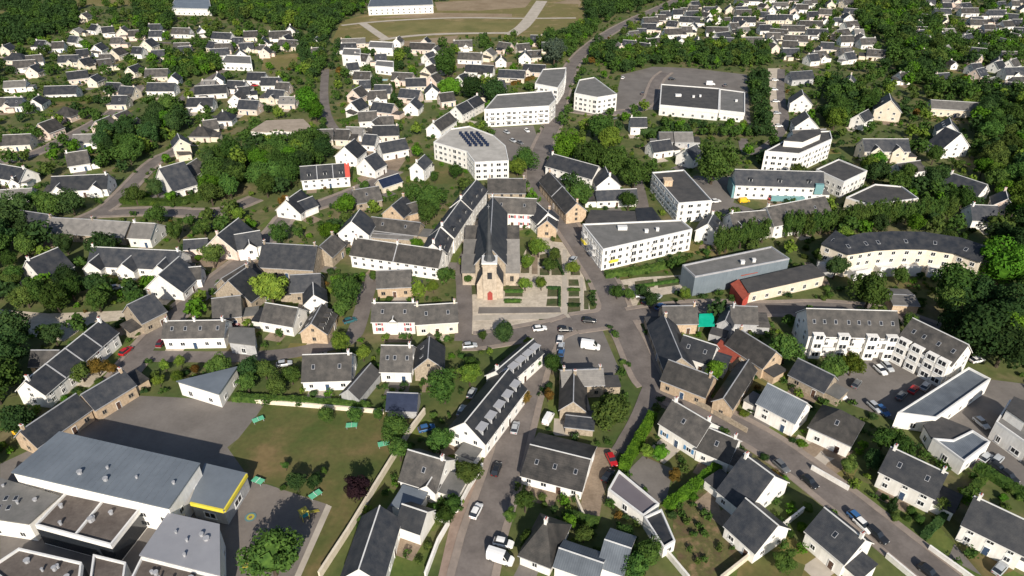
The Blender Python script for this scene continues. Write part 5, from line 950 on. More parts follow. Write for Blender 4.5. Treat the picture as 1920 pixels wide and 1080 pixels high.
(197.7,252.5,4.2,9.9,'bright','medium bright green tree in the wood along the right edge',10),
(-133.0,231.2,3.9,9.3,'mid','medium green garden tree behind the pale grey house with white end wall',3),
(-47.6,152.8,2.9,7.2,'lime','medium light green garden tree behind the wide white house with a plain grey roof',3),
(-175.0,337.0,5.1,11.7,'bright','big bright green tree in the garden trees above the estate lane at left',2),
(164.3,345.7,5.1,11.7,'mid','big green tree in the garden trees among the white gables, leftmost such',4),
(174.6,361.2,5.4,12.2,'mid','big green tree in the garden trees among the white gables, second such from left',4),
(192.5,367.0,5.4,12.2,'mid','big green tree in the garden trees among the white gables, rightmost such',4),
(164.3,340.1,5.1,11.7,'lime','big light green tree in the garden trees among the white gables',4),
(147.3,224.1,3.7,8.8,'bright','medium bright green garden tree in front of the flat-roofed cream house behind the tall conifers',3),
(-65.3,218.6,3.6,8.6,'bright','medium bright green garden tree left of the tall plain white gable house above the long',3),
(10.8,143.6,2.6,6.8,'mid','small green garden tree left of the grey-roofed cross house attached behind the bright stone gable',3),
(-98.5,299.1,4.5,10.5,'lime','big light green tree in the wood in the middle left',11),
(134.3,223.5,3.6,8.7,'dark','medium dark green garden tree in front of the flat-roofed cream house behind the tall conifers',3),
(-185.5,244.2,3.8,9.2,'mid','medium green garden tree right of the white low garage front at the left edge',3),
(-54.2,183.5,3.1,7.6,'bright','medium bright green garden tree right of the white-edged gable house behind the house with many',3),
(296.2,493.2,6.5,14.6,'olive','big olive green tree in the tree belt between the two upper right estates, leftmost such',9),
(278.2,457.9,6.4,14.2,'olive','big olive green tree in the tree belt between the two upper right estates, rightmost such',9),
(-120.3,218.3,3.5,8.4,'mid','medium green garden tree right of the pale grey house with white end wall',3),
(203.0,277.4,4.2,9.8,'bright','medium bright green garden tree behind the low white house with dark roof',3),
(148.2,175.7,3.0,7.4,'dark','medium dark green tree in the wood along the right edge',10),
(115.0,162.2,2.8,7.1,'mid','small green garden tree in front of the pale grey flat-topped shed behind the white L-shaped',3),
(161.6,285.8,4.2,9.9,'bright','medium bright green garden tree left of the small white house between the twin-gabled apartments',3),
(204.8,271.2,4.0,9.5,'lime','medium light green tree in the wood along the right edge',10),
(258.7,441.5,6.0,13.5,'dark','big dark green tree in the tree belt between the two upper right estates',9),
(195.3,372.6,5.2,11.9,'olive','big olive green tree in the garden trees among the white gables',4),
(-149.7,249.9,3.7,9.0,'olive','medium olive green garden tree left of the dark-roofed house turned diagonal beside the estate lane',3),
(145.8,157.3,2.7,6.8,'dark','small dark green tree in the wood along the right edge',10),
(-133.6,285.5,4.1,9.8,'dark','medium dark green tree in the wood in the middle left',11),
(121.3,272.2,4.0,9.4,'olive','medium olive green garden tree left of the white flat-roofed villa with high parapet',3),
(-158.9,183.9,3.0,7.4,'olive','medium olive green tree in the hedge line above the pale lane',6),
(-132.8,291.7,4.2,9.9,'mid','medium green tree in the wood in the middle left',11),
(45.5,244.3,3.6,8.8,'mid','medium green garden tree right of the long low white building above the dark yard roofs',3),
(184.2,207.3,3.2,7.9,'dark','medium dark green garden tree right of the white house with dark roof near',3),
(-114.9,174.9,2.8,7.2,'mid','medium green garden tree behind the stone house with pale end wall at the bend',3),
(189.9,292.4,4.2,9.9,'mid', "medium green garden tree left of the white gable house on the wood's edge", 3),
(-144.7,256.8,3.8,9.0,'dark','medium dark green garden tree left of the dark-roofed house turned diagonal beside the estate lane',3),
(-167.6,198.5,3.1,7.7,'mid','medium green garden tree left of the white gable house with dark roof near',3),
(117.0,213.2,3.3,8.0,'lime','medium light green garden tree right of the long white building with big grey roof',3),
(-111.7,221.6,3.3,8.2,'mid','medium green garden tree behind the pale low wing left of the pink-white gable',3),
(155.3,281.5,4.0,9.5,'mid','medium green tree in the garden trees behind the tall conifers',5),
(102.3,165.4,2.7,6.9,'dark','small dark green garden tree behind the white L-shaped apartment building with stacked balconies and grey',3),
]
SHRUBS=[
(-16.8,88.9,1.3,'olive','olive green shrub in front of the small white wing with slate roof beside the bottom-edge'),
(82.4,95.7,0.9,'mid','green shrub, leftmost, in front of the two-storey cream-white house with two skylights and end chimneys'),
(84.3,97.4,1.3,'mid','green shrub, second from left, in front of the two-storey cream-white house with two skylights'),
(84.9,95.2,1.3,'mid','green shrub, rightmost, in front of the two-storey cream-white house with two skylights and end chimneys'),
(56.5,91.8,1.3,'mid','green shrub right of the slate-roofed wing nearest the dry garden, with white gable'),
(59.5,93.1,1.3,'bright','bright green shrub left of the white house with dark roof between the parked cars'),
(39.1,101.3,1.3,'bright', "bright green shrub left of the white house with large slate roof above the dry garden's"),
(62.8,98.3,1.3,'mid','green shrub behind the white house with dark roof between the parked cars and the bottom'),
(33.6,96.4,1.2,'dark','dark green shrub behind the dark roofed extension below the purple-grey garage'),
(68.0,117.0,1.3,'bright','bright green shrub left of the square white house with hipped roof and a star-shaped paving'),
(107.0,91.0,1.2,'dark','dark green shrub right of the two-storey white house cut by the lower right corner'),
(-11.2,100.5,1.2,'lime','light green shrub right of the white house with brown-grey roof and garage between field wall'),
(105.7,101.1,1.2,'bright','bright green shrub in front of the small square flat roof with white rim'),
(-16.6,98.2,1.2,'mid','green shrub right of the light grey flat garage below the white house by the field'),
(-126.5,122.3,1.0,'mid','green shrub, leftmost, left of the longer tan stone school building nearer the grey hall, dark'),
(-123.3,118.0,1.1,'mid','green shrub, second from left, left of the longer tan stone school building nearer the grey'),
(-119.8,115.2,1.2,'mid','green shrub, rightmost, left of the longer tan stone school building nearer the grey hall, dark'),
(58.0,112.7,1.2,'dark','dark green shrub right of the grey-roofed white wing right of the house with blue shutters'),
(136.2,142.6,1.1,'mid','green shrub, leftmost, behind the white modern house with terraces at the right edge'),
(129.1,127.6,1.3,'mid','green shrub, second from left, behind the white modern house with terraces at the right edge'),
(130.9,130.2,1.3,'mid','green shrub, rightmost, behind the white modern house with terraces at the right edge'),
(80.1,95.8,1.1,'olive','olive green shrub in front of the two-storey cream-white house with two skylights and end chimneys'),
(80.3,101.2,1.1,'mid','green shrub left of the two-storey cream-white house with two skylights and end chimneys'),
(-62.7,189.9,1.7,'olive','olive green shrub behind the dark blue slate roof behind the white-edged gable'),
(111.9,180.4,1.6,'dark','dark green shrub left of the pale grey flat-topped shed behind the white L-shaped apartments'),
(100.8,185.3,1.5,'mid','green shrub, leftmost, right of the low cream building with red end wall in front'),
(100.1,181.7,1.6,'mid','green shrub, rightmost, right of the low cream building with red end wall in front'),
(-114.5,102.5,1.1,'mid','green shrub left of the school block at the left edge with rows of roof lights'),
(-105.9,90.0,1.0,'olive','olive green shrub left of the school block at the left edge with rows of roof'),
(6.6,101.1,1.1,'olive','olive green shrub in front of the wide house with two-tone grey roof'),
(-19.4,126.8,1.3,'mid','green shrub right of the garden building roofed with dark blue solar panels above the field'),
(88.9,126.2,1.3,'dark','dark green shrub right of the square white house with hipped roof and a star-shaped paving'),
(96.0,199.7,1.7,'olive','olive green shrub behind the low cream building with red end wall in front'),
(-108.5,139.6,1.3,'mid','green shrub right of the long white terrace with slate roof running up the shaded street'),
(9.6,138.0,1.3,'dark','dark green shrub left of the grey-roofed cross house attached behind the bright stone gable'),
(37.2,195.4,1.7,'olive','olive green shrub in front of the long white flat-roofed block with yellow balconies'),
(16.9,87.9,1.0,'olive','olive green shrub left of the blue-grey roofed garden building at the bottom edge'),
(-113.8,133.0,1.3,'bright','bright green shrub in front of the long white terrace with slate roof running up'),
(37.2,124.9,1.2,'olive','olive green shrub left of the white house with blue shutters at the start'),
(57.5,127.3,1.2,'lime','light green shrub in front of the long stone barn with cream gable beside the south-east'),
(-13.8,150.4,1.4,'mid','green shrub right of the narrow house with stone front gable and dark roof'),
(-59.7,143.2,1.3,'dark','dark green shrub left of the wide white house with a plain grey roof'),
(12.3,89.7,1.0,'olive','olive green shrub, leftmost, right of the hipped house with a pale lit right roof slope'),
(14.3,92.6,1.0,'olive','olive green shrub, rightmost, right of the hipped house with a pale lit right roof slope'),
(-15.1,120.8,1.2,'mid','green shrub left of the long white-gabled street building with blue dormers facing the main street'),
(-87.5,143.1,1.3,'dark','dark green shrub left of the pale grey triangular canopy building'),
(141.7,143.5,1.3,'dark','dark green shrub behind the white modern house with terraces at the right edge'),
(-51.0,134.7,1.2,'dark','dark green shrub in front of the wide white house with a plain grey roof'),
(6.9,99.3,1.0,'olive','olive green shrub behind the hipped house with a pale lit right roof slope'),
(-162.7,203.6,1.7,'mid','green shrub behind the white gable house with dark roof near the left edge'),
(143.6,186.7,1.5,'lime','light green shrub right of the pale grey flat-topped shed behind the white L-shaped apartments'),
(-57.7,132.3,1.2,'olive','olive green shrub, leftmost, left of the wide white house with a plain grey roof'),
(-55.0,133.3,1.1,'olive','olive green shrub, rightmost, left of the wide white house with a plain grey roof'),
(-74.3,145.2,1.3,'mid','green shrub behind the pale grey triangular canopy building at the top of the playground'),
(-60.3,196.2,1.6,'dark','dark green shrub in front of the stone gable house right of the large dark slate'),
(-112.7,135.9,1.2,'dark','dark green shrub in front of the long white terrace with slate roof running up'),
(117.2,106.9,1.1,'olive','olive green shrub in front of the white modern house with terraces at the right edge'),
(-116.5,190.7,1.6,'mid','green shrub left of the white low house with dark roof below the three-gabled row'),
(68.0,209.4,1.7,'mid','green shrub in front of the white corner house with dark roof at the end'),
(-77.2,212.5,1.7,'dark','dark green shrub behind the large dark slate farmhouse roof beside the bright round tree'),
(-31.6,95.4,1.0,'mid','green shrub left of the light grey flat garage below the white house by the field'),
(51.2,202.6,1.6,'dark','dark green shrub right of the long white flat-roofed block with yellow balconies beside the church'),
(-91.2,195.0,1.6,'mid','green shrub behind the small slate-roofed stone house between left street and bright round tree'),
(-171.7,189.1,1.5,'mid','green shrub left of the white gable house with dark roof near the left edge'),
(70.4,152.6,1.2,'mid','green shrub, leftmost, right of the stone house with brown-grey roof behind the red lean-to'),
(75.0,153.6,1.3,'mid','green shrub, rightmost, right of the stone house with brown-grey roof behind the red lean-to'),
(104.0,212.7,1.7,'mid','green shrub in front of the long white building with big grey roof behind the tall'),
(-36.1,146.1,1.3,'mid','green shrub left of the white house with grey roof left of the dark-roofed stone gable'),
(109.4,181.5,1.5,'olive','olive green shrub left of the pale grey flat-topped shed behind the white L-shaped apartments'),
(83.9,113.4,1.1,'mid','green shrub behind the two-storey cream-white house with two skylights and end chimneys'),
(-51.5,193.6,1.5,'mid','green shrub left of the long white terrace with brown-grey roof left of the church street'),
(9.2,119.6,1.1,'mid','green shrub left of the low dark shed roof in front of the bright stone gable'),
(127.4,178.6,1.3,'mid','green shrub, leftmost, right of the pale grey flat-topped shed behind the white L-shaped apartments'),
(138.6,191.7,1.5,'mid','green shrub, rightmost, right of the pale grey flat-topped shed behind the white L-shaped apartments'),
(-107.7,200.6,1.6,'mid','green shrub in front of the pale low wing left of the pink-white gable'),
(-145.6,213.9,1.6,'lime','light green shrub left of the right half of the long pale-grey roofed row'),
(94.5,203.8,1.6,'dark','dark green shrub behind the low cream building with red end wall in front'),
(-116.8,162.5,1.3,'olive','olive green shrub left of the stone house with pale end wall at the bend'),
(-120.8,192.1,1.5,'mid','green shrub in front of the row with three pale front gables above the hedge'),
(-95.1,166.4,1.3,'mid','green shrub, leftmost, behind the long white house with four skylights beside the four round trees'),
(-90.4,163.4,1.4,'mid','green shrub, rightmost, behind the long white house with four skylights beside the four round trees'),
(-58.0,184.4,1.5,'lime','light green shrub right of the dark blue slate roof behind the white-edged gable'),
(90.8,119.7,1.1,'mid','green shrub left of the dark flat connecting roof between two white-rimmed roofs'),
(-28.1,154.3,1.3,'mid','green shrub behind the white house with grey roof left of the dark-roofed stone gable house'),
(-15.0,141.7,1.2,'olive','olive green shrub right of the narrow house with stone front gable and dark roof'),
(-124.2,206.8,1.6,'olive','olive green shrub behind the row with three pale front gables above the hedge'),
(-161.4,196.9,1.5,'olive','olive green shrub left of the white gable house with dark roof near the left edge'),
(-144.6,147.0,1.2,'dark','dark green shrub left of the small tan outbuilding with weathered slate roof behind the long'),
(-124.9,156.3,1.3,'mid','green shrub behind the small tan outbuilding with weathered slate roof behind the long white terrace'),
(156.3,208.4,1.5,'mid','green shrub, leftmost, in front of the white house with dark roof near the right edge'),
(165.0,221.8,1.7,'mid','green shrub, rightmost, in front of the white house with dark roof near the right edge'),
(122.5,215.6,1.6,'lime','light green shrub right of the long white building with big grey roof behind the tall'),
(-29.4,223.6,1.7,'olive','olive green shrub left of the middle unit of the white diagonal terrace'),
(-108.7,161.1,1.3,'mid','green shrub in front of the stone house with pale end wall at the bend'),
(-116.4,165.4,1.3,'dark','dark green shrub left of the stone house with pale end wall at the bend'),
(-53.4,227.4,1.7,'dark','dark green shrub behind the tall plain white gable house above the long white terrace'),
(170.3,226.1,1.7,'olive','olive green shrub in front of the white house with dark roof near the right edge'),
(-63.1,227.7,1.7,'mid','green shrub left of the tall plain white gable house above the long white terrace'),
(-116.6,224.8,1.7,'mid','green shrub right of the pale grey house with white end wall right of the long'),
(-129.4,190.0,1.5,'lime','light green shrub left of the row with three pale front gables above the hedge'),
(-111.8,128.4,1.1,'lime','light green shrub behind the longer tan stone school building nearer the grey hall, dark slate'),
(-98.9,138.7,1.2,'mid','green shrub right of the tan stone school building with dark slate roof'),
(-119.6,116.8,1.1,'lime','light green shrub left of the longer tan stone school building nearer the grey hall, dark'),
(-170.5,211.3,1.6,'mid','green shrub left of the left half of the long pale-grey roofed row'),
(-69.1,233.0,1.7,'dark','dark green shrub right of the white wing right of the low white gable house'),
(75.9,214.5,1.6,'olive','olive green shrub right of the white corner house with dark roof at the end'),
(97.5,180.1,1.4,'olive','olive green shrub right of the low cream building with red end wall in front'),
(-141.3,161.7,1.3,'olive','olive green shrub behind the small tan outbuilding with weathered slate roof behind the long white'),
(-73.1,187.1,1.4,'lime','light green shrub left of the dark blue slate roof behind the white-edged gable'),
(-74.7,213.5,1.6,'lime','light green shrub left of the stone gable house right of the large dark slate roof'),
(180.3,214.5,1.6,'dark','dark green shrub right of the white house with dark roof near the right edge'),
(-11.0,112.8,1.0,'dark','dark green shrub right of the white house with brown-grey roof and garage between field wall'),
(-18.8,158.7,1.3,'mid','green shrub in front of the cream two-storey house joined to the house with pink shutters'),
(90.4,163.9,1.3,'olive','olive green shrub left of the white L-shaped apartment building with stacked balconies and grey roofs'),
(160.8,204.8,1.5,'dark','dark green shrub, leftmost, in front of the white house with dark roof near'),
(167.3,196.2,1.5,'dark','dark green shrub, rightmost, in front of the white house with dark roof near'),
(30.8,220.4,1.6,'bright','bright green shrub in front of the dark flat roofs in the yard behind the long'),
(129.9,126.1,1.1,'dark','dark green shrub right of the white modern house with terraces at the right edge'),
(-73.9,222.0,1.6,'bright','bright green shrub left of the tall plain white gable house above the long white terrace'),
(-1.1,242.4,1.7,'lime','light green shrub behind the white block with red blinds directly behind the church'),
(201.0,240.7,1.7,'dark','dark green shrub right of the pale pink gable house at the right edge'),
(60.5,106.4,1.0,'bright', "bright green shrub right of the white house with large slate roof above the dry garden's"),
(-49.2,210.7,1.5,'olive','olive green shrub left of the grey lean-to roof below the long low stone building'),
(-50.2,103.9,0.9,'mid','green shrub right of the school annex with bright yellow fascia beside the grey hall'),
(-23.9,153.8,1.2,'lime','light green shrub behind the narrow house with stone front gable and dark roof'),
(161.8,202.4,1.5,'lime','light green shrub in front of the white house with dark roof near the right edge'),
(66.4,118.4,1.0,'dark','dark green shrub in front of the white house with smooth blue-grey roof beside the white-walled'),
(109.1,101.0,0.9,'mid','green shrub right of the small square flat roof with white rim below the long white-walled'),
(138.9,222.8,1.6,'mid','green shrub in front of the flat-roofed cream house behind the tall conifers, dark roof'),
(84.1,145.7,1.2,'dark','dark green shrub behind the low slate-roofed barn left of the apartment car park'),
(30.3,148.0,1.2,'olive','olive green shrub left of the dark-roofed stone terrace lining the gravel strip by the junction'),
(64.1,141.6,1.1,'dark','dark green shrub in front of the stone house with brown-grey roof behind the red lean-to'),
(71.9,200.6,1.5,'mid','green shrub behind the blue-grey clad modern hall with a flat roof'),
(55.6,154.0,1.2,'bright','bright green shrub left of the red-tiled lean-to in a stone courtyard'),
(116.3,219.3,1.5,'dark','dark green shrub right of the long white building with big grey roof behind the tall'),
(-108.1,205.4,1.5,'bright','bright green shrub in front of the pale low wing left of the pink-white gable'),
(-148.2,229.9,1.6,'mid','green shrub behind the right half of the long pale-grey roofed row'),
(77.2,158.1,1.2,'olive','olive green shrub right of the grey-white house right of the green awning'),
(112.5,101.6,0.9,'bright','bright green shrub right of the small square flat roof with white rim below the long'),
(-38.3,179.5,1.3,'mid','green shrub in front of the tan house with flat-fronted wall just above the pink-shuttered house'),
(177.0,200.3,1.4,'mid','green shrub right of the white house with dark roof near the right edge'),
(135.0,194.4,1.4,'dark','dark green shrub behind the pale grey flat-topped shed behind the white L-shaped apartments'),
(56.3,221.3,1.5,'olive','olive green shrub right of the patchy dark roof at the corner of the yard'),
(59.3,204.8,1.5,'mid','green shrub right of the long white flat-roofed block with yellow balconies beside the church garden'),
(-140.1,234.0,1.6,'olive','olive green shrub right of the right half of the long pale-grey roofed row'),
(-16.9,137.5,1.1,'mid','green shrub in front of the narrow house with stone front gable and dark roof'),
(93.0,167.7,1.3,'mid','green shrub behind the white L-shaped apartment building with stacked balconies and grey roofs'),
(119.9,245.8,1.7,'mid','green shrub right of the long white apartment building with turquoise panels on its right end'),
(95.1,237.3,1.6,'olive','olive green shrub left of the long white building with big grey roof behind the tall'),
(162.5,240.6,1.6,'lime','light green shrub, leftmost, left of the white house with dark roof near the right edge'),
(168.9,229.9,1.6,'lime','light green shrub, rightmost, left of the white house with dark roof near the right edge'),
(74.0,170.7,1.3,'dark','dark green shrub right of the grey-white house right of the green awning'),
(-192.3,243.3,1.6,'dark','dark green shrub in front of the white low garage front at the left edge'),
(-130.9,250.1,1.7,'olive','olive green shrub in front of the dark-roofed house turned diagonal beside the estate lane, white'),
(-139.6,237.1,1.6,'dark','dark green shrub right of the right half of the long pale-grey roofed row'),
(101.3,206.6,1.4,'olive','olive green shrub right of the white house with two bays behind the conifer row'),
(149.4,180.1,1.3,'dark','dark green shrub right of the pale grey flat-topped shed behind the white L-shaped apartments'),
(170.1,241.4,1.6,'olive','olive green shrub left of the white house with dark roof near the right edge'),
(-115.5,219.2,1.5,'olive','olive green shrub behind the pale low wing left of the pink-white gable'),
(-182.1,251.2,1.7,'mid','green shrub left of the long white house with several roof slopes above the clipped bushes'),
]
GROVES=[
('dark',5.5,7.0,[(-446.38,630.36),(-435.87,667.81),(-404.46,673.11),(-364.36,607.42),(-363.66,575.69),(-361.26,534.16),(-378.73,523.74)]),
('dark',5.0,8.0,[(-506.08,724.44),(-474.45,724.44),(-443.92,673.11),(-466.84,662.59)]),
('mid',5.0,8.0,[(-374.29,724.44),(-336.33,724.44),(-290.37,618.7),(-277.04,579.75),(-301.21,579.75)]),
('mid',5.0,7.5,[(-295.21,724.44),(-142.34,724.44),(-137.13,667.81),(-147.31,623.31),(-141.33,541.31),(-165.11,575.69),(-218.05,614.14),(-263.05,637.54)]),
('mid',5.0,8.0,[(-159.17,528.91),(-144.74,556.13),(-116.62,433.86),(-129.01,433.86)]),
('dark',5.5,7.5,[(72.75,724.44),(147.61,724.44),(106.98,662.59),(80.56,623.31),(64.45,623.31)]),
('mid',5.5,7.5,[(332.12,724.44),(396.43,724.44),(361.25,618.7),(334.82,556.13),(266.41,433.86),(239.26,416.04),(257.34,473.71),(282.62,537.72),(287.69,596.5)]),
('mid',5.0,7.0,[(248.6,360.19),(293.44,386.93),(192.47,228.64),(189.32,242.32),(208.68,279.64),(218.29,308.67)]),
('mid',5.0,6.5,[(-135.88,288.81),(-123.65,308.67),(-118.93,328.51),(-103.0,328.51),(-84.83,306.59),(-86.87,291.98),(-93.42,278.45),(-91.44,256.26),(-99.21,253.17),(-113.21,256.26),(-119.98,248.15)]),
('mid',4.8,6.5,[(-200.83,319.44),(-198.78,344.58),(-184.26,369.38),(-168.54,346.26),(-168.77,320.93),(-171.94,290.71),(-183.57,285.7)]),
('dark',3.8,5.0,[(150.13,433.86),(158.94,436.34),(127.77,325.44),(120.65,325.44)]),
('mid',2.8,4.6,[(76.75,344.58),(119.57,338.0),(132.65,334.79),(126.45,325.44),(74.62,330.06)]),
('mid',5.0,8.0,[(174.98,224.34),(192.47,228.64),(139.89,146.21),(133.37,146.21),(144.09,169.11)]),
('dark',5.0,7.0,[(-201.68,244.72),(-182.14,233.07),(-161.33,209.06),(-170.23,203.82),(-172.75,199.12)]),
('mid',3.2,5.0,[(-167.71,191.2),(-149.72,187.24),(-112.87,185.63),(-119.15,177.25),(-143.63,176.65),(-160.79,180.29)]),
('dark',5.5,8.0,[(-144.48,154.58),(-137.86,154.58),(-130.26,143.92),(-128.37,129.2)]),
('mid',4.0,6.0,[(111.42,528.91),(188.29,520.35),(171.25,466.64),(155.77,462.48),(104.82,473.71),(100.21,488.42)]),
('mid',4.0,6.0,[(59.18,523.74),(102.96,537.72),(103.37,485.41),(93.34,459.75),(65.25,446.48),(54.93,488.42)]),
('mid',4.2,7.0,[(15.92,528.91),(39.51,556.13),(73.16,618.7),(67.76,575.69),(37.12,488.42),(29.3,480.96)]),
('mid',4.0,6.0,[(-241.26,488.42),(-203.05,485.41),(-187.8,453.03),(-204.41,433.86),(-219.82,440.09)]),
('dark',5.0,7.0,[(-89.29,291.98),(-96.76,279.64),(-93.6,268.11),(-87.75,285.7)]),
('mid',4.5,6.5,[(340.93,575.69),(339.15,537.72),(399.28,556.13),(346.98,473.71),(285.41,466.64)]),
('mid',4.5,6.0,[(255.18,421.84),(298.54,404.84),(290.32,394.14),(268.93,378.96),(245.19,399.43)]),
('mid',4.5,6.0,[(190.76,416.04),(210.02,394.14),(201.02,374.12),(160.2,330.84),(167.55,360.19)]),
('mid',4.5,6.5,[(164.56,298.48),(153.89,279.64),(168.27,270.92),(177.53,262.62),(187.05,252.15),(181.39,242.32),(163.2,249.64),(150.08,270.92)]),
]
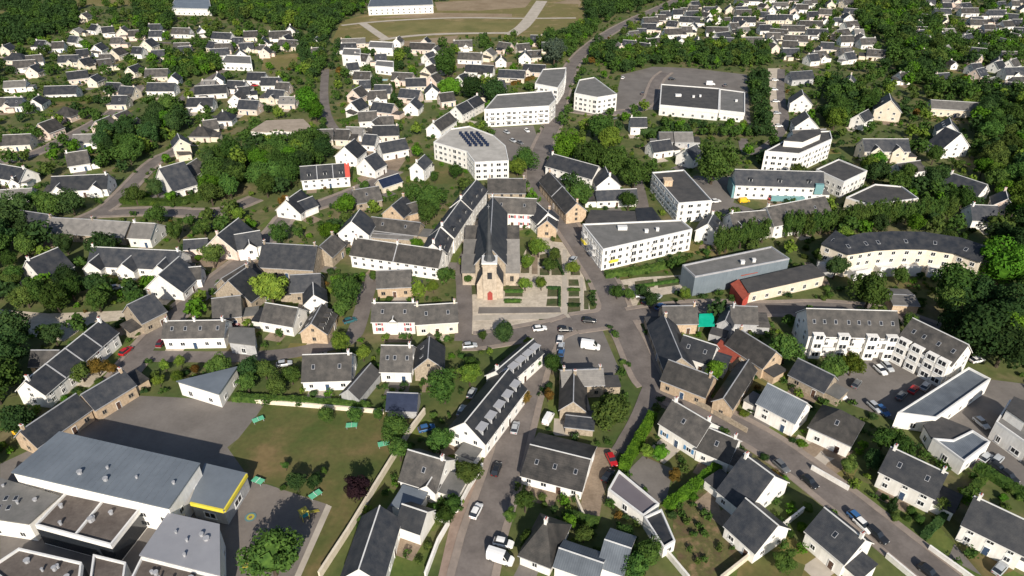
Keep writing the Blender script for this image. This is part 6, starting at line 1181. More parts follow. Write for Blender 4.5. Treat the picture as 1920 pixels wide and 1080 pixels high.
ROADS=[
('main_street',7.0,[(-8.2,78.0),(-8.1,78.9),(-7.8,80.6),(-7.4,83.3),(-6.8,86.9),(-6.2,90.7),(-5.4,94.5),(-4.4,98.5),(-3.4,102.7),(-2.4,106.8),(-1.5,111.0),(-0.6,115.1),(0.1,119.2),(0.9,123.2),(1.7,127.0),(2.4,130.7),(3.1,134.2),(3.9,137.7),(4.6,141.2),(5.3,144.7),(6.1,148.2),(6.9,151.4),(7.7,154.3),(8.6,157.0),(9.5,159.4),(10.7,161.5),(12.1,163.3),(13.7,164.8),(15.5,166.0),(16.9,166.8),(17.8,167.4),(18.3,167.7)]),
('main_road',8.0,[(18.3,167.4),(19.2,167.6),(20.9,168.0),(23.5,168.6),(27.0,169.4),(29.5,171.0),(31.1,173.5),(31.7,176.8),(31.4,181.0),(31.0,185.0),(30.5,188.8),(29.9,192.4),(29.2,195.8),(28.3,199.8),(27.2,204.4),(26.0,209.7),(24.7,215.6),(23.2,221.5),(21.7,227.6),(20.1,233.8),(18.5,240.2),(16.9,246.0),(15.5,251.5),(14.2,256.6),(13.0,261.2),(12.1,265.6),(11.4,269.7),(10.8,273.6),(10.5,277.2),(10.5,281.5),(10.7,286.6),(11.2,292.4),(12.0,298.9),(13.1,306.4),(14.6,314.7),(16.4,324.0),(18.5,334.3),(20.6,345.1),(22.6,356.4),(24.4,368.3),(26.1,380.8),(28.0,393.9),(30.0,407.6),(32.2,422.0),(34.6,437.1),(36.9,450.7),(39.1,462.8),(41.4,473.4),(43.7,482.5),(46.5,492.4),(49.9,503.3),(54.0,515.1),(58.6,527.8),(63.9,541.1),(69.8,555.0),(76.4,569.5),(83.6,584.7),(91.5,600.2),(99.9,615.9),(109.0,632.1),(118.7,648.5),(127.8,664.0),(136.4,678.6),(144.5,692.4),(152.1,705.2),(159.4,717.6),(166.4,729.7),(173.2,741.3),(179.6,752.6),(184.5,761.1),(187.7,766.7),(189.4,769.5)]),
('south_east_road',7.0,[(32.2,170.5),(32.3,169.8),(32.6,168.2),(33.0,166.0),(33.6,162.9),(34.1,159.9),(34.5,156.8),(34.8,153.8),(35.1,150.8),(35.4,148.0),(35.8,145.6),(36.1,143.5),(36.5,141.7),(37.2,140.1),(38.0,138.7),(39.0,137.5),(40.1,136.4),(41.5,135.2),(43.1,133.8),(44.9,132.3),(46.9,130.6),(49.0,128.7),(51.4,126.5),(53.9,124.2),(56.5,121.6),(59.0,119.1),(61.1,116.6),(63.0,114.1),(64.6,111.7),(66.4,109.1),(68.2,106.1),(70.1,102.9),(72.2,99.5),(74.2,96.1),(76.3,92.6),(78.3,89.2),(80.3,85.8),(81.9,83.3),(82.9,81.6),(83.4,80.7)]),
('square_street',6.0,[(18.3,167.4),(17.5,167.2),(16.0,166.6),(13.8,165.8),(10.8,164.7),(7.5,163.6),(4.1,162.5),(0.5,161.3),(-3.4,160.1),(-6.6,159.3),(-9.1,158.7),(-11.0,158.4),(-12.2,158.4),(-13.2,158.4),(-13.8,158.4),(-14.1,158.4)]),
('church_street',5.0,[(-14.1,158.4),(-14.1,159.8),(-14.2,162.6),(-14.3,166.8),(-14.5,172.5),(-14.8,177.9),(-15.2,183.2),(-15.6,188.4),(-16.2,193.4),(-16.5,197.9),(-16.5,201.8),(-16.3,205.1),(-15.8,207.9),(-15.2,210.8),(-14.4,213.7),(-13.5,216.7),(-12.4,219.8),(-11.6,222.1),(-11.1,223.6),(-10.8,224.3)]),
('apartment_street',6.0,[(33.0,170.5),(33.9,170.8),(35.7,171.2),(38.4,171.9),(42.0,172.9),(45.6,173.7),(49.1,174.4),(52.5,175.1),(55.9,175.6),(59.6,175.9),(63.5,175.9),(67.6,175.8),(72.1,175.4),(76.6,175.2),(81.4,175.2),(86.3,175.4),(91.3,175.8),(96.2,175.8),(101.0,175.4),(105.6,174.7),(110.0,173.6),(113.8,172.3),(117.1,170.7),(119.8,168.8),(122.0,166.7),(123.6,165.2),(124.6,164.1),(125.2,163.6)]),
('left_street',6.0,[(-104.2,134.2),(-104.2,135.0),(-104.2,136.5),(-104.2,138.7),(-104.3,141.7),(-104.3,144.9),(-104.2,148.2),(-104.1,151.7),(-103.9,155.4),(-103.6,159.3),(-103.2,163.2),(-102.7,167.3),(-102.1,171.5),(-101.3,175.8),(-100.4,180.1),(-99.2,184.5),(-97.9,189.0),(-96.6,193.3),(-95.2,197.6),(-93.9,201.8),(-92.5,205.9),(-91.3,210.1),(-90.3,214.2),(-89.5,218.3),(-88.8,222.5),(-88.3,226.4),(-87.9,230.2),(-87.7,233.8),(-87.6,237.2),(-86.9,240.2),(-85.6,242.8),(-83.5,245.1),(-80.8,246.9),(-77.8,249.4),(-74.5,252.6),(-70.8,256.6),(-66.9,261.2),(-63.3,265.7),(-60.3,270.3),(-57.6,274.7),(-55.4,279.1),(-53.8,282.4),(-52.7,284.6),(-52.2,285.7)]),
('shaded_street',5.0,[(-104.6,151.4),(-103.3,151.4),(-100.6,151.3),(-96.5,151.2),(-91.1,151.1),(-85.9,151.0),(-81.0,151.0),(-76.3,151.1),(-71.9,151.2),(-67.8,151.6),(-64.1,152.2),(-60.7,153.1),(-57.6,154.2),(-54.8,155.2),(-52.4,156.0),(-50.3,156.8),(-48.5,157.4),(-47.2,158.6),(-46.3,160.2),(-45.8,162.4),(-45.7,165.1),(-45.7,168.2),(-45.8,171.8),(-45.9,175.9),(-46.2,180.4),(-46.3,184.4),(-46.4,187.7),(-46.4,190.4),(-46.3,192.5),(-46.2,194.0),(-46.2,195.1),(-46.2,195.6)]),
('estate_road',5.5,[(-238.9,292.0),(-238.0,292.7),(-236.2,294.2),(-233.4,296.4),(-229.7,299.4),(-226.8,303.0),(-224.6,307.2),(-223.1,311.9),(-222.4,317.3),(-221.7,323.3),(-220.9,329.8),(-220.2,336.8),(-219.4,344.4),(-218.9,351.8),(-218.6,359.1),(-218.5,366.3),(-218.7,373.3),(-219.5,381.0),(-220.7,389.3),(-222.5,398.1),(-224.9,407.6),(-226.6,414.7),(-227.8,419.5),(-228.4,421.8)]),
('estate_lane',5.5,[(-171.5,228.6),(-170.8,229.5),(-169.5,231.2),(-167.4,233.8),(-164.7,237.2),(-162.6,240.9),(-161.3,244.8),(-160.6,248.9),(-160.6,253.3),(-160.9,259.0),(-161.4,266.1),(-162.2,274.4),(-163.1,284.0),(-163.5,291.9),(-163.3,298.0),(-162.5,302.3),(-161.1,304.9),(-160.1,307.4),(-159.4,310.1),(-159.2,312.7),(-159.4,315.4),(-159.5,317.4),(-159.5,318.8),(-159.6,319.4)]),
('estate_cross_road',5.5,[(-160.5,242.3),(-159.3,242.5),(-156.8,242.8),(-153.1,243.2),(-148.2,243.8),(-142.9,244.1),(-137.4,243.9),(-131.6,243.5),(-125.5,242.6),(-120.5,242.5),(-116.5,243.1),(-113.6,244.5),(-111.7,246.5),(-110.0,248.5),(-108.5,250.4),(-107.2,252.1),(-106.1,253.8),(-105.3,255.0),(-104.8,255.8),(-104.5,256.3)]),
('lane_by_houses',5.0,[(-191.2,379.0),(-191.2,380.6),(-191.2,383.8),(-191.2,388.7),(-191.2,395.1),(-191.2,402.2),(-191.2,409.8),(-191.3,418.1),(-191.5,426.9),(-191.3,434.9),(-190.9,442.1),(-190.1,448.5),(-189.1,454.1),(-188.4,458.3),(-187.9,461.1),(-187.6,462.5)]),
('poplar_lane',5.0,[(-123.3,459.7),(-122.3,455.3),(-120.4,446.5),(-117.6,433.2),(-113.8,415.5),(-110.1,399.6),(-106.6,385.5),(-103.2,373.3),(-99.9,362.8),(-96.6,353.6),(-93.3,345.7),(-90.0,339.0),(-86.7,333.6),(-83.2,328.7),(-79.6,324.3),(-75.9,320.5),(-72.0,317.2),(-68.4,314.2),(-65.1,311.7),(-62.0,309.6),(-59.2,307.8),(-57.1,306.5),(-55.7,305.6),(-55.0,305.2)]),
('garden_lane',5.0,[(37.2,139.1),(36.8,138.2),(36.1,136.5),(35.0,133.9),(33.6,130.5),(32.2,127.3),(30.7,124.2),(29.2,121.3),(27.7,118.7),(26.6,116.6),(25.8,115.3),(25.4,114.6)]),
('block_lane',5.0,[(50.6,233.1),(50.8,234.9),(51.1,238.6),(51.6,244.1),(52.3,251.5),(52.8,258.1),(53.2,264.0),(53.4,269.0),(53.5,273.3),(53.6,276.4),(53.6,278.6),(53.6,279.6)]),
('supermarket_drive',6.0,[(29.6,374.1),(30.8,373.5),(33.2,372.4),(36.9,370.6),(41.8,368.3),(47.2,367.1),(52.9,367.1),(59.0,368.3),(65.6,370.6),(71.4,376.1),(76.6,384.7),(81.0,396.5),(84.8,411.5),(88.3,423.9),(91.5,433.7),(94.4,441.0),(97.0,445.8),(98.9,449.4),(100.2,451.8),(100.9,453.0)]),
('parking_lane',4.5,[(177.9,459.7),(176.5,456.0),(173.9,448.4),(170.0,437.1),(164.7,422.0),(159.8,406.9),(155.2,391.8),(150.9,376.7),(146.9,361.5),(141.9,347.7),(135.8,335.0),(128.7,323.7),(120.4,313.6),(114.6,307.8),(111.3,306.3),(110.4,309.2),(111.9,316.3),(113.1,321.6),(113.9,325.2),(114.2,327.0)]),
('works_road',-5.0,[(-142.5,600.8),(-141.3,601.7),(-138.8,603.3),(-135.1,605.8),(-130.1,609.1),(-123.9,612.5),(-116.5,615.9),(-107.9,619.3),(-98.1,622.8),(-88.2,625.8),(-78.1,628.5),(-67.9,630.7),(-57.6,632.5),(-46.8,633.5),(-35.5,633.8),(-23.7,633.3),(-11.4,632.1),(0.8,631.4),(13.1,631.1),(25.4,631.2),(37.6,631.8),(46.8,632.3),(52.9,632.6),(56.0,632.7)]),
('works_road_link',-7.0,[(-126.4,609.6),(-125.0,606.8),(-122.2,601.1),(-118.1,592.5),(-112.6,581.0),(-108.1,571.5),(-104.4,563.8),(-101.6,558.1),(-99.8,554.3),(-98.4,551.5),(-97.5,549.6),(-97.0,548.6)]),
('works_lower_road',-6.0,[(-101.3,545.0),(-100.2,545.9),(-98.0,547.8),(-94.7,550.6),(-90.3,554.3),(-84.9,557.7),(-78.7,560.8),(-71.4,563.6),(-63.2,566.0),(-53.8,568.0),(-43.1,569.5),(-31.1,570.4),(-17.8,570.9),(-7.8,571.3),(-1.2,571.6),(2.1,571.7)]),
('works_road_right',-11.0,[(-0.8,563.8),(-0.1,566.1),(1.4,570.8),(3.6,577.7),(6.6,586.9),(9.9,600.1),(13.3,617.3),(16.9,638.3),(20.8,663.3),(23.9,683.1),(26.1,697.8),(27.6,707.4),(28.3,711.8),(28.8,715.1),(29.1,717.3),(29.3,718.4)]),
('bungalow_road',5.0,[(149.5,592.2),(152.4,592.5),(158.0,593.0),(166.5,593.8),(177.8,594.9),(189.3,596.5),(201.1,598.7),(213.1,601.4),(225.3,604.7),(234.5,607.2),(240.6,608.8),(243.7,609.6)]),
('far_bungalow_road',5.0,[(349.8,623.3),(352.3,623.6),(357.2,624.2),(364.6,625.1),(374.5,626.2),(384.6,626.8),(395.0,626.8),(405.6,626.2),(416.4,625.1),(424.6,624.2),(430.0,623.6),(432.7,623.3)]),
('upper_estate_road',5.0,[(-274.5,537.7),(-271.4,537.5),(-265.2,537.0),(-255.9,536.4),(-243.4,535.5),(-230.7,535.3),(-217.7,535.7),(-204.5,536.8),(-190.9,538.6),(-180.7,540.0),(-174.0,540.9),(-170.6,541.3)]),
]
SURF=[
('asph','playground',1,[(-95.94,134.84),(-86.34,134.22),(-62.91,131.58),(-64.25,121.29),(-68.01,114.64),(-67.67,109.71),(-103.96,123.48),(-109.22,121.29)]),
('asphb','play_yard',1,[(-61.75,106.56),(-54.26,105.33),(-39.79,99.86),(-41.85,81.31),(-55.93,81.31),(-60.64,94.31),(-58.96,98.44)]),
('lawn','playing_field',1,[(-62.51,131.58),(-34.7,128.81),(-22.02,128.81),(-24.67,121.29),(-30.23,102.77),(-34.72,91.02),(-37.25,81.31),(-41.64,81.31),(-38.78,99.43),(-54.4,105.79),(-61.75,106.56),(-66.39,114.64)]),
('asph','hall_yard',1,[(-105.26,123.48),(-68.24,118.08),(-58.19,106.56),(-58.72,97.74),(-55.93,81.31),(-97.98,81.31),(-117.03,111.32)]),
('conc','field_path',2,[(-39.79,99.86),(-38.48,99.15),(-40.83,81.31),(-42.05,81.31)]),
('pave','church_square',1,[(-14.78,180.9),(-10.26,185.63),(-1.71,185.63),(4.71,212.15),(7.75,220.16),(19.25,218.12),(23.83,193.9),(23.97,171.96),(19.12,167.99),(6.32,165.78),(-9.3,161.49),(-13.69,162.28)]),
('bed','garden_bed',2,[(5.34,215.3),(9.2,216.9),(8.95,209.06),(4.84,208.3)]),
('bed','garden_bed',2,[(9.7,209.06),(12.75,210.59),(12.71,201.63),(9.42,200.91)]),
('bed','garden_bed',2,[(13.88,210.59),(17.16,209.06),(17.03,195.27),(13.13,195.27)]),
('bed','garden_bed',2,[(9.38,199.84),(12.65,200.19),(12.42,195.27),(9.22,195.27)]),
('bed','garden_bed',2,[(3.7,206.79),(6.29,206.79),(5.71,196.66),(2.85,196.66)]),
('bed','garden_bed',2,[(20.19,204.56),(22.7,203.82),(22.71,195.27),(19.51,195.27)]),
('bed','garden_bed',2,[(11.49,186.27),(15.09,186.27),(14.85,182.14),(11.14,182.14)]),
('bed','garden_bed',2,[(11.08,180.9),(14.78,180.9),(14.53,176.65),(10.57,176.65)]),
('bed','garden_bed',2,[(18.61,192.54),(21.77,192.54),(21.79,188.54),(18.33,188.54)]),
('bed','garden_bed',2,[(18.13,185.63),(21.55,185.63),(21.26,182.14),(17.88,182.14)]),
('bed','garden_bed',2,[(17.82,181.21),(21.35,181.21),(21.02,177.25),(17.38,177.25)]),
('bed','garden_bed',2,[(17.31,176.35),(21.11,176.35),(20.76,172.24),(16.87,172.24)]),
('bed','garden_bed',2,[(23.09,185.63),(24.46,185.63),(23.6,174.87),(22.13,174.87)]),
('bed','garden_bed',2,[(-2.08,188.54),(3.46,188.54),(3.42,185.31),(-2.22,185.31)]),
('bed','garden_bed',2,[(-2.21,184.35),(3.4,184.35),(3.37,182.14),(-2.36,182.14)]),
('bed','garden_bed',2,[(-2.34,180.29),(2.68,180.29),(2.66,178.15),(-2.33,178.15)]),
('bed','garden_bed',2,[(-15.3,189.86),(-11.12,189.86),(-11.19,183.4),(-14.92,183.4)]),
('bed','garden_bed',2,[(2.63,192.54),(5.28,193.22),(5.21,189.86),(2.61,189.86)]),
('bed','garden_bed',2,[(7.73,192.54),(10.54,192.54),(10.4,189.2),(7.63,189.2)]),
('bed','garden_bed',2,[(8.06,170.81),(12.9,170.81),(12.81,169.11),(8.01,169.11)]),
('conc','garden_path',3,[(17.96,212.93),(19.47,212.93),(16.81,171.38),(15.03,171.38)]),
('conc','garden_path',3,[(22.59,193.9),(23.47,193.9),(21.66,171.38),(20.85,171.38)]),
('conc','garden_path',3,[(-14.54,171.38),(22.73,172.53),(22.52,170.24),(-14.38,168.55)]),
('asph','square_strip',2,[(-10.21,176.05),(14.82,176.05),(14.97,173.11),(-10.39,172.53)]),
('grav','garden_path',3,[(7.16,212.15),(9.05,212.15),(8.54,195.97),(6.58,195.97)]),
('pave','garden_beyond_road',1,[(29.62,190.53),(42.36,193.9),(58.62,195.62),(56.44,185.63),(40.3,180.9),(37.7,174.87),(31.07,174.28)]),
('bed','garden_bed',2,[(32.34,188.54),(34.63,188.87),(34.25,183.4),(31.84,183.08)]),
('bed','garden_bed',2,[(35.33,188.87),(37.8,189.2),(36.67,179.06),(34.25,178.45)]),
('bed','garden_bed',2,[(31.89,182.14),(34.12,182.46),(33.84,177.85),(31.65,177.55)]),
('bed','garden_bed',2,[(40.18,191.2),(46.59,192.88),(46.06,187.89),(39.68,185.63)]),
('bed','garden_bed',2,[(47.82,192.88),(55.21,194.59),(54.44,189.2),(47.15,187.24)]),
('lawn','block_lawn',1,[(31.08,195.62),(63.67,210.21),(63.32,204.56),(56.68,199.12),(40.59,193.9),(31.37,190.53)]),
('asph','parking_island',2,[(10.89,162.28),(26.6,163.62),(28.99,146.21),(27.12,142.8),(14.5,146.21),(10.87,146.21)]),
('grav','gravel_strip',3,[(30.07,166.33),(36.25,167.44),(37.98,146.21),(32.62,146.21)]),
('asph','apartment_car_park',1,[(80.4,138.43),(92.78,146.21),(107.44,155.83),(114.26,151.39),(121.77,146.21),(98.96,129.2),(94.45,125.35),(86.42,131.18)]),
('asph','right_yard',1,[(104.94,125.35),(127.52,141.25),(135.62,139.5),(112.66,103.52),(108.07,106.56),(102.4,111.32)]),
('asph','supermarket_yard',1,[(70.41,446.48),(94.54,466.64),(120.37,462.48),(151.12,446.48),(124.19,346.26),(121.55,364.73),(75.38,374.12),(63.67,364.73),(56.17,374.12)]),
('pave','parking_strip',1,[(169.93,462.48),(177.72,462.48),(138.85,334.79),(131.06,333.2)]),
('dry','dry_ground',1,[(-137.27,537.72),(-146.33,618.7),(-126.44,662.59),(-66.01,695.08),(-55.25,762.76),(77.97,769.51),(60.36,618.7),(16.64,556.13),(-41.59,556.13),(-78.01,516.99),(-121.12,537.72)]),
('lawnd','green_field',2,[(-107.59,567.72),(-99.03,614.14),(3.66,618.7),(0.86,579.75),(-55.75,575.69),(-92.06,559.95)]),
('dry','dry_field',2,[(-142.49,592.24),(-119.5,596.5),(-108.8,559.95),(-132.3,552.36)]),
('sand','bare_plot',2,[(-75.29,712.43),(21.41,736.82),(12.51,683.94),(-29.38,667.81),(-68.56,667.81)]),
('sand','bare_plot',2,[(-121.3,632.74),(-77.26,657.44),(0.0,652.36),(0.0,637.54),(-93.31,632.74)]),
('sand','bare_plot',2,[(30.47,695.08),(64.24,736.82),(67.5,712.43),(63.51,689.47)]),
('sand','bare_plot',2,[(-84.47,541.31),(-42.1,563.81),(-44.41,537.72),(-78.45,520.35)]),
('dry','dry_field',2,[(24.06,654.89),(36.07,706.56),(63.94,700.78),(57.15,647.35)]),
('dry','dry_field',1,[(-437.55,724.44),(-374.29,724.44),(-360.51,695.08),(-418.37,689.47)]),
('dry','dry_field',1,[(-466.84,662.59),(-456.44,667.81),(-430.98,627.99),(-436.1,614.14)]),
('dry','dry_field',1,[(-174.94,496.07),(-152.57,503.94),(-142.65,459.75),(-164.7,457.04)]),
('pave','pale_lane',1,[(-157.35,174.87),(-141.26,172.53),(-117.74,174.28),(-116.56,169.11),(-125.61,167.44),(-128.52,158.37),(-139.25,160.96),(-151.59,165.78)]),
('grav','pale_drive',2,[(18.57,116.69),(25.63,116.0),(23.16,111.32),(19.6,101.31),(17.64,93.64),(14.45,97.74),(16.03,106.56)]),
('grav','drive_beside_lane',2,[(25.44,114.64),(31.73,131.18),(34.33,136.3),(34.95,134.22),(29.07,118.08)]),
('asph','dark_yard',2,[(26.58,109.71),(30.27,113.8),(36.49,109.71),(33.43,101.31),(31.44,99.86),(25.64,107.34)]),
('soil','dry_garden',2,[(34.1,97.74),(43.38,104.27),(43.16,94.31),(47.16,87.24),(39.81,81.31),(33.68,81.31),(32.26,88.48)]),
('grav','dry_garden_path',3,[(38.87,99.86),(43.97,104.27),(44.49,94.31),(43.16,94.31)]),
('lawn','small_lawn',1,[(44.36,84.81),(51.27,88.48),(57.41,84.81),(55.12,81.31),(42.87,81.31)]),
('grav','square_drive',2,[(65.77,114.64),(72.36,118.96),(79.78,115.49),(74.92,109.71),(69.18,105.79)]),
('pink','street_paving',2,[(-6.03,79.05),(-6.56,92.32),(-2.42,109.71),(0.65,123.48),(4.3,143.92),(7.18,153.34),(4.21,154.58),(-0.56,139.5),(-5.87,111.98),(-12.72,95.66),(-14.58,79.05)]),
('conc','star_paving',3,[(67.89,112.64),(70.36,113.63),(72.3,115.49),(72.83,113.63),(74.41,112.97),(72.18,111.65),(69.9,108.91),(69.55,111.49)]),
('lawn','corner_lawn',1,[(88.53,94.31),(92.22,97.04),(97.38,83.62),(90.84,81.31)]),
('asph','solar_court',1,[(-11.0,342.92),(11.11,347.1),(13.1,323.17),(9.33,279.64),(-1.23,298.48),(-7.78,319.44)]),
('asph','yard_behind_block',1,[(79.28,279.64),(100.26,279.64),(89.22,252.15),(96.64,244.72),(78.05,237.63),(73.1,252.15)]),
('lawn','court_lawn',1,[(-35.72,291.98),(-21.42,286.94),(-20.47,270.92),(-33.65,270.92)]),
('grav','drive_curve',1,[(-61.12,312.2),(-48.84,315.79),(-46.1,303.85),(-49.12,298.48),(-51.3,279.64),(-58.11,285.7),(-63.77,305.21)]),
('lawn','crescent_lawn',1,[(106.86,200.91),(161.51,204.56),(153.16,187.24),(109.45,185.63)]),
('grav','red_path',2,[(99.76,203.82),(102.14,203.82),(103.82,192.2),(102.61,185.63),(100.67,187.24)]),
('lawn','house_lawn',1,[(-269.93,394.14),(-237.81,394.14),(-230.08,376.04),(-262.74,376.04)]),
('grav','house_terrace',1,[(-38.15,476.59),(0.0,479.5),(0.0,466.64),(-37.17,462.48)]),
]
WALLS=[
(1.9,0.35,'c',[(-21.67,128.03),(-24.6,120.74),(-27.48,111.65),(-30.23,102.77),(-33.35,92.32),(-36.88,81.88)],'long cream stone wall along the right side of the playing field'),
(1.2,0.3,'c',[(-65.07,131.98),(-53.91,130.78),(-42.83,129.4),(-31.91,128.03)],'low cream wall along the top of the playing field'),
(1.6,0.3,'w',[(-13.26,96.9),(-11.52,97.74),(-9.15,104.27),(-6.66,110.03)],'white garden wall at the kerb of the main street'),
(1.7,0.3,'w',[(-19.79,98.02),(-13.06,94.31),(-14.85,89.74),(-16.6,81.88)], "white wall round the bottom-edge house's yard"),
(1.6,0.3,'w',[(30.22,87.85),(33.68,81.31)],'white wall continuing below the dark extension'),
(1.5,0.3,'c',[(48.69,87.73),(39.81,81.31)],'cream wall on the right side of the dry garden'),
(1.2,0.3,'w',[(67.67,109.71),(73.55,103.52)],'white kerb wall in front of the square hipped house'),
(1.2,0.3,'w',[(83.31,88.48),(88.47,80.74)],'white kerb wall beside the lower right house'),
(1.3,0.3,'w',[(73.91,86.62),(77.28,80.74)],'white kerb wall left of the south-east road near the bottom'),
(1.4,0.3,'c',[(14.84,106.56),(13.78,100.58),(15.06,95.66)],'cream wall on the left of the pale drive'),
(1.4,0.3,'s',[(41.8,136.3),(49.38,128.81),(56.54,121.29)],'stone wall along the upper side of the south-east road'),
(1.5,0.3,'w',[(52.29,91.02),(61.55,97.74)],'white wall between the slate-roofed wing and the shaded lawn'),
]
HEDGES=[
(0.9,0.7,'mid',[(18.13,185.63),(21.55,185.63)],'low clipped hedge across the right beds of the church garden'),
(0.9,0.7,'dark',[(17.5,176.65),(20.97,176.65)],'lower clipped hedge across the right beds of the church garden'),
(0.9,0.7,'dark',[(11.5,186.59),(15.28,186.59),(14.68,176.35)],'clipped hedge round the middle bed of the church garden'),
(0.9,0.8,'mid',[(-2.04,184.67),(3.41,184.67)],'clipped hedge between the beds right of the church tower'),
(0.9,0.8,'mid',[(-2.17,179.06),(2.67,179.06)],'front clipped hedge right of the church tower'),
(0.9,0.7,'dark',[(14.03,209.83),(17.03,195.27)],'clipped hedge beside the long pale path of the church garden'),
(0.9,0.8,'mid',[(31.8,182.77),(37.3,183.4)],'clipped hedge in the garden beyond the road'),
(0.9,0.8,'mid',[(39.92,187.24),(54.51,191.2)],'long clipped hedge in the garden beyond the road'),
(1.8,1.6,'mid',[(-70.91,133.2),(-54.17,131.78),(-36.25,129.99)],'clipped green hedge along the top of the playing field'),
(2.2,2.2,'bright',[(25.09,109.39),(29.56,117.21),(34.53,126.3)],'long bright clipped hedge beside the garden lane'),
(2.0,2.0,'bright',[(32.88,98.44),(38.37,102.77),(46.52,109.71)],'bright clipped hedge above the dry garden'),
(1.8,1.6,'mid',[(96.44,100.58),(104.06,105.79)],'hedge between the two lower right houses'),
(2.0,2.0,'mid',[(105.13,109.71),(110.67,101.31)],'green hedge at the right edge below the parked cars'),
(2.0,2.0,'mid',[(30.89,193.9),(42.8,196.66),(58.34,202.72)],'hedge below the long white flat-roofed block'),
(1.6,1.4,'dark',[(83.54,91.02),(94.5,99.15)],'dark hedge beside the narrow garden path at lower right'),
(1.8,2.0,'mid',[(-89.42,349.66),(-78.14,364.73)],'hedge below the gable pair left of the pool'),
(2.4,2.6,'mid',[(23.99,81.31),(22.96,92.32)],'hedge right of the blue-grey garden roof'),
(1.6,1.8,'mid',[(11.43,96.35),(17.71,94.31)],'green hedge behind the hipped house'),
(2.2,3.0,'mid',[(-156.95,252.15),(-134.4,249.64),(-117.61,262.62)],'hedge bank along the cross road at left'),
(2.0,2.0,'dark',[(61.94,134.22),(64.5,130.18)],'dark hedge beside the blue-grey roofed house'),
(2.0,1.8,'mid',[(-267.25,388.97),(-239.29,391.02)],'hedge below the long bungalow at the upper left'),
(3.0,3.0,'dark',[(64.46,333.2),(75.49,334.79)],'hedge below the small white house by the supermarket'),
(2.2,2.0,'mid',[(-79.8,488.42),(-72.63,421.84),(-67.23,378.96)],'long hedge line right of the pool villa'),
(2.0,2.0,'autumn',[(0.0,421.84),(13.47,436.34)],'yellow hedge in front of the apartments by the road bend'),
]
CRESCENT=[(103.33, 201.33, 112.01, 208.1), (109.01, 194.05, 112.01, 204.63), (118.95, 196.91, 116.73, 207.69), (128.23, 198.0, 127.78, 209.0), (136.82, 197.64, 139.04, 208.41), (144.01, 194.76, 150.49, 203.65), (148.9, 188.84, 157.38, 195.84)]
CHURCH=(-6.87,180.29)
FRAMES=[((-62.31, 125.35), 0.6, 'green play table left of the playing field near the playground'), ((-38.95, 123.3), 0.1, 'green play table under the top hedge of the playing field'), ((-30.16, 117.04), 0.3, 'green play table near the cream field wall'), ((-56.17, 105.79), -0.4, 'green play table at the corner of the yellow annex lawn'), ((-42.57, 101.89), 0.8, 'green play table beside the dark trees of the play yard')]
CLIMBER=(-43.39, 96.07)
POOL=(-82.77, 433.86)
RINGS=[(-54.89, 96.35), (-52.09, 84.81)]
# ---------------------------------------------------------------- helpers
class MB:
    def __init__(s): s.v=[];s.f=[];s.m=[]
    def add(s,vs,fs,m=0):
        b=len(s.v); s.v+=[tuple(p) for p in vs]
        for f in fs: s.f.append([i+b for i in f]); s.m.append(m)
    def box(s,x0,y0,z0,x1,y1,z1,m=0):
        s.add([(x0,y0,z0),(x1,y0,z0),(x1,y1,z0),(x0,y1,z0),(x0,y0,z1),(x1,y0,z1),(x1,y1,z1),(x0,y1,z1)],
              [(0,3,2,1),(4,5,6,7),(0,1,5,4),(1,2,6,5),(2,3,7,6),(3,0,4,7)],m)
    def prism(s,P,z0,z1,m=0,mt=None,bottom=True):
        n=len(P); b=[(x,y,z0) for x,y in P]+[(x,y,z1) for x,y in P]
        s.add(b,[(i,(i+1)%n,n+(i+1)%n,n+i) for i in range(n)],m); s.add(b,[tuple(range(n,2*n))],m if mt is None else mt)
    def mesh(s,name,mats):
        me=bpy.data.meshes.new(name); me.from_pydata(s.v,[],s.f)
        for m in mats: me.materials.append(MATS[m])
        if len(mats)>1: me.polygons.foreach_set('material_index',s.m)
        me.update(); return me
    def build(s,name,mats,parent=None):
        return link(name,s.mesh(name,mats),parent)
def link(name,data,parent=None,loc=(0,0,0),rot=(0,0,0),sc=(1,1,1)):
    o=bpy.data.objects.new(name,data); col.objects.link(o); o.location=loc; o.rotation_euler=rot; o.scale=sc
    if parent: o.parent=parent
    return o
def tag(o,label,cat,group=None):
    o['label']=label; o['category']=cat
    if group: o['group']=group
    return o
def structure(o): o['kind']='structure'; return o
def inside(x,y,P):
    c=False; j=len(P)-1
    for i in range(len(P)):
        if (P[i][1]>y)!=(P[j][1]>y) and x<(P[j][0]-P[i][0])*(y-P[i][1])/(P[j][1]-P[i][1])+P[i][0]: c=not c
        j=i
    return c
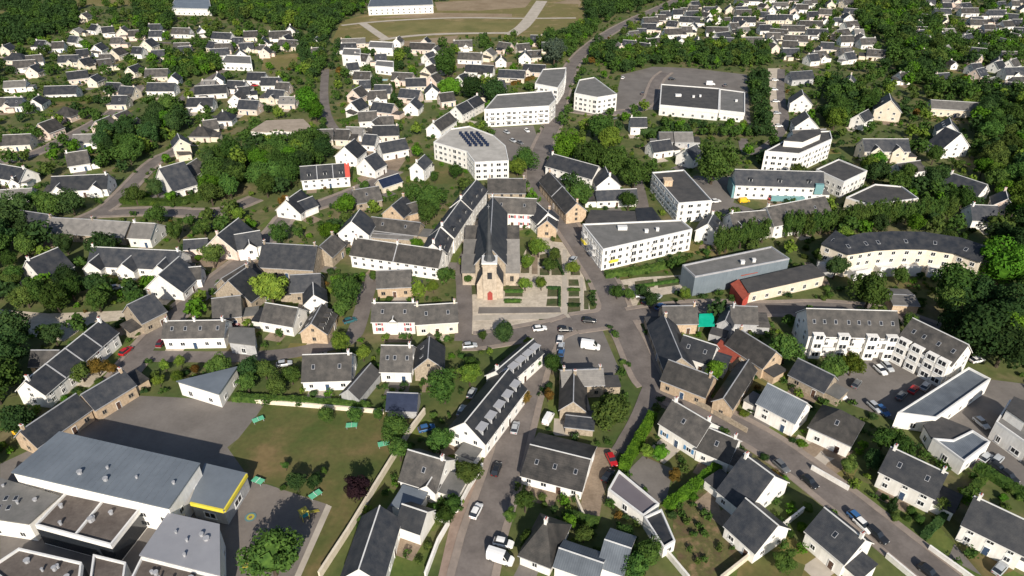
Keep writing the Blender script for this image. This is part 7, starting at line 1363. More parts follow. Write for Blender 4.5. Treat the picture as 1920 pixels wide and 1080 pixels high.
# ---------------------------------------------------------------- ground, surfaces, roads
g=MB(); g.add([(-2500,-300,0),(2500,-300,0),(2500,4000,0),(-2500,4000,0)],[(0,1,2,3)]); structure(g.build('ground',['ground']))
cnt={1:0,2:0,3:0}
for m,name,lv,P in SURF:
    z={1:.010,2:.035,3:.062}[lv]+cnt[lv]*.0007; cnt[lv]+=1
    b=MB(); b.prism(P,-.05,z); structure(b.build(name,[m]))
def offsets(pl,d):
    out=[]
    for i,p in enumerate(pl):
        a=pl[max(0,i-1)]; c=pl[min(len(pl)-1,i+1)]; l=math.hypot(c[0]-a[0],c[1]-a[1]); out.append((p[0]-(c[1]-a[1])/l*d,p[1]+(c[0]-a[0])/l*d))
    return out
def near_road(x,y,skip):
    for j,(nm,w_,pl) in enumerate(ROADS):
        if j==skip: continue
        for a,b in zip(pl,pl[1:]):
            dx,dy=b[0]-a[0],b[1]-a[1]; l=dx*dx+dy*dy; t=max(0,min(1,((x-a[0])*dx+(y-a[1])*dy)/l)) if l else 0
            if math.hypot(x-a[0]-t*dx,y-a[1]-t*dy)<abs(w_)/2+.3: return True
    return False
for i,(nm,wd,pl) in enumerate(ROADS):
    tr_=wd<0; wd=abs(wd); b=MB(); A=offsets(pl,wd/2); B=offsets(pl,-wd/2); z=.085+i*.004; n=len(pl)
    b.add([(x,y,z) for x,y in A]+[(x,y,z) for x,y in B],[(k,n+k,n+k+1,k+1) for k in range(n-1)])
    structure(b.build(nm,['road' if not tr_ else 'conc']))
    if wd>=5.5 and not tr_:
        b=MB()
        for sgn in (1,-1):
            a0=offsets(pl,sgn*wd/2); a1=offsets(pl,sgn*(wd/2+1.6))
            for k in range(n-1):
                mx,my=(a1[k][0]+a0[k+1][0])/2,(a1[k][1]+a0[k+1][1])/2
                if near_road(mx,my,i): continue
                b.prism([a0[k],a0[k+1],a1[k+1],a1[k]],0,z+.12,0)
        structure(b.build('pavement',['kerb']))
# ---------------------------------------------------------------- shared little parts
def window_mesh(name,fr,shut=None):
    b=MB()
    b.box(-.5,-.03,-.5,.5,.05,.5,0)
    for x0,x1,z0,z1 in ((-.56,-.46,-.56,.56),(.46,.56,-.56,.56),(-.46,.46,-.56,-.46),(-.46,.46,.46,.56),(-.03,.03,-.46,.46)): b.box(x0,-.07,z0,x1,.03,z1,1)
    b.box(-.62,-.14,-.62,.62,.03,-.56,1)
    if shut:
        for s in (-1,1): b.box(s*.84-.24,-.08,-.54,s*.84+.24,.03,.54,2)
    return b.mesh(name,['glass',fr]+([shut] if shut else []))
WIN=window_mesh('window','frame'); WINR=window_mesh('window','frame','pinkshut'); WINB=window_mesh('window','frame','blueshut'); WINS=window_mesh('window','s')
b=MB(); b.box(-.5,-.04,0,.5,.05,2.1,0); b.box(-.58,-.09,0,-.5,.05,2.2,1); b.box(.5,-.09,0,.58,.05,2.2,1); b.box(-.5,-.09,2.1,.5,.05,2.2,1); b.box(.34,-.09,1,.42,-.03,1.1,1)
DOOR=b.mesh('door',['door','frame']); DOORB=DOOR.copy(); DOORB.materials[0]=MATS['doorb']
b=MB(); b.box(-.3,-.42,-1.6,.3,.42,1.0,0); b.box(-.38,-.5,1.0,.38,.5,1.14,1)
for q in(-.2,.2): b.box(-.11,q-.11,1.14,.11,q+.11,1.42,2)
CHIM={k:b.mesh('chimney',[k,'trim','rd']) for k in('w','c','s','o','g','p','b')}
b=MB(); b.box(-.42,-.62,0,.42,.62,.10,1); b.box(-.34,-.54,.10,.34,.54,.115,0); SKY=b.mesh('skylight',['glass','zinc'])
DORM={}
def dormer_mesh(p,roof):
    if (p,roof) in DORM: return DORM[(p,roof)]
    b=MB(); hh=1.35; dp=hh/math.tan(R(p)); 
    b.add([(-.7,0,-.1),(.7,0,-.1),(.7,0,hh),(-.7,0,hh),(-.7,dp,hh),(.7,dp,hh)],[(0,1,2,3)],0)
    b.add([(-.7,0,-.1),(.7,0,-.1),(.7,0,hh),(-.7,0,hh),(-.7,dp,hh),(.7,dp,hh)],[(0,3,4),(1,5,2)],1)
    b.box(-.85,-.2,hh,.85,dp+.1,hh+.14,1)
    b.box(-.55,-.04,.1,.55,.05,hh-.1,2)
    b.box(-.62,-.06,.05,-.55,.05,hh-.05,3); b.box(.55,-.06,.05,.62,.05,hh-.05,3)
    DORM[(p,roof)]=b.mesh('dormer',['zinc',roof,'glass','frame']); return DORM[(p,roof)]
CAMP=(0,0)
def faces_cam(x,y,nx,ny): 
    dx,dy=-x,-y; l=math.hypot(dx,dy)+1e-6
    return (dx*nx+dy*ny)/l>-.12
def roof_mesh(L,D,h,p,kind,hang=.4,t=.26,a0=0.3,a1=.3):
    tn=math.tan(R(p)); zr=h+D/2*tn; ze=h-hang*tn; b=MB()
    e=.06
    if kind=='h':
        hp=min(D/2,L/2-.3)
        for dz,flip in((t,0),(0,1)):
            V=[(-hang,-hang,ze+e+dz),(L+hang,-hang,ze+e+dz),(L+hang,D+hang,ze+e+dz),(-hang,D+hang,ze+e+dz),(hp,D/2,zr+e+dz),(L-hp,D/2,zr+e+dz)]
            b.add(V,[(0,1,5,4),(1,2,5),(2,3,4,5),(3,0,4)],0)
        V=[(-hang,-hang),(L+hang,-hang),(L+hang,D+hang),(-hang,D+hang)]
        b.add([(x,y,ze+e) for x,y in V]+[(x,y,ze+e+t) for x,y in V],[(i,(i+1)%4,4+(i+1)%4,4+i) for i in range(4)],1)
    else:
        x0,x1=-a0,L+a1
        def ring(x): return [(x,-hang,ze+e),(x,D/2,zr+e),(x,D+hang,ze+e),(x,D+hang,ze+e+t),(x,D/2,zr+e+t),(x,-hang,ze+e+t)]
        b.add(ring(x0)+ring(x1),[(5,11,10,4),(4,10,9,3),(0,1,7,6),(1,2,8,7)],0)
        b.add(ring(x0)+ring(x1),[(0,6,11,5),(2,3,9,8),(0,5,4,1),(1,4,3,2),(6,7,10,11),(7,8,9,10)],1)
        b.box(x0,D/2-.12,zr+e+t-.1,x1,D/2+.12,zr+e+t+.06,1)
    return b
def wall_mesh(L,D,h,p,kind):
    b=MB(); tn=math.tan(R(p)); zr=h+D/2*tn
    if kind=='h': b.prism([(0,0),(L,0),(L,D),(0,D)],-.3,h); return b
    b.add([(0,0,-.3),(L,0,-.3),(L,D,-.3),(0,D,-.3),(0,0,h),(L,0,h),(L,D,h),(0,D,h),(0,D/2,zr),(L,D/2,zr)],
          [(0,1,5,4),(2,3,7,6),(3,0,4,8,7),(1,2,6,9,5)],0)
    return b
NAMES={'w':'white_house','c':'cream_house','s':'stone_house','o':'stone_house','g':'grey_house','p':'pale_house','b':'hall'}
root=None
def house(far,kind,ax,ay,ang,w_,d_,h,roof,wall,opts,label):
    global root
    O=opts.split(',') if opts else []
    get=lambda c:[o[1:] for o in O if o and o[0]==c and (len(o)>1 and (o[1].isdigit()))]
    p=int(get('p')[0]) if get('p') else (42 if roof not in('lg',) else 34)
    ca,sa=math.cos(ang),math.sin(ang)
    if kind=='g': ox,oy,oa,L,D=ax+ca*w_,ay+sa*w_,ang+math.pi/2,d_,w_
    else: ox,oy,oa,L,D=ax,ay,ang,w_,d_
    if kind=='h' and D>L: pass
    att=far==1
    if att:
        parent=root; rx,ry,ra=root.location.x,root.location.y,root.rotation_euler.z
        dx,dy=ox-rx,oy-ry; c,s=math.cos(-ra),math.sin(-ra); T=(dx*c-dy*s,dx*s+dy*c,0); rz=oa-ra
    else:
        nm=NAMES[wall]
        if 'barn' in label: nm='barn'
        elif 'shed' in label or 'garden building' in label or 'garage' in label: nm='shed'
        elif 'terrace' in label: nm='terrace_house'
        elif 'apartment' in label: nm='apartment_building'
        elif 'school' in label: nm='school_building'
        elif 'bungalow' in label: nm='bungalow'
        root=link(nm,None,None,(ox,oy,0),(0,0,oa)); root.empty_display_size=.5
        cat={'barn':'barn','shed':'shed','apartment_building':'building','school_building':'building'}.get(nm,'house')
        g=label.split(' of ',2)[-1] if far==2 else 'houses of the town centre'
        tag(root,label,cat,'houses of the estates' if far==2 else g)
        parent=root; T=(0,0,0); rz=0
    def put(name,data,par,loc,rot=0,sc=(1,1,1),rx=0):
        c,s=math.cos(rz),math.sin(rz)
        if att and par is parent: loc=(T[0]+loc[0]*c-loc[1]*s,T[1]+loc[0]*s+loc[1]*c,loc[2]); rot=rot+rz
        return link(name,data,par,loc,(rx,0,rot),sc)
    put('wall',wall_mesh(L,D,h,p,kind).mesh('wall',[wall]),parent,(0,0,0))
    edge='trim' if (wall in 'wcp' and kind!='h') else 'zinc'
    rf=put('roof',roof_mesh(L,D,h,p,kind).mesh('roof',[roof,edge]),parent,(0,0,0))
    tn=math.tan(R(p)); zr=h+D/2*tn
    # chimneys
    nc=int(get('c')[0]) if get('c') else 0
    nu=int(get('u')[0]) if get('u') else 0
    xs=[] 
    if nc==1: xs=[L-.6 if (int(abs(ax*7))%2) else .6]
    elif nc>=2: xs=[.6+(L-1.2)*i/(nc-1) for i in range(nc)]
    if kind=='h' and xs: xs=[L*.5]
    for x in xs: put('chimney',CHIM[wall],rf,(x,D/2+random.uniform(-.3,.3),zr+(.3 if far else .45)),0,(.8,.8,.7) if far else (.9,.9,.9))
    if nu:
        for i in range(1,nu):
            b=MB(); x=L*i/nu; 
            for sg in (0,1):
                y0,z0=(-.45 if sg==0 else D+.45),h-.45*tn
                b.add([(x-.14,y0,z0+.3),(x+.14,y0,z0+.3),(x+.14,D/2,zr+.3),(x-.14,D/2,zr+.3),(x-.14,y0,z0+.55),(x+.14,y0,z0+.55),(x+.14,D/2,zr+.55),(x-.14,D/2,zr+.55)],[(0,1,5,4),(4,5,6,7),(0,4,7,3),(1,2,6,5)])
            b.build('party_wall',['zinc'],rf)
    def on_slope(n,f,front,kindm):
        for i in range(n):
            x=L*(i+.5)/n+ (random.uniform(-.4,.4) if kindm=='k' else 0); v=D/2*f; z=h+v*tn+.34
            if kindm=='k':
                if front: link('skylight',SKY,rf,(x,v,z),(R(p),0,0))
                else: link('skylight',SKY,rf,(x,D-v,z),(R(p),0,math.pi))
            else:
                ds=(1.7,1.25,1.25) if 'dg' in O else (1,1,1)
                if front: link('dormer',dormer_mesh(p,'zinc' if 'dg' in O else roof),rf,(x,v,z-.3),(0,0,0),ds)
                else: link('dormer',dormer_mesh(p,roof),rf,(x,D-v,z-.3),(0,0,math.pi))
    if get('k'): on_slope(int(get('k')[0]),.5,True,'k')
    if get('K'): on_slope(int(get('K')[0]),.5,False,'k')
    if get('d'): on_slope(int(get('d')[0]),.22,True,'d')
    if roof=='pv': pass
    # cross gables
    for o in O:
        if o and o[0]=='x':
            t,cw,pj=[float(q) for q in o[1:].split(':')]; xc=t*L; xc=min(max(xc,cw/2),L-cw/2)
            zr2=h+cw/2*tn; vb=min(D/2,cw/2)+.2
            b=MB(); b.add([(xc-cw/2,-pj,-.3),(xc+cw/2,-pj,-.3),(xc+cw/2,-pj,h),(xc,-pj,zr2),(xc-cw/2,-pj,h),(xc-cw/2,0,-.3),(xc-cw/2,0,h),(xc+cw/2,0,-.3),(xc+cw/2,0,h)],[(0,1,2,3,4),(0,4,6,5),(1,7,8,2)])
            put('gable_wall',b.mesh('gable_wall',[wall]),parent,(0,0,0))
            rm=roof_mesh(vb+pj,cw,h,p,'r',.3,.2,.25,.0); 
            rm.v=[(xc+cw/2-y,x-pj,z+.02) for x,y,z in rm.v]
            put('gable_roof',rm.mesh('gable_roof',[roof,edge]),parent,(0,0,0))
            if cw>3: put('window',WIN,parent,(xc,-pj-.01,h*.5 if h<4 else h-1.3),0,(1.1,1,1.2))
    if 'bx' in O:
        for t in (.04,.36,.72,.97):
            x=t*(L-3); b=MB(); b.box(x,-1.3,-.3,x+3,.5,h+.9,0)
            put('bay',b.mesh('bay',[wall]),parent,(0,0,0))
            for s_ in range(3): put('window',WIN,parent,(x+1.5,-1.32,1.6+s_*2.8),0,(2,1,1.4))
        for s_ in range(1,3):
            for t in (.2,.54,.86):
                b=MB(); x=t*(L-3); b.box(x,-1.2,s_*2.8+.0,x+3.2,0,s_*2.8+.16); b.box(x,-1.2,s_*2.8+.16,x+3.2,-1.1,s_*2.8+1.1)
                put('balcony',b.mesh('balcony',['trim']),parent,(0,0,0))
    if 'rp' in O:
        b=MB(); b.add([(L+.32,-.4,h+.1),(L+.32,D/2,zr+.5),(L+.32,D*.5,h-.8),(L+.32,0,h-1.6),(L-1.4,-.45,h+.0),(L-1.4,D/2,zr+.42),(L+.32,-.45,h+.0)],[(0,1,2,3)]); b.add([(L-1.6,-.46,h-.46*tn+.36),(L+.34,-.46,h-.46*tn+.36),(L+.34,D/2,zr+.36),(L-1.6,D/2,zr+.36),(L-1.6,-.46,h-.46*tn+.42),(L+.34,-.46,h-.46*tn+.42),(L+.34,D/2,zr+.42),(L-1.6,D/2,zr+.42)],[(4,5,6,7),(0,1,5,4),(1,2,6,5),(3,0,4,7)]); b.build('end_panel',['red'],parent)
    if 'tq' in O:
        b=MB(); b.box(L-3.6,-.9,h-2.6,L-.4,.6,h+1.6); b.build('turquoise_bay',['teal2'],parent)
        b=MB(); b.box(-.9,.4,.0,-.02,D-.4,h-.4); b.build('turquoise_panel',['teal2'],parent)
        b=MB(); b.box(L*.42,-1.6,0,L*.8,-.02,1.9); b.build('turquoise_plinth',['teal2'],parent)
    # low extensions: garage at a side, kitchen in front or behind
    for o in O:
        if o in('ea','eb','ec','ed'):
            eh=2.5; el=random.uniform(3.2,4.6); ew=random.uniform(4,6)
            x0,y0,x1,y1={'ea':(L+.02,.8,L+el,.8+ew),'eb':(-el,.8,-.02,.8+ew),'ec':(L*.15,-2.6,L*.15+el,-.02),'ed':(L*.5,-2.2,L*.5+el,-.02)}[o]
            b=MB(); b.box(x0,y0,-.2,x1,y1,eh); put('extension',b.mesh('extension',[wall]),parent,(0,0,0))
            b=MB(); rr=random.choice(['fb','fg','sl','sb']); sl_=.0 if rr in('fb','fg') else 1.1
            e=.2; V=[(x0-e,y0-e,eh),(x1+e,y0-e,eh),(x1+e,y1,eh+sl_),(x0-e,y1,eh+sl_)]
            b.add(V+[(p_[0],p_[1],p_[2]+.18) for p_ in V],[(0,1,2,3),(4,5,6,7),(0,1,5,4),(1,2,6,5),(2,3,7,6),(3,0,4,7)]); put('extension_roof',b.mesh('extension_roof',[rr]),parent,(0,0,0))
    # windows and doors
    if 'nw' in O: return
    st=int(get('s')[0]) if get('s') else max(1,round(h/2.8))
    W=WINR if 'tr' in O else WINB if 'tb' in O else WINS if wall in 'so' else WIN
    co,so=math.cos(oa),math.sin(oa)
    xg=[float(o[1:].split(':')[0])*L for o in O if o and o[0]=='x']
    sides=[((0,-1),L,lambda q:(q,-.01),0),((1,0),D,lambda q:(L+.01,q),math.pi/2),((-1,0),D,lambda q:(-.01,D-q),-math.pi/2),((0,1),L,lambda q:(L-q,D+.01),math.pi)]
    doored=False
    for si,((nx,ny),ln,f,ro) in enumerate(sides):
        wx,wy=nx*co-ny*so,nx*so+ny*co
        if not faces_cam(ox+L/2*co,oy+L/2*so,wx,wy): continue
        step=3.0 if not far else 3.3
        n=max(1,int((ln-1)/step)); 
        if si in(1,2): n=max(1,int((ln-1.5)/4))
        for s_ in range(st):
            zc=min(1.65+s_*2.75,h-.75)
            for i in range(n):
                q=ln*(i+.5)/n
                if any(abs(q-xx)<2.3 for xx in xg) and si==0: continue
                u,v=f(q)
                if s_==0 and not doored and si==0 and i==n//2 and n>1:
                    put('door',DOOR if int(abs(ay))%2 else DOORB,parent,(u,v,0),ro); doored=True; continue
                put('window',W,parent,(u,v,zc),ro,(1.0+.25*((i*7+s_*3+int(ax))%3==0),1,1.15))
        if si in(1,2) and kind!='h' and D>6.5:
            u,v=f(D/2); put('window',W,parent,(u,v,h+1.1),ro,(.8,1,.9))
for H_ in HOUSES: house(*H_)
nd=0
for far,kind,ax,ay,ang,w_,d_,h,roof,wall,opts,label in HOUSES:
    if far==1 or 'shed' in label: continue
    ca,sa=math.cos(ang),math.sin(ang); f=lambda u,v:(ax+ca*u-sa*v,ay+sa*u+ca*v)
    u0=random.uniform(-2,w_*.4); u1=u0+random.uniform(4,8); dv=random.uniform(3,6.5)
    for (a,c,e,k),nm,ms in (((u0,u1,-dv,.5),'terrace',('grav','pave','asph','grav','conc')),((-random.uniform(2,5),w_+random.uniform(2,5),-random.uniform(6,10),-.2),'lawn',('lawn2','lawn2','lawn','dry','lawn2'))):
        nd+=1
        if nm=='lawn' and far==0 and random.random()<.4: continue
        b=MB(); b.prism([f(a,e),f(c,e),f(c,k),f(a,k)],-.05,(.0062 if nm=='terrace' else .0015)+nd*.000006); structure(b.build(nm,[random.choice(ms)]))
# ---------------------------------------------------------------- flat-roofed buildings
def inset(P,d):
    n=len(P); A=sum(P[i][0]*P[(i+1)%n][1]-P[(i+1)%n][0]*P[i][1] for i in range(n)); s=1 if A>0 else -1; out=[]
    for i in range(n):
        a,b_,c=P[i-1],P[i],P[(i+1)%n]
        def nrm(p,q):
            l=math.hypot(q[0]-p[0],q[1]-p[1]); return (-(q[1]-p[1])/l*s,(q[0]-p[0])/l*s)
        n1,n2=nrm(a,b_),nrm(b_,c); k=1+n1[0]*n2[0]+n1[1]*n2[1]; k=max(k,.4)
        out.append((b_[0]+(n1[0]+n2[0])*d/k,b_[1]+(n1[1]+n2[1])*d/k))
    return out
for h,roof,wall,opts,P,label in FLATS:
    O=opts.split(',')
    cx,cy=sum(p[0] for p in P)/len(P),sum(p[1] for p in P)/len(P)
    nm='flat_roofed_building'
    for k,v in (('red entrance','entrance_block'),('red block','red_block'),('school','school_building'),('garage','garage'),('supermarket','supermarket'),('apartment','apartment_building'),('villa','villa'),('warehouse','warehouse'),('awning','awning'),('greenhouse','shed'),('lean-to','lean_to'),('hall','hall'),('annex','annex'),('canopy building','school_building')):
        if k in label: nm=v; break
    rt=link(nm,None,None,(cx,cy,0)); cat={'garage':'garage','awning':'awning','villa':'house','shed':'shed','lean_to':'shed'}.get(nm,'building')
    tag(rt,label,cat,'flat-roofed buildings')
    Q=[(x-cx,y-cy) for x,y in P]; n=len(Q)
    A=sum(Q[i][0]*Q[(i+1)%n][1]-Q[(i+1)%n][0]*Q[i][1] for i in range(n))
    if A<0: Q=Q[::-1]
    def edge(i): 
        a,b_=Q[i],Q[(i+1)%n]; l=math.hypot(b_[0]-a[0],b_[1]-a[1]); t=((b_[0]-a[0])/l,(b_[1]-a[1])/l); return a,b_,l,t,(t[1],-t[0])
    wh=h if 'par' not in O else h
    if nm=='awning':
        b=MB()
        for x,y in inset(Q,.3): b.box(x-.08,y-.08,0,x+.08,y+.08,h)
        for q in range(n):
            x,y=inset(Q,.3)[q]; bb=MB(); bb.box(x-.07,y-.07,0,x+.07,y+.07,h); bb.build('post',['zinc'],rt)
        b=MB(); b.prism(Q,h,h+.12); b.build('awning_sheet',[roof],rt); continue
    b=MB(); b.prism(Q,-.3,h-.02); wo=b.build('wall',[wall],rt)
    if 'par' in O:
        I=inset(Q,.35); b=MB(); hh=.55
        V=[(x,y,h-.015) for x,y in Q]+[(x,y,h+hh) for x,y in Q]+[(x,y,h+hh) for x,y in I]+[(x,y,h) for x,y in I]
        b.add(V,[(i,(i+1)%n,n+(i+1)%n,n+i) for i in range(n)]+[(n+i,n+(i+1)%n,2*n+(i+1)%n,2*n+i) for i in range(n)]+[(2*n+i,2*n+(i+1)%n,3*n+(i+1)%n,3*n+i) for i in range(n)])
        b.build('parapet',['trim' if wall!='b' else 'zinc'],rt)
        b=MB(); b.add([(x,y,h+.05) for x,y in I],[tuple(range(n))]); rf=b.build('roof',[roof],rt)
    else:
        E=inset(Q,-.25); b=MB(); b.prism(E,h,h+.3); rf=b.build('roof',[roof],rt)
    if 'seam' in O:
        a,b_,l,t,nn=edge(0); a3=Q[3] if n>3 else Q[2]
        for k in range(1,int(l/1.6)):
            f=k*1.6/l; p0=(Q[0][0]+(Q[1][0]-Q[0][0])*f,Q[0][1]+(Q[1][1]-Q[0][1])*f); p1=(Q[3][0]+(Q[2][0]-Q[3][0])*f,Q[3][1]+(Q[2][1]-Q[3][1])*f)
            bb=MB(); dx=t[0]*.05; dy=t[1]*.05
            bb.prism([(p0[0]-dx,p0[1]-dy),(p0[0]+dx,p0[1]+dy),(p1[0]+dx,p1[1]+dy),(p1[0]-dx,p1[1]-dy)],h+.3,h+.36); bb.build('roof_seam',['mt'],rf)
    if 'mid' in O:
        m0=((Q[0][0]+Q[1][0])/2+0.5,(Q[0][1]+Q[1][1])/2); m1=((Q[2][0]+Q[3][0])/2,(Q[2][1]+Q[3][1])/2); bb=MB()
        bb.prism([(m0[0]-.2,m0[1]+.4),(m0[0]+.2,m0[1]+.4),(m1[0]+.2,m1[1]-.4),(m1[0]-.2,m1[1]-.4)],h+.04,h+.5); bb.build('roof_divider',['trim'],rt)
    if 'sky' in O:
        for k in range(8): link('skylight',SKY,rf,(-6+2*(k%4),-1.5+2.4*(k//4),h+.31),(0,0,.2))
    if 'unit' in O or nm=='supermarket':
        for k,(fx,fy,sx,sy) in enumerate(((-.3,.2,3.2,1.8),(.1,-.1,1.2,1),(.3,.05,1,1))):
            ux,uy=fx*20*(1 if n else 1),fy*8
            if inside(ux,uy,inset(Q,2)):
                bb=MB(); bb.box(ux-sx/2,uy-sy/2,h+.04,ux+sx/2,uy+sy/2,h+1.1); bb.box(ux-sx/2-.08,uy-sy/2-.08,h+1.1,ux+sx/2+.08,uy+sy/2+.08,h+1.2,0); bb.build('roof_unit',['trim'],rf)
    if 'vent' in O:
        I2=inset(Q,1.6); xs_=[p_[0] for p_ in I2]; ys_=[p_[1] for p_ in I2]; made=0
        for _ in range(60):
            ux,uy=random.uniform(min(xs_),max(xs_)),random.uniform(min(ys_),max(ys_))
            if made<5 and inside(ux,uy,I2):
                made+=1; bb=MB(); rr=random.uniform(.18,.5); hv=random.uniform(.4,.8); n8=8
                bb.prism([(ux+rr*math.cos(k*math.pi/4),uy+rr*math.sin(k*math.pi/4)) for k in range(8)],h+.04,h+.3+hv); bb.prism([(ux+rr*1.25*math.cos(k*math.pi/4),uy+rr*1.25*math.sin(k*math.pi/4)) for k in range(8)],h+.3+hv,h+.4+hv); bb.build('roof_vent',['zinc'],rf)
    if 'lift' in O:
        bb=MB(); ux,uy=(Q[0][0]*.35+Q[-1][0]*.65),(Q[0][1]*.35+Q[-1][1]*.65)
        k0=min(Q,key=lambda q_:q_[0]); ux,uy=k0[0]*.55,k0[1]*.2-1
        bb.box(ux-1.6,uy-1.6,h,ux+1.6,uy+1.6,h+2.4); bb.box(ux-1.75,uy-1.75,h+2.4,ux+1.75,uy+1.75,h+2.6); bb.build('lift_tower',['o'],rt)
    if 'pvrows' in O:
        for k in range(4):
            for j in range(7):
                bb=MB(); x,y=6-8+k*2.6+ -j*.9,-4+j*2.6+10-8
                if not inside(x,y,inset(Q,1.5)): continue
                bb.add([(x-.7,y-1.2,h+.35),(x+.7,y-1.2,h+.35),(x+.7,y+1.2,h+1.0),(x-.7,y+1.2,h+1.0),(x-.7,y-1.2,h+.25),(x+.7,y-1.2,h+.25),(x+.7,y+1.2,h+.9),(x-.7,y+1.2,h+.9)],[(0,1,2,3),(4,5,6,7),(0,1,5,4),(1,2,6,5),(2,3,7,6),(3,0,4,7)]); bb.build('solar_panel',['pv'],rf)
    if 'set' in O:
        S=[(x*.55,y*.55+1) for x,y in Q]; bb=MB(); bb.prism(S,h,h+2.8); u=bb.build('upper_storey',[wall],rt); bb=MB(); bb.prism(inset(S,-.2),h+2.8,h+3.05); bb.build('upper_roof',['fb'],rt)
    for i in range(n):
        a,b_,l,t,nn=edge(i)
        if not faces_cam(a[0]+cx,a[1]+cy,nn[0],nn[1]): continue
        ro=math.atan2(t[1],t[0])
        def band(name,m,z0,z1,th=.12):
            bb=MB(); bb.prism([(a[0]+nn[0]*th,a[1]+nn[1]*th),(b_[0]+nn[0]*th,b_[1]+nn[1]*th),(b_[0]-nn[0]*.05,b_[1]-nn[1]*.05),(a[0]-nn[0]*.05,a[1]-nn[1]*.05)],z0,z1); bb.build(name,[m],rt)
        if 'yf' in O: band('fascia','yellow',h-.55,h+.34,.3)
        if 'fas' in O: band('fascia','trim',h-1.3,h+.6,.2)
        if 'rw' in O and (i==0 or nn[0]<-.5): band('end_wall','red',0,h-.1,.1) if nn[0]<-.5 else None
        if 'glz' in O: band('glazing','glass',.3,h-.7,.06)
        if 'nw' in O: continue
        if 'win' in O or 'bal' in O: st=max(1,int(h/2.6)); step=2.6
        else: st=max(1,int(h/3.2)); step=4.5
        k=max(1,int((l-1)/step)) if l>3 else 0
        for s_ in range(st):
            for j in range(k):
                q=l*(j+.5)/k; x,y=a[0]+t[0]*q+nn[0]*.01,a[1]+t[1]*q+nn[1]*.01
                if 'yf' in O: link('window',WIN,rt,(x,y,1.8),(0,0,ro),(2.6,1,1.5)); continue
                zc=1.5+s_*2.6
                link('window',WIN,rt,(x,y,zc),(0,0,ro),(((.9,1.5,1.9)[(j*5+i)%3] if 'win' in O else 1.2),1,1.25 if (j+i)%4 else 1.6))
                if ('bal' in O or ('unit' in O and wall=='w')) and j%3==1 and s_>0:
                    bb=MB(); bb.box(-1.6,-1.2,zc-1.05,1.6,0,zc-.9); bb.box(-1.6,-1.25,zc-.9,1.6,-1.15,zc+.05)
                    bl=bb.build('balcony',['yellow' if 'yellow' in label and j%4==1 and s_==1 else 'trim'],rt); bl.location=(x,y,0); bl.rotation_euler=(0,0,ro)
# ---------------------------------------------------------------- crescent building
cf=[(a,b) for a,b,c,d in CRESCENT]; cbk=[(c,d) for a,b,c,d in CRESCENT]
rt=tag(link('crescent_building',None,None,(*cf[3],0)),'long curved cream building with dark roof and a row of roof windows','building')
ox,oy=cf[3]; F_=[(x-ox,y-oy) for x,y in cf]; B_=[(x-ox,y-oy) for x,y in cbk]
b=MB(); b.prism(F_+B_[::-1],-.3,8.6); b.build('wall',['c'],rt)
n=len(F_); b=MB()
Fo=[(f[0]-(k[0]-f[0])*.05,f[1]-(k[1]-f[1])*.05) for f,k in zip(F_,B_)]; Mi=[((f[0]*.35+k[0]*.65),(f[1]*.35+k[1]*.65)) for f,k in zip(F_,B_)]
b.add([(x,y,8.55) for x,y in Fo]+[(x,y,11.4) for x,y in Mi]+[(x,y,8.62) for x,y in B_]+[(x,y,8.85) for x,y in Fo],[(3*n+i,3*n+i+1,n+i+1,n+i) for i in range(n-1)]+[(n+i,n+i+1,2*n+i+1,2*n+i) for i in range(n-1)]+[(i,i+1,3*n+i+1,3*n+i) for i in range(n-1)]+[(0,3*n,n,2*n),(n-1,4*n-1,2*n-1,3*n-1)])
rf=b.build('roof',['sl'],rt)
for i in range(n-1):
    a,c=F_[i],F_[i+1]; l=math.hypot(c[0]-a[0],c[1]-a[1]); t=((c[0]-a[0])/l,(c[1]-a[1])/l); nn=(t[1],-t[0]); ro=math.atan2(t[1],t[0])
    for j in range(int(l/3.2)):
        q=l*(j+.5)/int(l/3.2)
        for s_ in range(3): link('window',WIN,rt,(a[0]+t[0]*q+nn[0]*.02,a[1]+t[1]*q+nn[1]*.02,1.6+2.75*s_),(0,0,ro),(1.3,1,1.3))
        if j%2==0: link('skylight',SKY,rf,(a[0]+t[0]*q-nn[0]*2.6,a[1]+t[1]*q-nn[1]*2.6,9.98),(R(20),0,ro),(1.3,1.3,1))
    b=MB(); b.box(-l*.3,-3.2,-.2,l*.3,0,2.9); b.box(-l*.3,-3.2,2.9,l*.3,-3.1,3.8); bl=b.build('balcony',['trim'],rt); bl.location=((a[0]+c[0])/2,(a[1]+c[1])/2,0); bl.rotation_euler=(0,0,ro)
# ---------------------------------------------------------------- church
CX,CY=CHURCH
ch=tag(link('church',None,None,(CX,CY,0),(0,0,0),(1.2,1.2,1.15)),'parish church with slate roofs, cream front and thin grey spire','church')
b=MB(); b.box(-1.75,0,-.3,1.75,3.6,11.2); b.box(-1.95,-.2,10.4,1.95,3.8,10.8); b.build('tower',['cs'],ch)
b=MB(); b.box(-2.0,-.25,11.2,2.0,3.85,11.7,1)
for z0,z1,r0,r1 in((11.7,13.4,1.6,.85),(13.4,26.5,.85,.05)):
    V=[]
    for z,r in((z0,r0),(z1,r1)): V+=[(r*math.cos(k*math.pi/4+.39),1.8+r*math.sin(k*math.pi/4+.39),z) for k in range(8)]
    b.add(V,[(k,(k+1)%8,8+(k+1)%8,8+k) for k in range(8)],0)
sp=b.build('spire',['spire','trim'],ch)
b=MB(); b.box(-.04,1.76,26.3,.04,1.84,27.6); b.box(-.3,1.76,27,.3,1.84,27.08); b.build('cross',['zinc'],sp)
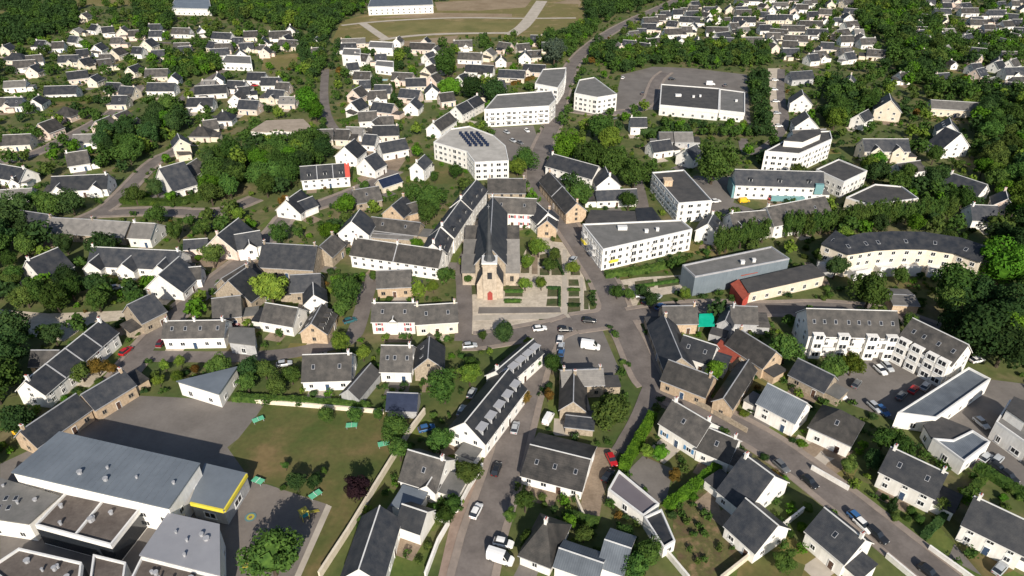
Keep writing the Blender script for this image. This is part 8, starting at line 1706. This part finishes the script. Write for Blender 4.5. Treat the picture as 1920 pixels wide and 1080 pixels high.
b=MB(); b.add([(-3.4,.8,-.3),(3.4,.8,-.3),(3.4,.8,4.4),(1.7,.8,8),(-1.7,.8,8),(-3.4,.8,4.4),(-3.4,7,-.3),(3.4,7,-.3),(3.4,7,4.4),(1.7,7,8),(-1.7,7,8),(-3.4,7,4.4)],[(0,1,2,3,4,5),(0,5,11,6),(1,7,8,2)],0); b.add([(3.5,.7,4.3),(1.7,.7,8.1),(1.7,7,8.1),(3.5,7,4.3),(-3.5,.7,4.3),(-1.7,.7,8.1),(-1.7,7,8.1),(-3.5,7,4.3)],[(0,1,2,3),(4,5,6,7)],1); b.build('west_front',['cs','sl'],ch)
b=MB(); b.box(-.65,-.14,0,.65,.1,2.2); b.add([(-.65,-.14,2.2),(.65,-.14,2.2),(0,-.14,2.9)],[(0,1,2)]); b.build('door',['doorred'],ch)
b=MB(); b.box(-.6,-.08,6.6,.6,.1,8.6); b.build('louvre_window',['glass'],ch)
wm=wall_mesh(31,8,7.2,52,'r'); rmsh=roof_mesh(31,8,7.2,52,'r')
for bb,nm,ms in((wm,'nave_wall',['s']),(rmsh,'nave_roof',['sl','zinc'])):
    bb.v=[(4-y,x+6.8,z) for x,y,z in bb.v]; bb.build(nm,ms,ch)
for sx in(-1,1):
    b=MB(); x0,x1=sorted((sx*3.9,sx*7.6)); b.box(x0,7.2,-.3,x1,33,4.0); b.build('aisle_wall',['cs'],ch)
    for k in range(3):
        y0=7.2+k*8.6; y1=y0+8.2; x0,x1=sorted((sx*2.2,sx*7.9)); b=MB(); ym=(y0+y1)/2+.6; 
        b.add([(x0,y0-.2,4),(x1,y0-.2,4),(x1,ym,7.4),(x0,ym,7.4),(x0,y1+.2,4),(x1,y1+.2,4)],[(0,1,2,3),(3,2,5,4)],0); b.add([(sx*7.6,y0,3.9),(sx*7.6,y1,3.9),(sx*7.6,ym,7.2)],[(0,1,2)],1)
        b.build('aisle_roof',['lg' if k<2 else 'sb','s'],ch)
        link('window',WINS,ch,(sx*7.62,ym,2.2),(0,0,sx*math.pi/2),(1,1,2.2))
    link('window',WINS,ch,(sx*5.7,7.18,2.2),(0,0,0),(1,1,1.8))
# ---------------------------------------------------------------- walls and hedges
for h,th,m,pl,label in WALLS:
    A=offsets(pl,th/2); B=offsets(pl,-th/2); n=len(pl); b=MB()
    for z0,z1,e in((-.2,h,0),(h,h+.1,.08)):
        A_=offsets(pl,th/2+e); B_=offsets(pl,-th/2-e)
        for k in range(n-1): b.prism([A_[k],B_[k],B_[k+1],A_[k+1]],z0,z1)
    tag(b.build('garden_wall',[m]),label,'wall','garden walls')
def leaf_quads(C,N,S):
    # C centres (n,3), N normals, S half sizes -> verts (4n,3)
    n=len(C); r=RS.randn(n,3); t=np.cross(N,r); t/=np.linalg.norm(t,axis=1)[:,None]+1e-9; u=np.cross(N,t)
    S=S[:,None]; V=np.empty((n,4,3)); V[:,0]=C-t*S-u*S*.7; V[:,1]=C+t*S-u*S*.7; V[:,2]=C+t*S+u*S*.7; V[:,3]=C-t*S+u*S*.7
    return V.reshape(-1,3)
def np_mesh(name,V,quads,mats,mi=None):
    me=bpy.data.meshes.new(name); n=len(quads)
    me.vertices.add(len(V)); me.vertices.foreach_set('co',np.asarray(V,np.float32).ravel())
    me.loops.add(n*4); me.loops.foreach_set('vertex_index',np.asarray(quads,np.int32).ravel())
    me.polygons.add(n); me.polygons.foreach_set('loop_start',np.arange(0,n*4,4,dtype=np.int32)); me.polygons.foreach_set('loop_total',np.full(n,4,np.int32))
    for m in mats: me.materials.append(MATS[m])
    if mi is not None: me.polygons.foreach_set('material_index',np.asarray(mi,np.int32))
    me.update(); me.validate(); return me
def crown_points(n,shape,nclump,cl):
    # clumps spread over the crown's volume, leaves on each clump
    C=[];k=0; ph=RS.uniform(0,6.28,3)
    while len(C)<nclump:
        p=RS.uniform(-1,1,3)
        r=np.linalg.norm(p)
        if r>1 or r<.45: continue
        if shape=='cone' and math.hypot(p[0],p[1])>(1-p[2])/2*.95: continue
        if shape=='round' and p[2]<-.75: continue
        th=math.atan2(p[1],p[0]); p=p*(.80+.12*math.sin(2*th+ph[0])+.10*math.sin(3*th+ph[1])+.08*math.sin(4*p[2]+ph[2])) if shape=='round' else p*.92
        C.append(p*(1-cl*.5)/.92)
    C=np.array(C); rad=cl*RS.uniform(.65,1.25,nclump)
    idx=RS.randint(0,nclump,n); d=RS.randn(n,3); d/=np.linalg.norm(d,axis=1)[:,None]
    d[:,2]=np.where(RS.rand(n)<.3,np.abs(d[:,2]),d[:,2]); P=C[idx]+d*rad[idx][:,None]*RS.uniform(.75,1.05,n)[:,None]
    N=d+RS.randn(n,3)*.45+np.array([0,0,.25]); N/=np.linalg.norm(N,axis=1)[:,None]
    return P,N
def crown_mesh(name,n,shape,nclump,cl,size):
    P,N=crown_points(n,shape,nclump,cl); V=leaf_quads(P,N,size*RS.uniform(.6,1.25,n))
    # loose inner mass so that no daylight passes straight through the middle
    m=90; d=RS.randn(m,3); d/=np.linalg.norm(d,axis=1)[:,None]; Q=d*RS.uniform(.3,.62,m)[:,None]
    if shape=='cone': Q[:,:2]*=.45
    V=np.vstack([V,leaf_quads(Q,d,np.full(m,.22))]); q=np.arange(len(V)).reshape(-1,4)
    return np_mesh(name,V,q,['mid'])
def trunk_mesh(limbs=4):
    b=MB()
    def tube(p,q,r0,r1,s=7):
        p,q=np.array(p,float),np.array(q,float); a=q-p; a/=np.linalg.norm(a); t=np.cross(a,[.3,.9,.1]); t/=np.linalg.norm(t); u=np.cross(a,t)
        V=[tuple(p+(t*math.cos(k*2*math.pi/s)+u*math.sin(k*2*math.pi/s))*r0) for k in range(s)]+[tuple(q+(t*math.cos(k*2*math.pi/s)+u*math.sin(k*2*math.pi/s))*r1) for k in range(s)]
        b.add(V,[(k,(k+1)%s,s+(k+1)%s,s+k) for k in range(s)])
    tube((0,0,-.1),(0,0,.08),.075,.05); tube((0,0,.08),(.01,.01,.5),.05,.035); tube((.01,.01,.5),(0,0,.85),.035,.008)
    for k in range(limbs):
        a=k*2.4; tube((0,0,.3+.07*k),(.2*math.cos(a),.2*math.sin(a),.55+.08*k),.022,.006,5)
    return b.mesh('trunk',['bark'])
TRUNK=trunk_mesh()
CROWNS={'round':[crown_mesh('crown',4200,'round',46,.29,.046),crown_mesh('crown',4200,'round',32,.34,.046),crown_mesh('crown',3800,'round',60,.25,.045),crown_mesh('crown',4200,'round',40,.31,.046),crown_mesh('crown',4000,'round',26,.38,.046)],
        'cone':[crown_mesh('crown',3400,'cone',40,.26,.045)],'column':[crown_mesh('crown',3200,'column',40,.3,.046)],'thin':[crown_mesh('crown',700,'round',22,.3,.085)]}
SHR=[crown_mesh('foliage',1300,'round',18,.4,.075),crown_mesh('foliage',1300,'round',14,.45,.075)]
def setmat(o,m):
    o.material_slots[0].link='OBJECT'; o.material_slots[0].material=MATS[m]
for i,(x,y,Rr,ht,kind,label,group) in enumerate(TREES):
    sh='cone' if kind in('conifer',) else 'column' if kind=='column' else 'thin' if Rr<1 else 'round'
    nm={'cone':'conifer','column':'conifer'}.get(sh,'tree')
    t=tag(link(nm,None,None,(x,y,0),(0,0,(i*2.39)%6.28)),label,'tree',TREE_GROUPS[group])
    tr=link('trunk',TRUNK,t,(0,0,0),(0,0,0),(ht*.62*(1 if Rr>2 else .8),ht*.62,ht))
    if sh in('cone','column'): c=link('crown',CROWNS[sh][0],t,(0,0,ht*.52),(0,0,0),(Rr,Rr,ht*.48))
    else:
        cr=CROWNS[sh][i%len(CROWNS[sh])]; hz=min(Rr*1.0,(ht)*.48)
        c=link('crown',cr,t,(0,0,ht-hz),(0,0,0),(Rr*random.uniform(.92,1.08),Rr*random.uniform(.92,1.08),hz))
    setmat(c,kind)
for i,(x,y,Rr,kind,label) in enumerate(SHRUBS):
    s=tag(link('shrub',SHR[i%2],None,(x,y,Rr*.62),(0,0,i*1.7%6.28),(Rr*random.uniform(.9,1.2),Rr,Rr*.8)),label,'shrub','garden shrubs among the houses'); setmat(s,kind)
# the smaller and farther trees and shrubs, one mass
GX0,GY0,GW,GH=-570,70,1140,740
def blank(): return np.zeros((GH,GW),bool)
def fill(mask,P,grow=0):
    xs=[p[0] for p in P]; ys=[p[1] for p in P]; x0=max(0,int(min(xs)-GX0)-1-grow); x1=min(GW,int(max(xs)-GX0)+2+grow); y0=max(0,int(min(ys)-GY0)-1-grow); y1=min(GH,int(max(ys)-GY0)+2+grow)
    if x1<=x0 or y1<=y0: return
    X,Y=np.meshgrid(np.arange(x0,x1)+GX0+.5,np.arange(y0,y1)+GY0+.5); c=np.zeros(X.shape,bool); n=len(P)
    for k in range(n):
        (xi,yi),(xj,yj)=P[k],P[k-1]
        if yi==yj: continue
        c^=((yi>Y)!=(yj>Y))&(X<(xj-xi)*(Y-yi)/(yj-yi)+xi)
    mask[y0:y1,x0:x1]|=c
def grow(m,k):
    for _ in range(k):
        q=m.copy(); q[1:]|=m[:-1]; q[:-1]|=m[1:]; q[:,1:]|=m[:,:-1]; q[:,:-1]|=m[:,1:]; m=q
    return m
def at(m,x,y):
    i,j=int(y-GY0),int(x-GX0)
    return m[i,j] if 0<=i<GH and 0<=j<GW else False
bld=blank()
for far,kind,ax,ay,ang,w_,d_,h,roof,wall,opts,label in HOUSES:
    ca,sa=math.cos(ang),math.sin(ang); fill(bld,[(ax,ay),(ax+ca*w_,ay+sa*w_),(ax+ca*w_-sa*d_,ay+sa*w_+ca*d_),(ax-sa*d_,ay+ca*d_)])
for F_ in FLATS: fill(bld,F_[4])
fill(bld,cf+cbk[::-1]); fill(bld,[(CX-11,CY-2),(CX+11,CY-2),(CX+11,CY+47),(CX-11,CY+47)])
hard=blank()
for nm,wd,pl in ROADS:
    A=offsets(pl,abs(wd)/2+.5); B=offsets(pl,-abs(wd)/2-.5)
    for k in range(len(pl)-1): fill(hard,[A[k],A[k+1],B[k+1],B[k]])
for m,name,lv,P in SURF:
    if name not in('block_lawn','crescent_lawn','small_lawn','house_lawn','corner_lawn','garden_bed','dry_garden'): fill(hard,P)
for c in CARS: fill(hard,[(c[0]-3,c[1]-3),(c[0]+3,c[1]-3),(c[0]+3,c[1]+3),(c[0]-3,c[1]+3)])
block1=grow(bld,1)|hard; block3=grow(bld,3)|grow(hard,1)
cells={}
def clash(x,y,r,f):
    i,j=int(x//8),int(y//8)
    for a in range(i-2,i+3):
        for c in range(j-2,j+3):
            for X,Y,q in cells.get((a,c),()):
                if (X-x)**2+(Y-y)**2<(f*(r+q))**2: return True
    cells.setdefault((i,j),[]).append((x,y,r)); return False
for T_ in TREES: cells.setdefault((int(T_[0]//8),int(T_[1]//8)),[]).append((T_[0],T_[1],T_[2]))
for S_ in SHRUBS: cells.setdefault((int(S_[0]//8),int(S_[1]//8)),[]).append((S_[0],S_[1],S_[2]))
REST=[]; rg=random.Random(21)
KN={k:i for i,k in enumerate(KINDS)}
for kind,r_,sp,P in GROVES:
    x0,x1=min(p[0] for p in P),max(p[0] for p in P); y0,y1=min(p[1] for p in P),max(p[1] for p in P)
    for _ in range(int((x1-x0)*(y1-y0)/(sp*sp)*7)):
        x,y=rg.uniform(x0,x1),rg.uniform(y0,y1)
        if not inside(x,y,P) or at(block1,x,y): continue
        r=r_*rg.uniform(.45,1.15)
        if clash(x,y,r,.62): continue
        u=rg.random(); k=('dark' if u<.3 else 'bright' if u<.4 else 'olive' if u<.5 else 'lime' if u<.57 else 'mid') if kind=='mid' else ('mid' if u<.3 else 'dark')
        REST.append((x,y,r,KN[k]))
for _ in range(34000):
    y=85+(780-85)*rg.random()**.9; dz=y*.848+62; x=rg.uniform(-.78,.78)*dz; big=rg.random()<.17 and y>150
    r=rg.uniform(2,4) if big else rg.uniform(.7,1.6)
    if at(block3 if big else block1,x,y): continue
    if big:
        hd=False; bk=y*(2*r+1.2)/(117-2*r)
        for q in(.3,.6,.9): hd=hd or at(bld,x*(1+bk*q/y),y+bk*q)
        if hd and rg.random()<.9: continue
    elif rg.random()<.45: continue
    if clash(x,y,r,.75): continue
    u=rg.random(); k='mid' if u<.48 else 'dark' if u<.62 else 'olive' if u<.78 else 'lime' if u<.9 else 'bright' if u<.99 else 'autumn'
    REST.append((x,y,r,KN[k]))
print('rest',len(REST))
VV=[];MI=[]
for x,y,Rr,k in REST:
    n=int(80+70*Rr) if Rr<2 else int(110+60*Rr); P,N=crown_points(n,'round',8+int(Rr*3),.42)
    hz=Rr*(.8 if Rr<2 else 1.0); S=np.full(n,.14*Rr if Rr<2 else .31+.05*Rr)*RS.uniform(.6,1.2,n); P=P*np.array([Rr,Rr,hz])+np.array([x,y,hz*.9+(0 if Rr<2 else 1.0)])
    VV.append(leaf_quads(P,N,S)); MI.append(np.full(n,k))
V=np.vstack(VV); MI=np.concatenate(MI)
o=link('far_greenery',np_mesh('far_greenery',V,np.arange(len(V)).reshape(-1,4),KINDS,MI)); o['kind']='stuff'; o['label']='small trees and shrubs filling the gardens between the houses'; o['category']='greenery'
for h,wd,kind,pl,label in HEDGES:
    VV=[]
    for a,b_ in zip(pl,pl[1:]):
        l=math.hypot(b_[0]-a[0],b_[1]-a[1]); t=np.array([(b_[0]-a[0])/l,(b_[1]-a[1])/l]); nn=np.array([-t[1],t[0]]); n=int(l*(wd+2*h)*26)
        u=RS.uniform(-.3,l+.3,n); face=RS.rand(n); s=np.where(face<.4,RS.uniform(-1,1,n),np.sign(RS.randn(n))); z=np.where(face<.4,1.0,RS.uniform(0,1,n)); wob=1+.12*np.sin(u*1.3)+RS.uniform(-.1,.1,n)
        P=np.stack([a[0]+t[0]*u+nn[0]*s*wd/2*wob,a[1]+t[1]*u+nn[1]*s*wd/2*wob,z*h*(1+.08*np.sin(u*.9)+RS.uniform(-.07,.07,n))],1)
        N=np.stack([nn[0]*np.where(face<.4,0,s),nn[1]*np.where(face<.4,0,s),np.where(face<.4,1.,.2)],1)+RS.randn(n,3)*.3; N/=np.linalg.norm(N,axis=1)[:,None]
        VV.append(leaf_quads(P,N,RS.uniform(.08,.18,n)))
        k=wd*.46; c=[np.array([a[0],a[1]])+nn*k,np.array([a[0],a[1]])-nn*k,np.array([b_[0],b_[1]])-nn*k,np.array([b_[0],b_[1]])+nn*k]
        lo=[np.append(q,0) for q in c]; hi=[np.append(q,h*.94) for q in c]
        VV.append(np.array([hi[0],hi[1],hi[2],hi[3]]+sum([[lo[q],lo[(q+1)%4],hi[(q+1)%4],hi[q]] for q in range(4)],[])))
    V=np.vstack(VV); tag(link('hedge',np_mesh('hedge',V,np.arange(len(V)).reshape(-1,4),[kind])),label,'hedge','clipped hedges')
# ---------------------------------------------------------------- cars
def car_body(kind):
    b=MB(); L,W,hb,hr=(2.1,.88,.92,1.46) if kind=='car' else (2.35,.9,.92,1.48) if kind=='estate' else (2.3,.95,1.15,2.0) if kind=='van' else (2.75,1.02,1.3,2.5)
    st=[(-L,.80,.35,hb*.86),(-L*.93,.97,.24,hb),(-L*.3,1,.2,hb),(L*.42,1,.2,hb),(L*.8,.97,.22,hb*.86),(L*.97,.86,.28,hb*.70),(L,.76,.36,hb*.58)]
    V=[]
    for x,f,z0,z1 in st: V+=[(x,-W*f*.94,z0),(x,-W*f,z0+.2),(x,-W*f,z1-.12),(x,-W*f*.9,z1),(x,W*f*.9,z1),(x,W*f,z1-.12),(x,W*f,z0+.2),(x,W*f*.94,z0)]
    n=len(st); F=[]
    for i in range(n-1):
        for k in range(8): F.append((i*8+k,i*8+(k+1)%8,(i+1)*8+(k+1)%8,(i+1)*8+k))
    F+=[tuple(range(7,-1,-1)),tuple(range((n-1)*8,n*8))]; b.add(V,F)
    if kind=='car': x0,x1,t0,t1=-L*.95,L*.45,-L*.66,L*.10
    elif kind=='estate': x0,x1,t0,t1=-L*.96,L*.42,-L*.86,L*.08
    else: x0,x1,t0,t1=-L*.98,L*.68,-L*.96,L*.34
    tw=.72; r=MB(); r.add([(t0,-W*tw,hr),(t1,-W*tw,hr),(t1+.05,0,hr+.05),(t1,W*tw,hr),(t0,W*tw,hr),(t0-.03,0,hr+.04),(t0,-W*tw,hr-.05),(t1,-W*tw,hr-.05),(t1,W*tw,hr-.05),(t0,W*tw,hr-.05)],[(0,1,2,5),(5,2,3,4),(0,6,7,1),(1,7,8,3,2),(3,8,9,4),(4,9,6,0,5)])
    g=MB(); m=1 if kind in('car','estate') else 0
    q=[(x0,-W*.86,hb-.04),(x1,-W*.86,hb-.04),(x1,W*.86,hb-.04),(x0,W*.86,hb-.04),(t0,-W*tw,hr-.03),(t1,-W*tw,hr-.03),(t1,W*tw,hr-.03),(t0,W*tw,hr-.03)]
    if m: g.add(q,[(0,1,5,4),(1,2,6,5),(2,3,7,6),(3,0,4,7)])
    else:
        b.add(q,[(0,1,5,4),(2,3,7,6),(3,0,4,7)]); xm=.35
        g.add(q,[(1,2,6,5)])
        for s in(0,1):
            y0,y1=(-W*.875,-W*.76) if s==0 else (W*.875,W*.76)
            g.add([(x1*.45,y0,hb+.1),(x1*.9,y0,hb+.1),(t1*.9,y1,hr-.25),(x1*.45,y1,hr-.25)],[(0,1,2,3)])
    return b,r,g,L,W
w_=MB(); s=12
for z,rr in((0,.31),(.2,.31)): w_.v+=[(rr*math.cos(k*2*math.pi/s),z-.1,rr*math.sin(k*2*math.pi/s)) for k in range(s)]
w_.f=[(k,(k+1)%s,s+(k+1)%s,s+k) for k in range(s)]+[tuple(range(s)),tuple(range(2*s-1,s-1,-1))]; w_.m=[0]*len(w_.f)
for sd_ in(-.115,.115): w_.add([(.19*math.cos(k*2*math.pi/s),sd_,.19*math.sin(k*2*math.pi/s)) for k in range(s)],[tuple(range(s))],1)
WHEEL=w_.mesh('wheel',['tyre','rim']); lb=MB(); lb.box(-.08,-.18,-.07,.08,.18,.07); HL=lb.mesh('headlight',['lamp']); TL=lb.mesh('tail_light',['tail'])
PROTO={}
for k in('car','estate','van','bigvan'):
    b,r,g,L,W=car_body(k); PROTO[k]=(b.mesh('body',['car_white']),r.mesh('roof',['car_white']),g.mesh('window_glass',['glass']),L,W)
for x,y,a,colr,kind,label in CARS:
    bm,rm,gm,L,W=PROTO[kind]
    c=tag(link('van' if 'van' in kind else 'car',None,None,(x,y,.22),(0,0,a)),label,'van' if 'van' in kind else 'car','parked and passing cars')
    for nm,me in(('body',bm),('roof',rm)): o=link(nm,me,c); setmat(o,'car_'+colr)
    link('window_glass',gm,c)
    for fx in(-.62,.62):
        for fy in(-1,1): link('wheel',WHEEL,c,(L*fx,fy*(W-.1),.31))
    for fy in(-1,1): link('headlight',HL,c,(L*.955,fy*W*.6,.58)); link('tail_light',TL,c,(-L*.985,fy*W*.58,.66))
# ---------------------------------------------------------------- playground things
for i,((x,y),a,label) in enumerate(FRAMES):
    t=tag(link('play_table',None,None,(x,y,0),(0,0,a)),label,'table','green play tables'); b=MB(); b.box(-1.35,-.75,.72,1.35,.75,.8); b.build('table_top',['green_paint'] if 'green_paint' in MATS else ['gp'] if 'gp' in MATS else [mat('gp',(.10,.42,.24),(.16,.50,.32),1,.6).name],t)
    b=MB(); b.box(-.03,-.8,.8,.03,.8,.95); b.build('net',['trim'],t)
    for sx in(-1,1):
        for sy in(-1,1): b=MB(); b.box(sx*1.1-.05,sy*.6-.05,0,sx*1.1+.05,sy*.6+.05,.72); b.build('leg',['zinc'],t)
x,y=CLIMBER; t=tag(link('climbing_frame',None,None,(x,y,0),(0,0,.7)),'yellow climbing frame with slide on the shaded play yard','climbing frame')
b=MB()
for sx in(-.7,.7):
    for sy in(-.7,.7): b=MB(); b.box(sx-.06,sy-.06,0,sx+.06,sy+.06,2.5); b.build('post',['yel2'],t)
b=MB(); b.box(-.75,-.75,1.2,.75,.75,1.3); b.build('platform',['teal'],t)
b=MB(); b.add([(-.9,-.9,2.4),(.9,-.9,2.4),(.9,.9,2.4),(-.9,.9,2.4),(0,0,3.1)],[(0,1,4),(1,2,4),(2,3,4),(3,0,4)]); b.build('canopy',['yel2'],t)
b=MB(); b.add([(.75,-.35,1.3),(.75,.35,1.3),(3.2,.35,.15),(3.2,-.35,.15),(.75,-.35,1.2),(.75,.35,1.2),(3.2,.35,.05),(3.2,-.35,.05)],[(0,1,2,3),(4,5,6,7),(0,3,7,4),(1,2,6,5)]); b.build('slide',['yel2'],t)
for i,(x,y) in enumerate(RINGS):
    b=MB()
    for k,(r0,r1,m) in enumerate(((1.2,.8,0),(.8,.35,1))):
        V=[(x+r*math.cos(j*math.pi/10),y+r*math.sin(j*math.pi/10),.105) for r in(r0,r1) for j in range(20)]
        b.add(V,[(j,(j+1)%20,20+(j+1)%20,20+j) for j in range(20)],m)
    structure(b.build('painted_ring',['ringblue','yel2']))
x,y=POOL; p=tag(link('swimming_pool',None,None,(x,y,0)),'turquoise swimming pool with pale rim in front of the white stepped villa','pool')
b=MB(); b.box(-5,-2.2,-.1,5,2.2,.1); b.build('rim',['conc'],p); b=MB(); b.box(-4.5,-1.8,-.1,4.5,1.8,.13); b.build('water',['water'],p)
